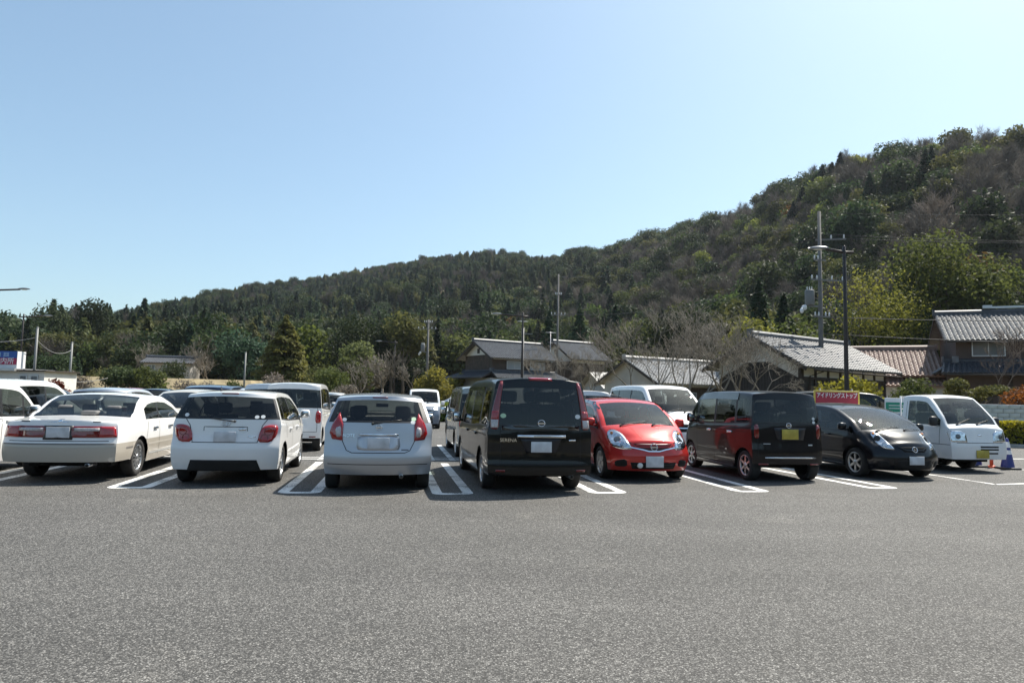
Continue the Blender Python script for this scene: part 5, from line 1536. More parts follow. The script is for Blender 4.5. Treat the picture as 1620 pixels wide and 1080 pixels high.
def make_car(name, s, loc, heading, label, group=None, cat='car', anchor='rear', paint=None, details=None, wheel='five', seats=SEAT_DARK, rear_seat=True, lowdetail=False):
    """loc: ground point under the anchor axle's middle ('rear' / 'front' axle) ; heading: angle of the nose, clockwise from +Y (deg)"""
    B = Body(s)
    ax = {'rear': B.xra, 'front': B.xfa, 'mid': 0.0}[anchor]
    ang = R(90 - heading)
    d = Vector((math.cos(ang), math.sin(ang), 0))
    root = empty(name, Vector((loc[0], loc[1], 0)) - d*ax, ang)
    tag(root, label, cat, group)
    tags = {}
    for f, t in B.F: tags[t] = 1
    for t in tags:
        if t == 'body': link_mesh('body', B.submesh('body', t, paint), root)
        elif t == 'pillar': link_mesh('window_pillars', B.submesh('window_pillars', t, s.get('pillar_mat', BLACK_PLASTIC)), root)
        elif t == 'cladding': link_mesh('bumper_cladding', B.submesh('bumper_cladding', t, BLACK_PLASTIC), root)
        elif t == 'roof': link_mesh('roof', B.submesh('roof', t, s['top_mat']), root)
        elif t == 'windscreen': link_mesh('windscreen', B.submesh('windscreen', t, GLASS_CLEAR), root)
        elif t == 'rear_window': link_mesh('rear_window', B.submesh('rear_window', t, s.get('rglass', GLASS_DARK)), root)
        elif t.startswith('side_window'):
            _, sd, k, g = t.split('|')
            link_mesh('side_window', B.submesh('side_window', t, GLASS_DARK if g == 'd' else GLASS_CLEAR), root)
    L, W, rt = s['L'], s['W'], s['rt']; hw = W/2
    Ra = s.get('Ra', rt+0.055)
    # underside and wheel wells
    u = MB()
    zf = min(0.62, s['belt'][0][1]-0.22)
    u.box2(-L/2+0.55, L/2-0.55, -hw+0.26, hw-0.26, 0.22, zf)
    u.box2(-L/2+0.25, -L/2+0.548, -hw+0.3, hw-0.3, 0.33, zf)
    u.box2(L/2-0.548, L/2-0.32, -hw*0.62, hw*0.62, 0.22, 0.42)
    u.box2(B.xra+Ra, B.xfa-Ra, -hw+0.06, hw-0.06, 0.20, 0.34)
    u.box2(-L/2+0.32, L/2-0.62, -hw+0.16, hw-0.16, zf-0.03, zf)
    for axx in (B.xra, B.xfa):
        for sg in (-1, 1):
            pr = [(axx + (Ra-0.004)*math.cos(math.pi*k/12), rt + (Ra-0.004)*math.sin(math.pi*k/12)) for k in range(13)]
            for a, b in zip(pr, pr[1:]):
                u.poly([(a[0], sg*(hw-0.05), a[1]), (b[0], sg*(hw-0.05), b[1]), (b[0], sg*(hw-0.3), b[1]), (a[0], sg*(hw-0.3), a[1])])
    u.build('underbody', DARK, root)
    # wheels
    tm, hm, rm = wheel_meshes(rt, wheel)
    for axx in (B.xra, B.xfa):
        for sg in (1, -1):
            w = link_mesh('wheel', hm, root, (axx, sg*(hw-0.135), rt), (0, 0, 0 if sg > 0 else math.pi))
            link_mesh('tyre', tm, w); link_mesh('rim', rm, w)
    # interior
    cowl, head = s['ws']; zb = s['belt'][0][1]
    roofz = max(p[1] for p in s['prof'])
    if not lowdetail:
        db = MB(); zdash = lerp_at(s['prof'], cowl) - 0.09
        db.rbox((cowl-0.30, 0, zdash-0.12), (0.55, W*0.78, 0.24), 0.06); db.build('dashboard', simple('dash_grey', (0.06, 0.06, 0.062), 0.8, var=0.1), root)
        rows = [s.get('seat_x', cowl-1.35)]
        if rear_seat: rows.append(s.get('rear_seat_x', rows[0]-0.95))
        if s.get('third'): rows.append(rows[-1]-0.85)
        sz = s.get('seat_z', 0.50)
        for ri, sx in enumerate(rows):
            top = min(sz+0.62, roofz-0.50)
            for sg in (-1, 1):
                m_ = MB(); rot = Matrix.Rotation(R(-14), 3, 'Y')
                m_.rbox((sx+0.25, sg*W*0.22, sz), (0.5, 0.48, 0.18), 0.06)
                m_.rbox((sx-0.05, sg*W*0.22, (sz+top)/2+0.05), (0.14, 0.46, top-sz), 0.06, rot)
                m_.rbox((sx-0.15, sg*W*0.22, top+0.17), (0.10, 0.25, 0.19), 0.04, rot)
                m_.tube([(sx-0.14, sg*W*0.22-0.05, top-0.02), (sx-0.15, sg*W*0.22-0.05, top+0.1)], 0.008, 5)
                m_.tube([(sx-0.14, sg*W*0.22+0.05, top-0.02), (sx-0.15, sg*W*0.22+0.05, top+0.1)], 0.008, 5)
                m_.build('seat', seats, root)
        st = MB(); cx, cz = cowl-0.62, zdash+0.02
        pts = [(cx + 0.10*math.sin(a)*0.9, -W*0.22 + 0.18*math.cos(a), cz + 0.16*math.sin(a)) for a in [2*math.pi*k/16 for k in range(17)]]
        st.tube(pts, 0.014, 6, caps=False); st.tube([(cx, -W*0.22, cz), (cx+0.25, -W*0.22, cz-0.1)], 0.03, 6)
        st.build('steering_wheel', BLACK_PLASTIC, root)
        rv = MB(); rv.rbox((head+0.12, 0, lerp_at(s['prof'], head)-0.17), (0.03, 0.23, 0.07), 0.012); rv.build('rear_view_mirror', BLACK_PLASTIC, root)
    # wing mirrors
    if s.get('mirror', True):
        mx = s.get('mirror_x', cowl-0.28); mz = lerp_at(s['belt'], mx)+0.09
        for sg in (1, -1):
            l, nr = B.hit('left' if sg > 0 else 'right', mx, mz-0.03)
            m_ = MB()
            m_.rbox((mx, l.y+sg*0.115, mz+0.03), (0.12, 0.18, s.get('mirror_h', 0.155)), 0.045)
            m_.rbox((mx+0.02, l.y+sg*0.03, mz-0.03), (0.07, 0.10, 0.05), 0.015)
            o = m_.build('wing_mirror', s.get('mirror_mat') or paint, root)
            g = MB(); g.rbox((mx-0.062, l.y+sg*0.115, mz+0.03), (0.012, 0.125, s.get('mirror_h', 0.155)-0.06), 0.004); g.build('mirror_glass', MIRROR, o)
    # panel gaps
    for view, ln in s.get('gaps', []):
        for vw in (('left', 'right') if view == 'side' else (view,)):
            gp = MB(); ribbon(B, gp, vw, ln, 0.011); gp.build('panel_gap', DARK, root)
    for hx, hz in s.get('handles', []):
        for sd, sg in (('left', 1), ('right', -1)):
            l, nr = B.hit(sd, hx, hz)
            hb = MB(); hb.rbox((hx, l.y+sg*0.014, hz), (0.19, 0.035, 0.045), 0.014); hb.build('door_handle', s.get('handle_mat') or paint, root)
    D = Detail(B, root, paint)
    if details: details(D)
    return root

class Detail:
    def __init__(s, B, root, paint): s.B, s.root, s.paint = B, root, paint
    def patch(s, name, view, pts, mat, off=0.003, thick=0.010, both=False, rings=3, sm=1, parent=None):
        out = []
        for sg in ((1, -1) if both else (1,)):
            vw = view; p = pts
            if sg < 0:
                if isinstance(view, tuple): vw = (view[0], -view[1]); p = [(-a, b) for a, b in pts]
                elif view == 'left': vw = 'right'
                else: p = [(-a, b) for a, b in pts]
            mb = MB(); patch(s.B, mb, vw, p, off, thick, rings, smooth_out=sm)
            out.append(mb.build(name, mat, parent or s.root))
        return out
    def ribbon(s, name, view, ln, w, mat, off=0.003):
        mb = MB(); ribbon(s.B, mb, view, ln, w, off); return mb.build(name, mat, s.root)
    def plate(s, view, z, y=0.0, mat=None, w=0.33, h=0.165, tilt=0):
        l, nr = s.B.hit(view, y, z); sx = -1 if view == 'rear' else 1
        l2, _ = s.B.hit(view, y, z+h*0.45); l1, _ = s.B.hit(view, y, z-h*0.45)
        x = min(l.x, l1.x, l2.x) if sx < 0 else max(l.x, l1.x, l2.x)
        mb = MB(); mb.rbox((x+sx*0.014, y, z), (0.012, w, h), 0.004, Matrix.Rotation(R(tilt), 3, 'Y')); return mb.build('number_plate', mat or PLATE_WHITE, s.root)
    def emblem_oval(s, view, y, z, rx, rz, bar=True, mat=None):
        """ring with a bar or inner loops, chrome"""
        mb = MB(); sx = -1 if view == 'rear' else 1
        def ring(cy, cz, a, b, r):
            pts = []
            for k in range(19):
                t = 2*math.pi*k/18; l, nr = s.B.hit(view, cy + a*math.cos(t), cz + b*math.sin(t)); pts.append(l + nr*0.012)
            mb.tube(pts, r, 5, caps=False)
        ring(y, z, rx, rz, 0.007)
        if bar == 'inner':
            ring(y, z+rz*0.35, rx*0.55, rz*0.5, 0.005); ring(y, z+rz*0.05, rx*0.25, rz*0.9, 0.005)
        elif bar == 'h':
            for q in (-0.45, 0.45):
                l, _ = s.B.hit(view, y+rx*q, z); mb.box((l.x+sx*0.012, y+rx*q*0.9, z), (0.01, 0.012, rz*1.4))
            l, _ = s.B.hit(view, y, z); mb.box((l.x+sx*0.012, y, z), (0.01, rx*0.8, 0.012))
        elif bar:
            l, nr = s.B.hit(view, y, z); mb.box((l.x+sx*0.016, y, z), (0.012, rx*2.3, rz*0.36))
        return mb.build('emblem', mat or CHROME, s.root)
    def text(s, body, view, y, z, size, mat, name='badge_lettering'):
        l, nr = s.B.hit(view, y, z)
        o = text_mesh(name, body, size, mat, s.root, 0.003)
        zx = nr.normalized(); xx = Vector((0, 0, 1)).cross(zx).normalized(); yy = zx.cross(xx)
        o.matrix_local = Matrix.Translation(l + nr*0.008) @ Matrix((xx, yy, zx)).transposed().to_4x4()
        return o
    def wiper(s, view, a, b, lift=0.015):
        mb = MB(); pts = []
        for k in range(6):
            p = Vector(a).lerp(Vector(b), k/5); l, nr = s.B.hit(view, p.x, p.y); pts.append(l + nr*lift)
        mb.tube(pts, [0.014, 0.011, 0.009, 0.008, 0.007, 0.006], 6)
        l, nr = s.B.hit(view, *a); mb.sphere(l+nr*0.012, 0.022, 8, 5)
        return mb.build('wiper', BLACK_PLASTIC, s.root)
    def antenna(s, x, y, length=0.2, lean=-0.5):
        l, nr = s.B.hit('top', x, y)
        mb = MB(); mb.lathe([(0.022, -0.01), (0.02, 0.02), (0.008, 0.035)], 8, 'Z', l)
        mb.tube([l+Vector((0, 0, .03)), l+Vector((lean*length, 0, .03+length))], [0.006, 0.004], 6)
        return mb.build('antenna', BLACK_PLASTIC, s.root)
    def exhaust(s, y, z, xin=0.10):
        mb = MB(); x = -s.B.L/2
        mb.lathe([(0.028, xin-0.06), (0.032, xin-0.06), (0.032, xin+0.25), (0.028, xin+0.25)], 12, 'X', (x, y, z)); return mb.build('exhaust_pipe', ALLOY, s.root)
    def sticker(s, view, y, z, r=0.035, mat=None):
        mb = MB(); pts = []
        for a, b in ell(y, z, r, r*0.8, 12):
            l, nr = s.B.hit(view, a, b); pts.append(l + nr*0.004)
        mb.poly(pts if view == 'front' else pts[::-1]); mb.build('sticker', mat or STICKER, s.root)
    def headlight(s, view, pts, both=True, bulb=None):
        for o in s.patch('headlight', view, pts, LAMP_CHROME, 0.001, 0.004, both=both, rings=4):
            pass

# ---------------------------------------------------------------- cars: the front row
P_WHITE = car_paint('paint_white', (0.80, 0.80, 0.79))
P_PEARL = car_paint('paint_pearl_white_over_champagne', (0.80, 0.79, 0.77), low=(0.44, 0.40, 0.34), zlow=0.62)
P_SILVER = car_paint('paint_silver', (0.46, 0.47, 0.49), metal=0.65, rough=0.38)
P_BLACK = car_paint('paint_black', (0.003, 0.003, 0.0035), rough=0.3, dust=0.012, coat=0.6)
P_PURPLE = car_paint('paint_black_purple', (0.005, 0.003, 0.0045), rough=0.3, dust=0.012, coat=0.6)
P_NAVY = car_paint('paint_black_blue', (0.003, 0.0035, 0.006), rough=0.3, dust=0.012, coat=0.6)
P_RED = car_paint('paint_red', (0.50, 0.020, 0.016), metal=0.25, rough=0.35)
P_BEIGE = car_paint('paint_champagne', (0.60, 0.56, 0.48), metal=0.3, rough=0.4)
P_GREYGOLD = car_paint('paint_grey_beige', (0.30, 0.31, 0.29), metal=0.6, rough=0.35)
HEAD = -9.8            # heading of the stalls, clockwise from straight ahead

# --- white over champagne saloon
SEDAN = dict(L=4.82, W=1.76, wb=2.78, ro=1.10, rt=0.32, sill=0.22, bot_r=0.33,
    prof=[(-2.41, 0.99), (-1.72, 1.025), (-1.50, 1.045), (-0.98, 1.385), (-0.45, 1.44), (0.32, 1.405), (1.22, 1.0), (1.45, 0.97), (2.0, 0.90), (2.41, 0.76)],
    belt=[(-2.41, 0.93), (-1.0, 0.95), (1.2, 0.91), (2.41, 0.76)], rc=[(-2.41, 0.05), (-1.5, 0.06), (-0.8, 0.08), (0.4, 0.07), (1.3, 0.07), (2.41, 0.1)],
    wins=[(-1.08, -0.42, 'c'), (-0.34, 0.92, 'c')], ws=(1.20, 0.42), rg=(-1.56, -0.86), rglass=GLASS_CLEAR, tws=0.955, psmooth=1,
    xr=[(0.2, 0.10), (0.36, 0.01), (0.62, 0.0), (0.66, 0.045), (0.95, 0.075), (1.05, 0.12)], xf=[(0.2, 0.08), (0.45, 0.0), (0.6, 0.02), (0.8, 0.10)],
    cr=0.13, pr=3.2, tumble=0.32, shoulder=0.0, DR=0.9, belt_trim=False,
    gaps=[('side', [(-0.38, 0.30), (-0.38, 0.93)]), ('side', [(-1.05, 0.60), (-0.98, 0.93)]), ('side', [(0.98, 0.32), (0.98, 0.9)]), ('rear', [(-0.72, 0.66), (0.72, 0.66)])],
    handles=[(-0.62, 0.80), (0.22, 0.80)], handle_mat=simple('chrome_handle', (0.35, 0.35, 0.35), 0.2, 1.0, var=0.05))
def det_sedan(D):
    D.patch('tail_light_band', 'rear', rect(-0.60, 0.60, 0.715, 0.895), LENS_DKRED, 0.004, 0.012, sm=0)
    D.patch('tail_light', ('rear', -14), [(0.58, 0.715), (0.84, 0.72), (0.81, 0.885), (0.58, 0.89)], LENS_RED, 0.006, 0.016, both=True, sm=0)
    D.patch('tail_light_clear_band', 'rear', rect(0.22, 0.58, 0.815, 0.865), LENS_CLEAR, 0.012, 0.014, both=True, sm=0)
    D.patch('plate_recess', 'rear', rect(-0.21, 0.21, 0.68, 0.90), BLACK_PLASTIC, 0.006, 0.014, sm=0)
    D.plate('rear', 0.795, w=0.34, h=0.17)
    D.patch('emblem', 'rear', [(-0.05, 0.965), (0, 0.945), (0.05, 0.965), (0.03, 0.995), (-0.03, 0.995)], CHROME, 0.002, 0.006, sm=0)
    D.patch('emblem', 'rear', [(-0.18, 0.950), (0.18, 0.950), (0.06, 0.968), (-0.06, 0.968)], CHROME, 0.001, 0.004, sm=0)
    D.patch('badge_lettering', 'rear', rect(0.44, 0.60, 0.955, 0.975), simple('badge_dark', (0.1, 0.1, 0.1), 0.3, 0.8, var=0.2), 0.001, 0.003, sm=0)
    D.patch('badge_lettering', 'rear', rect(-0.58, -0.47, 0.955, 0.97), MATS['badge_dark'], 0.001, 0.003, sm=0)
    D.ribbon('bumper_trim', 'rear', [(-0.80, 0.615), (0.80, 0.615)], 0.02, simple('trim_grey', (0.16, 0.15, 0.14), 0.5, var=0.1), 0.004)
    for sd in ('left', 'right'):
        D.ribbon('side_moulding', sd, [(-1.95, 0.53), (-1.68, 0.53)], 0.03, MATS['trim_grey'])
        D.ribbon('side_moulding', sd, [(-0.95, 0.53), (1.3, 0.53)], 0.035, simple('trim_champagne', (0.40, 0.37, 0.32), 0.4, var=0.05))
        D.ribbon('side_moulding', sd, [(-0.95, 0.36), (1.3, 0.36)], 0.03, simple('trim_silver', (0.6, 0.6, 0.58), 0.3, 0.6, var=0.05))
    mb = MB(); mb.rbox((-1.42, -0.1, 1.08), (0.30, 0.26, 0.08), 0.03); mb.build('tissue_box', SEAT_GREY, D.root)
    mb = MB(); mb.rbox((-1.25, 0, 0.93), (0.6, 1.3, 0.12), 0.04); mb.build('parcel_shelf', SEAT_DARK, D.root)
    D.exhaust(-0.45, 0.28)

# --- white five-door hatchback with full rear valance
IST = dict(L=3.855, W=1.67, wb=2.37, ro=0.68, rt=0.31, sill=0.24, bot_r=0.25,
    prof=[(-1.93, 1.475), (-1.5, 1.505), (-0.7, 1.53), (0.1, 1.51), (0.42, 1.47), (1.18, 1.07), (1.55, 0.98), (1.93, 0.82)],
    belt=[(-1.93, 1.05), (-0.8, 1.0), (1.2, 0.95), (1.93, 0.75)], rc=[(-1.93, 0.035), (-0.5, 0.06), (0.5, 0.07), (1.3, 0.08), (1.93, 0.1)],
    wins=[(-1.78, -1.40, 'd'), (-1.32, -0.42, 'd'), (-0.34, 0.85, 'c')], ws=(1.16, 0.45), rwin=0.955, rblack=1.0,
    xr=[(0.2, 0.07), (0.42, 0.0), (0.66, 0.0), (0.69, 0.06), (1.04, 0.09), (1.08, 0.10), (1.42, 0.28), (1.5, 0.30)], xf=[(0.2, 0.1), (0.5, 0.0), (0.8, 0.1)],
    cr=0.14, pr=3.0, tumble=0.42, DR=1.1, wm=0.02, crown=0.032,
    width=[(-1.93, 0.825), (-1.5, 0.835), (0.9, 0.83), (1.5, 0.80), (1.93, 0.72)],
    gaps=[('side', [(-0.38, 0.30), (-0.38, 0.96)]), ('side', [(-1.02, 0.72), (-1.2, 0.98)]), ('side', [(0.9, 0.32), (0.92, 0.95)]),
          ('rear', [(-0.50, 0.685), (0.50, 0.685)]), ('rear', [(-0.62, 1.05), (-0.55, 0.95), (-0.49, 0.685)]), ('rear', [(0.62, 1.05), (0.55, 0.95), (0.49, 0.685)]),
          ('rear', [(-0.33, 0.865), (-0.33, 0.93), (0.33, 0.93), (0.33, 0.865)])],
    handles=[(-0.66, 0.86), (0.18, 0.86)], mirror_x=0.78)
def det_ist(D):
    D.patch('tail_light', ('rear', -18), [(0.49, 0.69), (0.70, 0.685), (0.80, 0.79), (0.825, 0.95), (0.70, 0.965), (0.58, 0.94), (0.52, 0.85)], LENS_RED, 0.005, 0.028, both=True, sm=1, rings=4)
    for sg in (1, -1):
        for (y, z, r_) in ((0.66, 0.86, 0.062), (0.60, 0.755, 0.055)):
            mb = MB(); l, nr = D.B.hit(('rear', -18*sg), sg*y, z)
            q = nr.to_track_quat('Z', 'Y').to_matrix()
            pts = [l + nr*0.034 + q @ Vector((r_*math.cos(a), r_*math.sin(a), 0)) for a in [2*math.pi*k/14 for k in range(15)]]
            mb.tube(pts, 0.007, 5, caps=False); mb.build('lamp_ring', LENS_DKRED, D.root)
    D.plate('rear', 0.775)
    D.patch('plate_handle', 'rear', rect(-0.31, -0.20, 0.878, 0.91), CHROME, 0.004, 0.014)
    D.emblem_oval('rear', 0, 0.985, 0.062, 0.042, 'inner')
    D.patch('rear_valance', 'rear', [(-0.56, 0.235), (-0.50, 0.41), (0.50, 0.41), (0.56, 0.235)], DARK, 0.002, 0.004, sm=0)
    D.wiper('rear', (-0.13, 1.02), (0.22, 1.055), 0.02)
    D.patch('brake_light', 'rear', rect(-0.13, 0.13, 1.452, 1.472), LENS_DKRED, 0.004, 0.008, sm=0)
    D.sticker('rear', -0.46, 1.09, 0.034); D.sticker('rear', -0.55, 1.095, 0.034); D.sticker('rear', 0.62, 1.11, 0.036)
    D.patch('badge_lettering', 'rear', rect(-0.46, -0.34, 0.765, 0.785), CHROME, 0.001, 0.003, sm=0)
    D.antenna(-1.2, 0.25, 0.05)

# --- silver compact hatchback
NOTE = dict(L=4.10, W=1.695, wb=2.60, ro=0.70, rt=0.30, sill=0.22, bot_r=0.27,
    prof=[(-2.05, 1.47), (-1.6, 1.50), (-0.8, 1.53), (0.0, 1.515), (0.5, 1.46), (1.35, 1.03), (1.7, 0.93), (2.05, 0.78)],
    belt=[(-2.05, 1.06), (-1.2, 1.03), (-0.2, 0.97), (1.3, 0.93), (2.05, 0.72)], rc=[(-2.05, 0.035), (-1.2, 0.065), (1.4, 0.08), (2.05, 0.1)],
    wins=[(-1.50, -1.22, 'd'), (-1.14, -0.26, 'd'), (-0.18, 1.02, 'c')], ws=(1.33, 0.50), rwin=0.86, rblack=0.955,
    xr=[(0.2, 0.08), (0.40, 0.0), (0.60, 0.0), (0.68, 0.05), (1.02, 0.10), (1.08, 0.12), (1.42, 0.34), (1.5, 0.36)], xf=[(0.2, 0.1), (0.5, 0.0), (0.8, 0.12)],
    cr=0.20, pr=2.6, tumble=0.42, DR=1.2, wm=0.018, crown=0.035, rglass=GLASS_MID,
    width=[(-2.05, 0.825), (-1.6, 0.848), (1.0, 0.845), (1.6, 0.81), (2.05, 0.70)],
    gaps=[('side', [(-0.22, 0.30), (-0.22, 0.98)]), ('side', [(-1.0, 0.74), (-1.15, 1.0)]), ('side', [(1.05, 0.30), (1.08, 0.93)]),
          ('rear', [(-0.58, 1.04), (-0.55, 0.78), (-0.48, 0.64), (-0.40, 0.605), (0.40, 0.605), (0.48, 0.64), (0.55, 0.78), (0.58, 1.04)]),
          ('rear', [(-0.76, 0.43), (0.76, 0.43)])],
    handles=[(-0.55, 0.86), (0.35, 0.86)], mirror_x=1.0)
def det_note(D):
    D.patch('tail_light', ('rear', -20), [(0.55, 0.785), (0.73, 0.80), (0.785, 0.90), (0.755, 1.02), (0.67, 1.20), (0.62, 1.12), (0.565, 1.03)], LENS_RED, 0.004, 0.022, both=True, rings=4, sm=0)
    D.patch('tail_light_clear', ('rear', -20), [(0.575, 0.83), (0.66, 0.84), (0.68, 0.97), (0.59, 1.0)], LENS_CLEAR, 0.022, 0.012, both=True, rings=2)
    D.patch('plate_recess', 'rear', [(-0.30, 0.64), (0.30, 0.64), (0.335, 0.70), (0.31, 0.88), (-0.31, 0.88), (-0.335, 0.70)], car_paint('paint_silver_recess', (0.50, 0.51, 0.54), metal=0.5), 0.001, 0.002, sm=1)
    D.plate('rear', 0.755, y=0.0)
    D.patch('handle_bar', 'rear', rect(-0.30, 0.30, 0.865, 0.895), CHROME, 0.004, 0.018)
    D.emblem_oval('rear', 0.0, 0.99, 0.045, 0.040, True)
    D.wiper('rear', (0.10, 1.045), (-0.34, 1.10), 0.02)
    D.sticker('rear', 0.53, 1.10, 0.035); D.sticker('rear', -0.53, 1.12, 0.038, STICKER_G); D.sticker('rear', -0.52, 1.07, 0.038)
    D.text('NOTE', 'rear', 0.45, 0.86, 0.07, CHROME)
    D.patch('badge_lettering', 'rear', rect(-0.46, -0.35, 0.645, 0.66), MATS['badge_dark'], 0.001, 0.003, sm=0)
    D.exhaust(-0.36, 0.25, 0.06); D.antenna(-1.15, 0.0, 0.22, -0.3)
    D.patch('brake_light', 'rear', rect(-0.12, 0.12, 1.44, 1.455), LENS_DKRED, 0.004, 0.01, sm=0)

# --- tall black minivan
SERENA = dict(L=4.69, W=1.70, wb=2.86, ro=0.90, rt=0.32, sill=0.26, bot_r=0.30,
    prof=[(-2.345, 1.80), (-1.9, 1.825), (-0.8, 1.84), (0.5, 1.83), (1.0, 1.77), (1.80, 1.14), (2.1, 1.02), (2.345, 0.86)],
    belt=[(-2.345, 1.04), (-1.0, 1.02), (-0.5, 0.98), (1.7, 0.95), (2.345, 0.80)], rc=[(-2.345, 0.07), (1.0, 0.07), (1.8, 0.08), (2.345, 0.1)],
    wins=[(-2.18, -1.32, 'd'), (-1.22, -0.16, 'd'), (-0.08, 1.0, 'c'), (1.06, 1.44, 'c')], ws=(1.78, 1.0), rwin=0.955, rblack=1.0,
    xr=[(0.2, 0.06), (0.40, 0.0), (0.46, 0.02), (0.50, 0.04), (1.0, 0.05), (1.75, 0.16), (1.84, 0.18)], xf=[(0.2, 0.08), (0.5, 0.0), (0.9, 0.1)],
    cr=0.09, pr=4.0, tumble=0.17, DR=0.9, wm=0.07, third=True, seat_z=0.72, crown=0.035,
    width=[(-2.345, 0.835), (-1.9, 0.85), (1.4, 0.85), (2.0, 0.82), (2.345, 0.74)],
    gaps=[('side', [(-0.12, 0.32), (-0.12, 0.96)]), ('side', [(-1.27, 0.75), (-1.27, 1.0)]), ('side', [(1.0, 0.34), (1.05, 0.95)]), ('side', [(-2.1, 0.90), (-0.15, 0.90)]),
          ('rear', [(-0.64, 1.0), (-0.64, 0.47), (0.64, 0.47), (0.64, 1.0)])],
    handles=[(-1.0, 0.88), (0.1, 0.88)], mirror_x=1.30, mirror_h=0.2)
def det_serena(D):
    D.patch('tail_light', ('rear', -22), [(0.69, 1.00), (0.83, 1.00), (0.82, 1.25), (0.77, 1.50), (0.715, 1.745), (0.65, 1.745), (0.675, 1.50), (0.69, 1.22)], LENS_DKRED, 0.004, 0.016, both=True, rings=4)
    D.patch('tail_light_brake', ('rear', -22), [(0.70, 1.15), (0.82, 1.15), (0.815, 1.28), (0.70, 1.29)], LENS_RED, 0.016, 0.008, both=True, sm=0)
    D.patch('tail_light_clear', ('rear', -22), [(0.70, 1.02), (0.82, 1.02), (0.82, 1.148), (0.70, 1.148)], LENS_CLEAR, 0.016, 0.008, both=True, sm=0)
    D.patch('brake_light', 'rear', rect(-0.19, 0.19, 1.765, 1.80), LENS_RED, 0.004, 0.02, sm=0)
    D.patch('tailgate_panel', 'rear', rect(-0.62, 0.62, 0.99, 1.07), simple('gloss_black', (0.006, 0.006, 0.007), 0.08, coat=1.0, var=0.1), 0.001, 0.003, sm=0)
    D.patch('chrome_garnish', 'rear', rect(-0.39, 0.38, 0.875, 0.92), CHROME, 0.004, 0.03, sm=0)
    D.patch('plate_recess', 'rear', [(-0.24, 0.64), (0.24, 0.64), (0.33, 0.865), (-0.33, 0.865)], simple('recess_navy', (0.008, 0.009, 0.014), 0.3, var=0.1), 0.001, 0.003, sm=0)
    D.plate('rear', 0.735)
    D.emblem_oval('rear', 0.0, 1.10, 0.055, 0.048, True)
    D.text('SERENA', 'rear', 0.52, 0.835, 0.075, CHROME)
    D.patch('badge_lettering', 'rear', rect(-0.56, -0.45, 0.825, 0.85), CHROME, 0.001, 0.003, sm=0)
    D.patch('bumper_reflector', 'rear', rect(0.57, 0.71, 0.355, 0.385), LENS_DKRED, 0.004, 0.008, both=True, sm=0)
    D.ribbon('bumper_line', 'rear', [(-0.78, 0.46), (0.78, 0.46)], 0.02, DARK)
    D.sticker('rear', 0.60, 1.21, 0.045, STICKER_G); D.sticker('rear', -0.60, 1.21, 0.045)
    for sd in ('left', 'right'):
        mb = MB()
        pts = [(x, 1.62+0.02*math.cos((x-0.2)*0.9)) for x in [-1.25, -0.9, -0.5, 0.0, 0.5, 0.95]]
        ribbon(D.B, mb, sd, pts, 0.07, 0.018); mb.build('door_visor', simple('smoke_visor', (0.03, 0.03, 0.032), 0.1, coat=1.0, var=0.1), D.root)
    D.exhaust(-0.5, 0.27, 0.12)

# --- red compact hatchback, nose towards the viewer
NOTE_RED = dict(L=4.02, W=1.69, wb=2.60, ro=0.66, rt=0.305, sill=0.22, bot_f=0.20, bot_r=0.28,
    prof=[(-2.01, 1.45), (-1.4, 1.50), (-0.5, 1.535), (0.1, 1.52), (0.50, 1.475), (1.42, 1.02), (1.62, 0.965), (1.86, 0.86), (2.01, 0.76)],
    belt=[(-2.01, 1.02), (-0.2, 0.97), (1.4, 0.92), (2.01, 0.70)], rc=[(-2.01, 0.08), (0.5, 0.07), (1.4, 0.09), (2.01, 0.12)],
    wins=[(-1.55, -1.22, 'd'), (-1.14, -0.26, 'd'), (-0.18, 0.86, 'c'), (0.93, 1.20, 'c')], ws=(1.40, 0.52), rwin=0.9, rblack=0.955,
    xr=[(0.2, 0.08), (0.5, 0.0), (1.0, 0.08), (1.5, 0.35)], xf=[(0.18, 0.10), (0.28, 0.03), (0.42, 0.0), (0.55, 0.02), (0.72, 0.07), (0.80, 0.13)],
    cf=0.25, pf=2.8, DF=0.95, tumble=0.34, DR=1.2, crown=0.05,
    width=[(-2.01, 0.80), (-1.6, 0.84), (1.0, 0.845), (1.6, 0.83), (2.01, 0.77)],
    gaps=[('side', [(-0.22, 0.30), (-0.22, 0.98)]), ('side', [(1.0, 0.30), (1.05, 0.93)]), ('top', [(1.42, 0.66), (1.80, 0.52), (1.93, 0.36)]), ('top', [(1.42, -0.66), (1.80, -0.52), (1.93, -0.36)])],
    handles=[(-0.55, 0.84), (0.35, 0.84)], mirror_x=0.98)
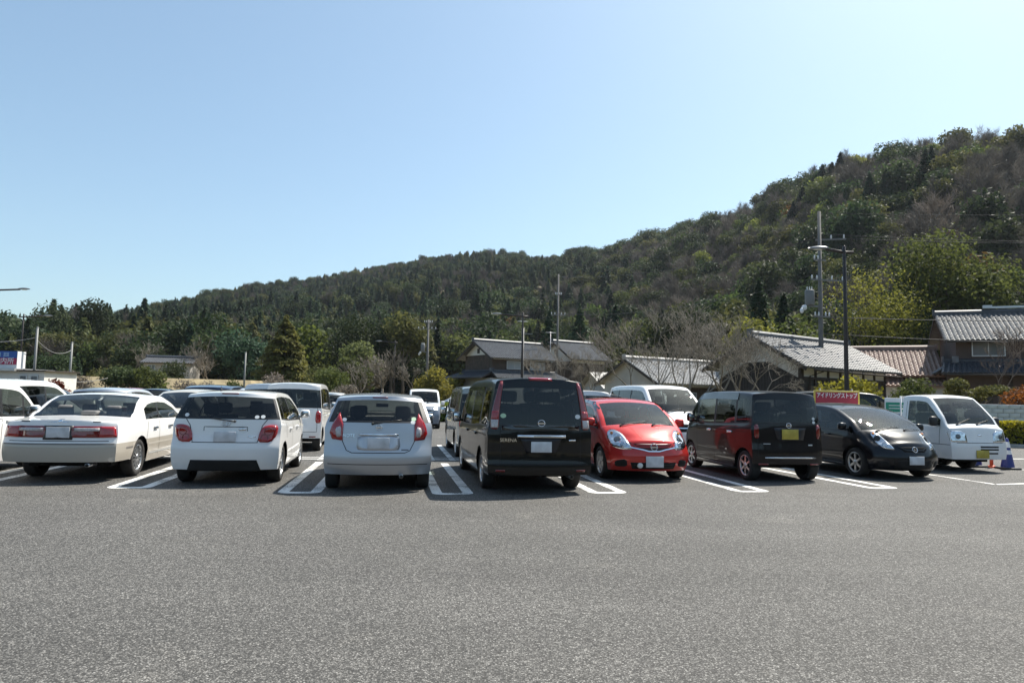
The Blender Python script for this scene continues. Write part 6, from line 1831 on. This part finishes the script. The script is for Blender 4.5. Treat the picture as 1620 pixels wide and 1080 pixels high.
def det_red(D):
    D.patch('headlight_housing', ('front', 32), [(0.34, 0.59), (0.60, 0.585), (0.82, 0.64), (0.95, 0.76), (0.99, 0.905), (0.86, 0.935), (0.66, 0.87), (0.45, 0.72)], LAMP_CHROME, 0.000, 0.006, both=True, rings=4)
    for sg in (1, -1):
        for (y, z, r_, mt) in ((0.72, 0.755, 0.075, simple('lamp_bowl_grey', (0.10, 0.105, 0.11), 0.15, 0.8, coat=1.0, var=0.3)), (0.56, 0.67, 0.05, LAMP_CHROME), (0.88, 0.86, 0.03, LENS_ORANGE)):
            mb = MB(); l, nr = D.B.hit(('front', 32*sg), sg*y, z); q = nr.to_track_quat('Z', 'Y').to_matrix()
            prof = [(r_, -0.01), (r_*0.9, 0.022), (r_*0.5, 0.012), (0.001, 0.02)]
            b = len(mb.v); mb.lathe(prof, 14, 'Z'); mb.v[b:] = [tuple(l + q @ Vector(v)) for v in mb.v[b:]]
            mb.build('lamp_bowl', mt, D.root)
    D.patch('grille', 'front', [(-0.37, 0.695), (-0.28, 0.61), (-0.10, 0.575), (0.10, 0.575), (0.28, 0.61), (0.37, 0.695)], simple('grille_dark_red', (0.06, 0.006, 0.006), 0.4, var=0.1), 0.001, 0.004, sm=0)
    for z in (0.665, 0.635): D.ribbon('grille_bar', 'front', [(-0.33, z), (0.33, z)], 0.014, P_RED, 0.012)
    D.ribbon('grille_chrome', 'front', [(-0.42, 0.625), (-0.22, 0.590), (-0.10, 0.560), (0.10, 0.560), (0.22, 0.590), (0.42, 0.625)], 0.022, CHROME, 0.014)
    D.emblem_oval('front', 0, 0.635, 0.062, 0.062, True)
    D.patch('lower_grille', 'front', [(-0.40, 0.24), (0.40, 0.24), (0.44, 0.36), (-0.44, 0.36)], DARK, 0.001, 0.004, sm=0)
    for z in (0.28, 0.32): D.ribbon('grille_bar', 'front', [(-0.38, z), (0.38, z)], 0.012, BLACK_PLASTIC, 0.014)
    D.patch('fog_recess', ('front', 24), [(0.46, 0.28), (0.72, 0.27), (0.72, 0.38), (0.48, 0.42)], DARK, 0.001, 0.004, both=True)
    D.plate('front', 0.375, y=0.0, w=0.34, h=0.20)
    mb = MB(); l, _ = D.B.hit('front', -0.27, 0.30); mb.lathe([(0.048, -0.05), (0.05, 0.02), (0.042, 0.03), (0.002, 0.026)], 14, 'X', (l.x+0.01, -0.27, 0.305)); mb.build('driving_lamp', simple('lamp_white', (0.75, 0.75, 0.72), 0.2, var=0.05), D.root)
    D.wiper('top', (1.40, -0.45), (1.30, 0.12), 0.02); D.wiper('top', (1.42, 0.18), (1.30, 0.60), 0.02)
    D.ribbon('crease_highlight', 'top', [(1.45, 0.30), (1.86, 0.18)], 0.012, simple('crease_highlight_red', (0.60, 0.03, 0.02), 0.3, var=0.02), 0.003)  # lighter red strips: the highlight along each crease is put into the colour
    D.ribbon('crease_highlight', 'top', [(1.45, -0.30), (1.86, -0.18)], 0.012, MATS['crease_highlight_red'], 0.003)
    for sd in ('left', 'right'):
        mb = MB(); ribbon(D.B, mb, sd, [(-1.1, 1.40), (-0.5, 1.44), (0.0, 1.435), (0.4, 1.40), (0.75, 1.27)], 0.055, 0.016); mb.build('door_visor', MATS['smoke_visor'], D.root)
    D.sticker('front', 0.45, 1.36, 0.03)

# --- black tall kei wagon
ROOX = dict(L=3.395, W=1.475, wb=2.40, ro=0.42, rt=0.285, sill=0.20, bot_r=0.23,
    prof=[(-1.70, 1.69), (-1.3, 1.725), (-0.4, 1.74), (0.5, 1.725), (0.80, 1.66), (1.26, 1.14), (1.45, 1.02), (1.70, 0.86)],
    belt=[(-1.70, 1.10), (-0.4, 1.04), (1.2, 1.0), (1.70, 0.80)], rc=[(-1.7, 0.07), (0.8, 0.07), (1.3, 0.07), (1.7, 0.1)],
    wins=[(-1.60, -1.02, 'd'), (-0.93, -0.12, 'd'), (-0.04, 0.72, 'c'), (0.78, 1.0, 'c')], ws=(1.24, 0.80), rwin=0.955, rblack=1.0,
    xr=[(0.2, 0.05), (0.36, 0.0), (0.60, 0.0), (0.66, 0.02), (1.10, 0.04), (1.65, 0.13), (1.74, 0.15)], xf=[(0.2, 0.06), (0.5, 0.0), (0.9, 0.08)],
    cr=0.075, pr=4.0, tumble=0.13, DR=0.8, DF=0.6, cf=0.15, wm=0.06, seat_z=0.62, crown=0.03,
    width=[(-1.70, 0.725), (-1.3, 0.7375), (1.0, 0.7375), (1.45, 0.71), (1.70, 0.64)], mirror_mat=P_PURPLE,
    gaps=[('side', [(-0.08, 0.30), (-0.08, 1.02)]), ('side', [(-0.98, 0.70), (-0.98, 1.05)]), ('side', [(0.72, 0.32), (0.75, 1.0)]), ('side', [(-1.5, 0.93), (-0.1, 0.93)]),
          ('rear', [(-0.62, 1.1), (-0.62, 0.50), (0.62, 0.50), (0.62, 1.1)])],
    handles=[(-0.78, 0.90), (0.12, 0.90)], handle_mat=CHROME, mirror_x=0.86, mirror_h=0.19)
def det_roox(D):
    D.patch('tail_light', ('rear', -24), [(0.60, 0.82), (0.70, 0.82), (0.70, 1.08), (0.61, 1.08)], LENS_DKRED, 0.004, 0.014, both=True)
    D.patch('plate_recess', 'rear', [(-0.30, 0.79), (0.24, 0.79), (0.30, 1.02), (-0.36, 1.02)], MATS['recess_navy'], 0.001, 0.003, sm=0)
    D.plate('rear', 0.90, y=-0.02, mat=PLATE_YELLOW, w=0.34, h=0.19)
    D.emblem_oval('rear', 0.0, 1.065, 0.05, 0.044, True)
    D.patch('chrome_garnish', 'rear', rect(-0.55, 0.50, 0.445, 0.475), CHROME, 0.003, 0.014)
    D.patch('bumper_reflector', 'rear', rect(0.43, 0.62, 0.325, 0.355), LENS_DKRED, 0.003, 0.008, both=True, sm=0)
    D.patch('badge_lettering', 'rear', rect(0.38, 0.52, 0.712, 0.724), ALLOY, 0.001, 0.003, sm=0)
    D.patch('badge_lettering', 'rear', rect(-0.49, -0.40, 0.69, 0.712), ALLOY, 0.001, 0.003, sm=0)
    D.sticker('rear', -0.55, 1.20, 0.035); D.sticker('rear', -0.55, 1.13, 0.035)
    for sd in ('left', 'right'):
        mb = MB(); ribbon(D.B, mb, sd, [(-1.0, 1.60), (-0.1, 1.615), (0.7, 1.59)], 0.13, 0.016); mb.build('door_visor', MATS['smoke_visor'], D.root)
        D.ribbon('side_skirt', sd, [(-0.90, 0.235), (0.86, 0.235)], 0.07, D.paint, 0.03)

# --- black hatchback, nose towards the viewer
FIT = dict(L=3.90, W=1.695, wb=2.50, ro=0.62, rt=0.30, sill=0.20, bot_f=0.19, bot_r=0.28,
    prof=[(-1.95, 1.46), (-1.3, 1.51), (-0.5, 1.525), (0.05, 1.50), (0.50, 1.42), (1.45, 0.99), (1.62, 0.94), (1.83, 0.84), (1.95, 0.74)],
    belt=[(-1.95, 1.04), (-0.3, 0.98), (1.4, 0.88), (1.95, 0.68)], rc=[(-1.95, 0.08), (0.5, 0.07), (1.4, 0.09), (1.95, 0.12)],
    wins=[(-1.5, -1.15, 'd'), (-1.07, -0.24, 'd'), (-0.16, 0.78, 'c'), (0.86, 1.26, 'c')], ws=(1.43, 0.45), rwin=0.9, rblack=0.955,
    xr=[(0.2, 0.08), (0.5, 0.0), (1.0, 0.08), (1.5, 0.32)], xf=[(0.18, 0.10), (0.28, 0.03), (0.40, 0.0), (0.52, 0.02), (0.70, 0.08), (0.78, 0.14)],
    cf=0.28, pf=2.6, DF=0.95, tumble=0.34, DR=1.2, crown=0.05,
    width=[(-1.95, 0.80), (-1.6, 0.84), (1.0, 0.8475), (1.55, 0.82), (1.95, 0.74)],
    gaps=[('side', [(-0.20, 0.30), (-0.20, 0.98)]), ('side', [(0.95, 0.30), (1.02, 0.9)])],
    handles=[(-0.5, 0.86), (0.35, 0.84)], mirror_x=0.95)
def det_fit(D):
    D.patch('headlight_housing', ('front', 34), [(0.34, 0.60), (0.56, 0.62), (0.74, 0.70), (0.86, 0.88), (0.84, 0.95), (0.72, 0.93), (0.56, 0.80), (0.42, 0.68)], LAMP_CHROME, 0.000, 0.006, both=True, rings=4)
    for sg in (1, -1):
        for (y, z, r_, mt) in ((0.72, 0.81, 0.065, BLACK_PLASTIC), (0.58, 0.70, 0.05, LAMP_CHROME), (0.80, 0.90, 0.028, LENS_ORANGE)):
            mb = MB(); l, nr = D.B.hit(('front', 34*sg), sg*y, z); q = nr.to_track_quat('Z', 'Y').to_matrix()
            b = len(mb.v); mb.lathe([(r_, -0.01), (r_*0.9, 0.022), (r_*0.5, 0.012), (0.001, 0.02)], 14, 'Z'); mb.v[b:] = [tuple(l + q @ Vector(v)) for v in mb.v[b:]]
            mb.build('lamp_bowl', mt, D.root)
    D.patch('grille', 'front', [(-0.34, 0.66), (-0.22, 0.56), (0.22, 0.56), (0.34, 0.66)], DARK, 0.001, 0.004, sm=0)
    D.ribbon('grille_bar', 'front', [(-0.32, 0.665), (-0.18, 0.60), (0.18, 0.60), (0.32, 0.665)], 0.02, BLACK_PLASTIC, 0.014)
    D.emblem_oval('front', 0, 0.61, 0.055, 0.05, 'h')
    D.patch('lower_grille', 'front', [(-0.40, 0.23), (0.40, 0.23), (0.46, 0.40), (-0.46, 0.40)], DARK, 0.001, 0.004, sm=0)
    D.patch('fog_recess', ('front', 26), [(0.46, 0.25), (0.72, 0.26), (0.70, 0.36), (0.50, 0.40)], DARK, 0.001, 0.004, both=True)
    D.plate('front', 0.40, w=0.33, h=0.165)
    D.wiper('top', (1.42, -0.48), (1.30, 0.14), 0.02); D.wiper('top', (1.44, 0.15), (1.30, 0.62), 0.02)
    for sg in (1, -1): D.ribbon('crease_highlight', 'top', [(1.46, sg*0.44), (1.82, sg*0.26)], 0.014, simple('crease_highlight_black', (0.03, 0.03, 0.035), 0.2, coat=1.0, var=0.05), 0.003)  # paler strips paint the light that a hood crease would catch
    for sd in ('left', 'right'):
        D.ribbon('sill_trim', sd, [(-0.9, 0.255), (0.85, 0.255)], 0.02, CHROME, 0.006)

# --- white kei truck cab
TRUCK = dict(L=1.60, W=1.475, wb=0.70, ro=-0.20, rt=0.28, sill=0.30, bot_f=0.30, bot_r=0.30, Ra=0.33,
    prof=[(-0.80, 1.75), (-0.6, 1.775), (-0.15, 1.77), (0.04, 1.71), (0.62, 1.10), (0.70, 1.055), (0.80, 1.02)],
    belt=[(-0.80, 1.04), (0.45, 1.02), (0.80, 0.92)], rc=[(-0.8, 0.05), (0.1, 0.06), (0.6, 0.04), (0.8, 0.04)],
    wins=[(-0.60, 0.42, 'c')], ws=(0.63, 0.03), rwin=0.86, rglass=GLASS_CLEAR, psmooth=1,
    xr=[(0.2, 0.0), (1.74, 0.0)], xf=[(0.2, 0.04), (0.34, 0.0), (0.64, 0.0), (0.66, 0.02), (0.95, 0.06), (1.02, 0.09)],
    cr=0.01, cf=0.06, pf=5.0, DF=0.35, DR=0.1, tumble=0.15, wm=0.08, crown=0.03, pillar='body',
    width=[(-0.80, 0.7375), (0.4, 0.7375), (0.7, 0.73), (0.80, 0.725)], shoulder=0.0,
    gaps=[('side', [(0.40, 0.62), (0.42, 1.02)]), ('side', [(-0.66, 0.33), (-0.66, 1.6)]), ('front', [(-0.60, 0.67), (0.60, 0.67)]), ('side', [(0.12, 0.62), (0.70, 0.62)])],
    handles=[(-0.48, 0.93)], mirror_x=0.34, mirror_h=0.22, seat_x=-0.42, seat_z=0.72, mirror_mat=BLACK_PLASTIC)
def det_truck(D):
    rt_ = 0.28
    D.patch('headlight_housing', ('front', 10), [(0.34, 0.685), (0.735, 0.69), (0.75, 0.90), (0.72, 0.945), (0.46, 0.945), (0.36, 0.88)], LAMP_CHROME, 0.000, 0.008, both=True, rings=4, sm=0)
    for sg in (1, -1):
        mb = MB(); l, nr = D.B.hit(('front', 10*sg), sg*0.56, 0.81); q = nr.to_track_quat('Z', 'Y').to_matrix()
        b = len(mb.v); mb.lathe([(0.06, -0.01), (0.055, 0.02), (0.03, 0.012), (0.001, 0.02)], 14, 'Z'); mb.v[b:] = [tuple(l + q @ Vector(v)) for v in mb.v[b:]]
        mb.build('lamp_bowl', MATS['lamp_bowl_grey'], D.root)
    for z in (0.565, 0.505): D.patch('bumper_slot', 'front', rect(-0.02, 0.46, z, z+0.035), DARK, 0.001, 0.003, sm=0)
    D.patch('bumper_slot', 'front', rect(0.20, 0.44, 0.42, 0.455), DARK, 0.001, 0.003, sm=0)
    D.plate('front', 0.42, y=0.02, mat=PLATE_YELLOW, w=0.33, h=0.18)
    D.wiper('top', (0.60, -0.45), (0.50, 0.0), 0.02); D.wiper('top', (0.60, 0.08), (0.50, 0.52), 0.02)
    D.patch('emblem', 'front', rect(-0.05, 0.05, 0.83, 0.86), CHROME, 0.002, 0.004)
    # load bed with hinged sides and guard frame
    mb = MB(); mb.box2(-2.75, -0.84, -0.70, 0.70, 0.66, 0.72); mb.build('load_bed', P_WHITE, D.root)
    for sg in (1, -1):
        mb = MB(); mb.box2(-2.74, -0.86, sg*0.702, sg*0.735, 0.70, 0.99); mb.build('bed_side', P_WHITE, D.root)
    mb = MB(); mb.box2(-2.78, -2.752, -0.735, 0.735, 0.70, 0.99); mb.build('tailgate', P_WHITE, D.root)
    mb = MB()
    for y in (-0.66, 0.66): mb.tube([(-0.88, y, 0.72), (-0.88, y, 1.72)], 0.02, 8)
    for z in (1.1, 1.4, 1.70): mb.tube([(-0.88, -0.66, z), (-0.88, 0.66, z)], 0.016, 8)
    for y in (-0.22, 0.22): mb.tube([(-0.88, y, 1.1), (-0.88, y, 1.7)], 0.012, 6)
    mb.build('guard_frame', P_WHITE, D.root)
    mb = MB(); mb.box2(-2.7, 0.3, -0.42, 0.42, 0.40, 0.66); mb.build('chassis', DARK, D.root)
    tm, hm, rm = wheel_meshes(0.28, 'steel')
    for sg in (1, -1):
        w = link_mesh('wheel', hm, D.root, (-1.85, sg*0.60, 0.28), (0, 0, 0 if sg > 0 else math.pi)); link_mesh('tyre', tm, w); link_mesh('rim', rm, w)
    mb = MB(); 
    for sg in (1, -1): mb.tube([(0.34, sg*0.75, 1.08), (0.34, sg*0.80, 1.2)], 0.012, 6)
    mb.build('mirror_stalk', BLACK_PLASTIC, D.root)
FRONT = 'cars parked in the front row'
make_car('saloon_car', SEDAN, (-7.32, 11.92), HEAD, 'pearl white saloon with champagne bumper and full-width red tail lights', FRONT, paint=P_PEARL, details=det_sedan, wheel='mesh', seats=SEAT_GREY)
make_car('hatchback_car', IST, (-4.66, 11.62), HEAD, 'white hatchback seen from behind with dark tinted rear window and red ringed tail lights', FRONT, paint=P_WHITE, details=det_ist, wheel='six')
make_car('hatchback_car', NOTE, (-2.13, 11.23), HEAD, 'silver compact hatchback seen from behind with boomerang red tail lights', FRONT, paint=P_SILVER, details=det_note, wheel='cap')
make_car('minivan', SERENA, (0.33, 11.58), HEAD-1, 'tall black minivan seen from behind with red pillar tail lights and chrome bar', FRONT, cat='minivan', paint=P_BLACK, details=det_serena, wheel='five')
make_car('hatchback_car', NOTE_RED, (2.52, 13.33), HEAD+180, 'bright red compact hatchback facing the viewer', FRONT, anchor='front', paint=P_RED, details=det_red, wheel='cap')
make_car('kei_wagon', ROOX, (5.23, 13.45), HEAD, 'black boxy kei wagon with yellow number plate seen from behind', FRONT, paint=P_PURPLE, details=det_roox, wheel='six')
make_car('hatchback_car', FIT, (7.98, 14.50), HEAD+180, 'black sloping hatchback facing the viewer beside the white truck', FRONT, anchor='front', paint=P_NAVY, details=det_fit, wheel='six')
make_car('kei_truck', TRUCK, (10.55, 16.75), HEAD+180, 'small white flatbed truck facing the viewer at the end of the row', FRONT, cat='truck', anchor='front', paint=P_WHITE, details=det_truck, wheel='steel', rear_seat=False)
# ---------------------------------------------------------------- cars: rows behind
BACK = 'cars parked in the rows behind'
def det_rear(lamp_z=(0.75, 1.0), y0=0.56, plate=0.85, mat=None, bar=None):
    def f(D):
        w = D.B.W/2
        D.patch('tail_light', ('rear', -22), [(w-0.16, lamp_z[0]), (w-0.01, lamp_z[0]), (w-0.02, lamp_z[1]), (w-0.15, lamp_z[1])], LENS_RED, 0.004, 0.016, both=True)
        D.plate('rear', plate, mat=mat)
        if bar: D.patch('chrome_garnish', 'rear', rect(-0.36, 0.36, bar, bar+0.035), CHROME, 0.003, 0.014)
        D.patch('bumper_reflector', 'rear', rect(w-0.30, w-0.14, 0.36, 0.39), LENS_DKRED, 0.003, 0.008, both=True, sm=0)
        D.wiper('rear', (0.0, D.B.s['belt'][0][1]+0.02), (0.36, D.B.s['belt'][0][1]+0.07), 0.02)
    return f
def det_front(z0=0.62, z1=0.86, plate=0.40, mat=None, az=28, grille=(0.58, 0.72)):
    def f(D):
        w = D.B.W/2
        D.patch('headlight_housing', ('front', az), [(w-0.44, z0), (w-0.06, z0+0.02), (w-0.0, z1), (w-0.16, z1+0.01), (w-0.34, z0+0.14)], LAMP_CHROME, 0.001, 0.006, both=True, rings=4)
        D.patch('grille', 'front', [(-w*0.5, grille[0]), (w*0.5, grille[0]), (w*0.54, grille[1]), (-w*0.54, grille[1])], DARK, 0.001, 0.004, sm=0)
        D.ribbon('grille_bar', 'front', [(-w*0.5, (grille[0]+grille[1])/2), (w*0.5, (grille[0]+grille[1])/2)], 0.03, CHROME, 0.014)
        D.patch('lower_grille', 'front', rect(-w*0.5, w*0.5, 0.25, 0.34), DARK, 0.001, 0.004, sm=0)
        D.plate('front', plate, mat=mat)
        cw = D.B.s['ws'][0]
        D.wiper('top', (cw-0.01, -0.42), (cw-0.1, 0.1), 0.02); D.wiper('top', (cw, 0.12), (cw-0.1, 0.55), 0.02)
    return f
KEI = dict(ROOX, prof=[(-1.70, 1.72), (-1.3, 1.755), (-0.4, 1.77), (0.5, 1.755), (0.80, 1.69), (1.26, 1.12), (1.45, 1.02), (1.70, 0.86)], mirror_mat=None, handle_mat=None)
KEI_LOW = dict(ROOX, prof=[(-1.70, 1.56), (-1.3, 1.60), (-0.4, 1.63), (0.3, 1.61), (0.66, 1.55), (1.26, 1.06), (1.45, 0.98), (1.70, 0.82)], belt=[(-1.70, 1.02), (-0.4, 0.98), (1.2, 0.94), (1.70, 0.76)], ws=(1.24, 0.66),
    wins=[(-1.60, -1.02, 'd'), (-0.93, -0.12, 'd'), (-0.04, 0.62, 'c'), (0.68, 0.95, 'c')], mirror_mat=None, handle_mat=None, mirror_x=0.80)
LOWVAN = dict(SERENA, L=4.75, wb=2.83, ro=0.95, prof=[(-2.375, 1.60), (-1.9, 1.66), (-0.8, 1.70), (0.2, 1.69), (0.75, 1.62), (1.72, 1.06), (2.0, 0.96), (2.375, 0.78)], ws=(1.70, 0.72),
    belt=[(-2.375, 1.02), (-1.0, 0.98), (1.6, 0.92), (2.375, 0.72)], wins=[(-2.1, -1.28, 'd'), (-1.18, -0.12, 'd'), (-0.04, 0.92, 'c'), (1.0, 1.32, 'c')], xr=[(0.2, 0.08), (0.5, 0.0), (1.0, 0.06), (1.6, 0.32), (1.7, 0.36)],
    seat_z=0.60, mirror_x=1.15, gaps=SERENA['gaps'][:3])
VANB = dict(SERENA, L=4.6, wb=2.75, ro=0.90, prof=[(-2.30, 1.72), (-1.8, 1.76), (-0.8, 1.77), (0.5, 1.76), (0.95, 1.70), (1.75, 1.12), (2.0, 1.02), (2.30, 0.86)], ws=(1.73, 0.95),
    wins=[(-2.1, -1.28, 'd'), (-1.18, -0.14, 'd'), (-0.06, 0.95, 'c'), (1.02, 1.38, 'c')])
BIGVAN = dict(SERENA, L=4.70, W=1.70, wb=2.57, ro=1.05, prof=[(-2.35, 1.90), (-1.8, 1.94), (-0.5, 1.95), (0.6, 1.93), (0.95, 1.86), (1.82, 1.16), (2.05, 1.04), (2.35, 0.88)], ws=(1.80, 0.96), belt=[(-2.35, 1.10), (0.5, 1.08), (1.7, 1.02), (2.35, 0.82)],
    wins=[(-2.15, -1.20, 'd'), (-1.12, -0.10, 'd'), (0.0, 1.05, 'c'), (1.12, 1.45, 'c')], cf=0.26, tumble=0.20)
SUV = dict(SERENA, L=4.2, W=1.76, wb=2.62, ro=0.80, rt=0.35, sill=0.34, prof=[(-2.10, 1.86), (-1.6, 1.90), (-0.4, 1.91), (0.3, 1.88), (0.62, 1.80), (1.10, 1.24), (1.5, 1.18), (2.10, 1.05)], ws=(1.08, 0.62), belt=[(-2.1, 1.18), (0.8, 1.16), (2.1, 0.98)],
    wins=[(-1.95, -1.15, 'd'), (-1.05, -0.12, 'd'), (-0.04, 0.72, 'c')], third=False, seat_z=0.8, mirror_x=0.72, gaps=[])
P_DBLUE = car_paint('paint_dark_blue', (0.010, 0.018, 0.045), rough=0.3, metal=0.2)
P_LBLUE = car_paint('paint_pale_blue', (0.42, 0.50, 0.60), metal=0.4)
P_TWO = car_paint('paint_white_over_slate', (0.72, 0.73, 0.73), low=(0.16, 0.19, 0.24), zlow=0.98)
P_SILV2 = car_paint('paint_bright_silver', (0.62, 0.63, 0.65), metal=0.5)
P_RED2 = car_paint('paint_dull_red', (0.35, 0.03, 0.03), metal=0.2)
make_car('kei_car', KEI_LOW, (-9.60, 11.95), HEAD, 'white upright hatchback cut off by the left edge beside the saloon', BACK, anchor='mid', paint=P_WHITE, details=det_rear(mat=PLATE_YELLOW), wheel='cap')
make_car('minivan', LOWVAN, (-13.0, 16.9), HEAD, 'white low minivan behind the saloon at the left edge, side windows dark', BACK, cat='minivan', anchor='rear', paint=P_WHITE, details=det_front(), wheel='five')
make_car('hatchback_car', IST, (-17.2, 25.0), 95, 'white car half hidden behind the white low minivan', BACK, anchor='mid', paint=P_WHITE, details=det_front(), wheel='six')
make_car('wagon_car', dict(NOTE), (-11.7, 20.6), HEAD, 'silver rounded car whose roof shows above the saloon', BACK, anchor='mid', paint=P_SILV2, details=det_rear(), wheel='cap')
make_car('hatchback_car', NOTE_RED, (-20.4, 37.5), 70, 'small red car far off behind the saloon', BACK, anchor='mid', paint=P_RED2, wheel='cap', lowdetail=True)
make_car('hatchback_car', IST, (-17.4, 33.5), HEAD-6, 'dark blue small car seen from behind between saloon and champagne car', BACK, anchor='rear', paint=P_DBLUE, details=det_rear(), wheel='cap')
make_car('hatchback_car', dict(NOTE_RED), (-8.35, 17.3), HEAD+180, 'champagne beige car facing the viewer behind the white hatchback', BACK, anchor='front', paint=P_BEIGE, details=det_front(), wheel='cap')
make_car('minivan', LOWVAN, (-10.3, 23.6), HEAD, 'dark blue minivan whose roof shows above the champagne car', BACK, cat='minivan', anchor='rear', paint=P_DBLUE, details=det_rear(), wheel='five')
make_car('kei_wagon', KEI_LOW, (-10.15, 24.8), HEAD, 'pale silver car just left of the white boxy kei wagon', BACK, anchor='rear', paint=P_SILV2, details=det_rear(), wheel='cap')
def det_tanto(D):
    det_rear((0.72, 1.02), plate=0.80, mat=PLATE_YELLOW, bar=0.92)(D)
    for y in (-0.5, 0.5):
        mb = MB(); mb.rbox((-1.1, y*0.55, 1.02), (0.3, 0.45, 0.2), 0.06); mb.build('cargo', SEAT_DARK, D.root)
make_car('kei_wagon', dict(KEI, rglass=GLASS_DARK), (-5.62, 17.85), HEAD, 'white boxy kei wagon seen from behind between the two hatchbacks', BACK, anchor='rear', paint=P_WHITE, details=det_tanto, wheel='cap')
make_car('hatchback_car', IST, (-7.35, 27.5), HEAD, 'white car with red tail light just left of the silver hatchback', BACK, anchor='rear', paint=P_WHITE, details=det_rear((0.8, 1.1)), wheel='six')
make_car('minivan', VANB, (-7.9, 24.2), HEAD, 'silver minivan hidden between white kei wagon and silver hatchback', BACK, cat='minivan', anchor='front', paint=P_SILV2, wheel='five', lowdetail=True)
make_car('kei_wagon', KEI, (-3.85, 30.6), HEAD+180, 'white and slate two-tone kei van facing the viewer in the gap', BACK, anchor='front', paint=P_TWO, details=det_front(mat=PLATE_YELLOW, z0=0.78, z1=0.98, grille=(0.66, 0.8)), wheel='cap')
make_car('minivan', VANB, (-1.02, 19.9), HEAD, 'grey beige minivan half hidden by the black minivan', BACK, cat='minivan', anchor='front', paint=P_GREYGOLD, details=det_rear(), wheel='five')
make_car('hatchback_car', dict(IST), (-3.2, 43.5), -95, 'silver car parked side-on beyond the low green hedge', BACK, anchor='mid', paint=P_SILV2, wheel='six')
make_car('kei_wagon', KEI, (2.55, 22.5), HEAD, 'white-roofed kei wagon peeping between black minivan and red hatchback', BACK, anchor='rear', paint=P_WHITE, details=det_rear(), wheel='cap')
make_car('van', BIGVAN, (4.52, 19.2), HEAD+180, 'large white van facing the viewer behind the red hatchback', BACK, cat='van', anchor='front', paint=P_WHITE, details=det_front(0.72, 0.98, 0.5, grille=(0.66, 0.86)), wheel='steel')
make_car('off_roader', SUV, (11.5, 22.9), 102, 'black off-road car pointing right behind the idling-stop sign', BACK, anchor='mid', paint=P_BLACK, wheel='steel')
make_car('hatchback_car', NOTE, (1.0, 44.5), 80, 'white car far behind the black minivan', BACK, anchor='mid', paint=P_WHITE, wheel='cap', lowdetail=True) if False else None
# ---------------------------------------------------------------- haze in the valley
mb = MB(); mb.box2(-760, 760, -560, 960, -4.0, 240)
hz = bpy.data.materials.new('valley_haze'); hz.use_nodes = True
nt = hz.node_tree; nt.nodes.clear()
ho = nt.nodes.new('ShaderNodeOutputMaterial'); pv = nt.nodes.new('ShaderNodeVolumePrincipled')
pv.inputs['Color'].default_value = (0.80, 0.88, 1.0, 1); pv.inputs['Density'].default_value = 0.00009; pv.inputs['Anisotropy'].default_value = 0.3
nt.links.new(pv.outputs[0], ho.inputs['Volume'])
tag(mb.build('haze', hz), 'thin blue haze filling the valley', 'haze', None, 'stuff')
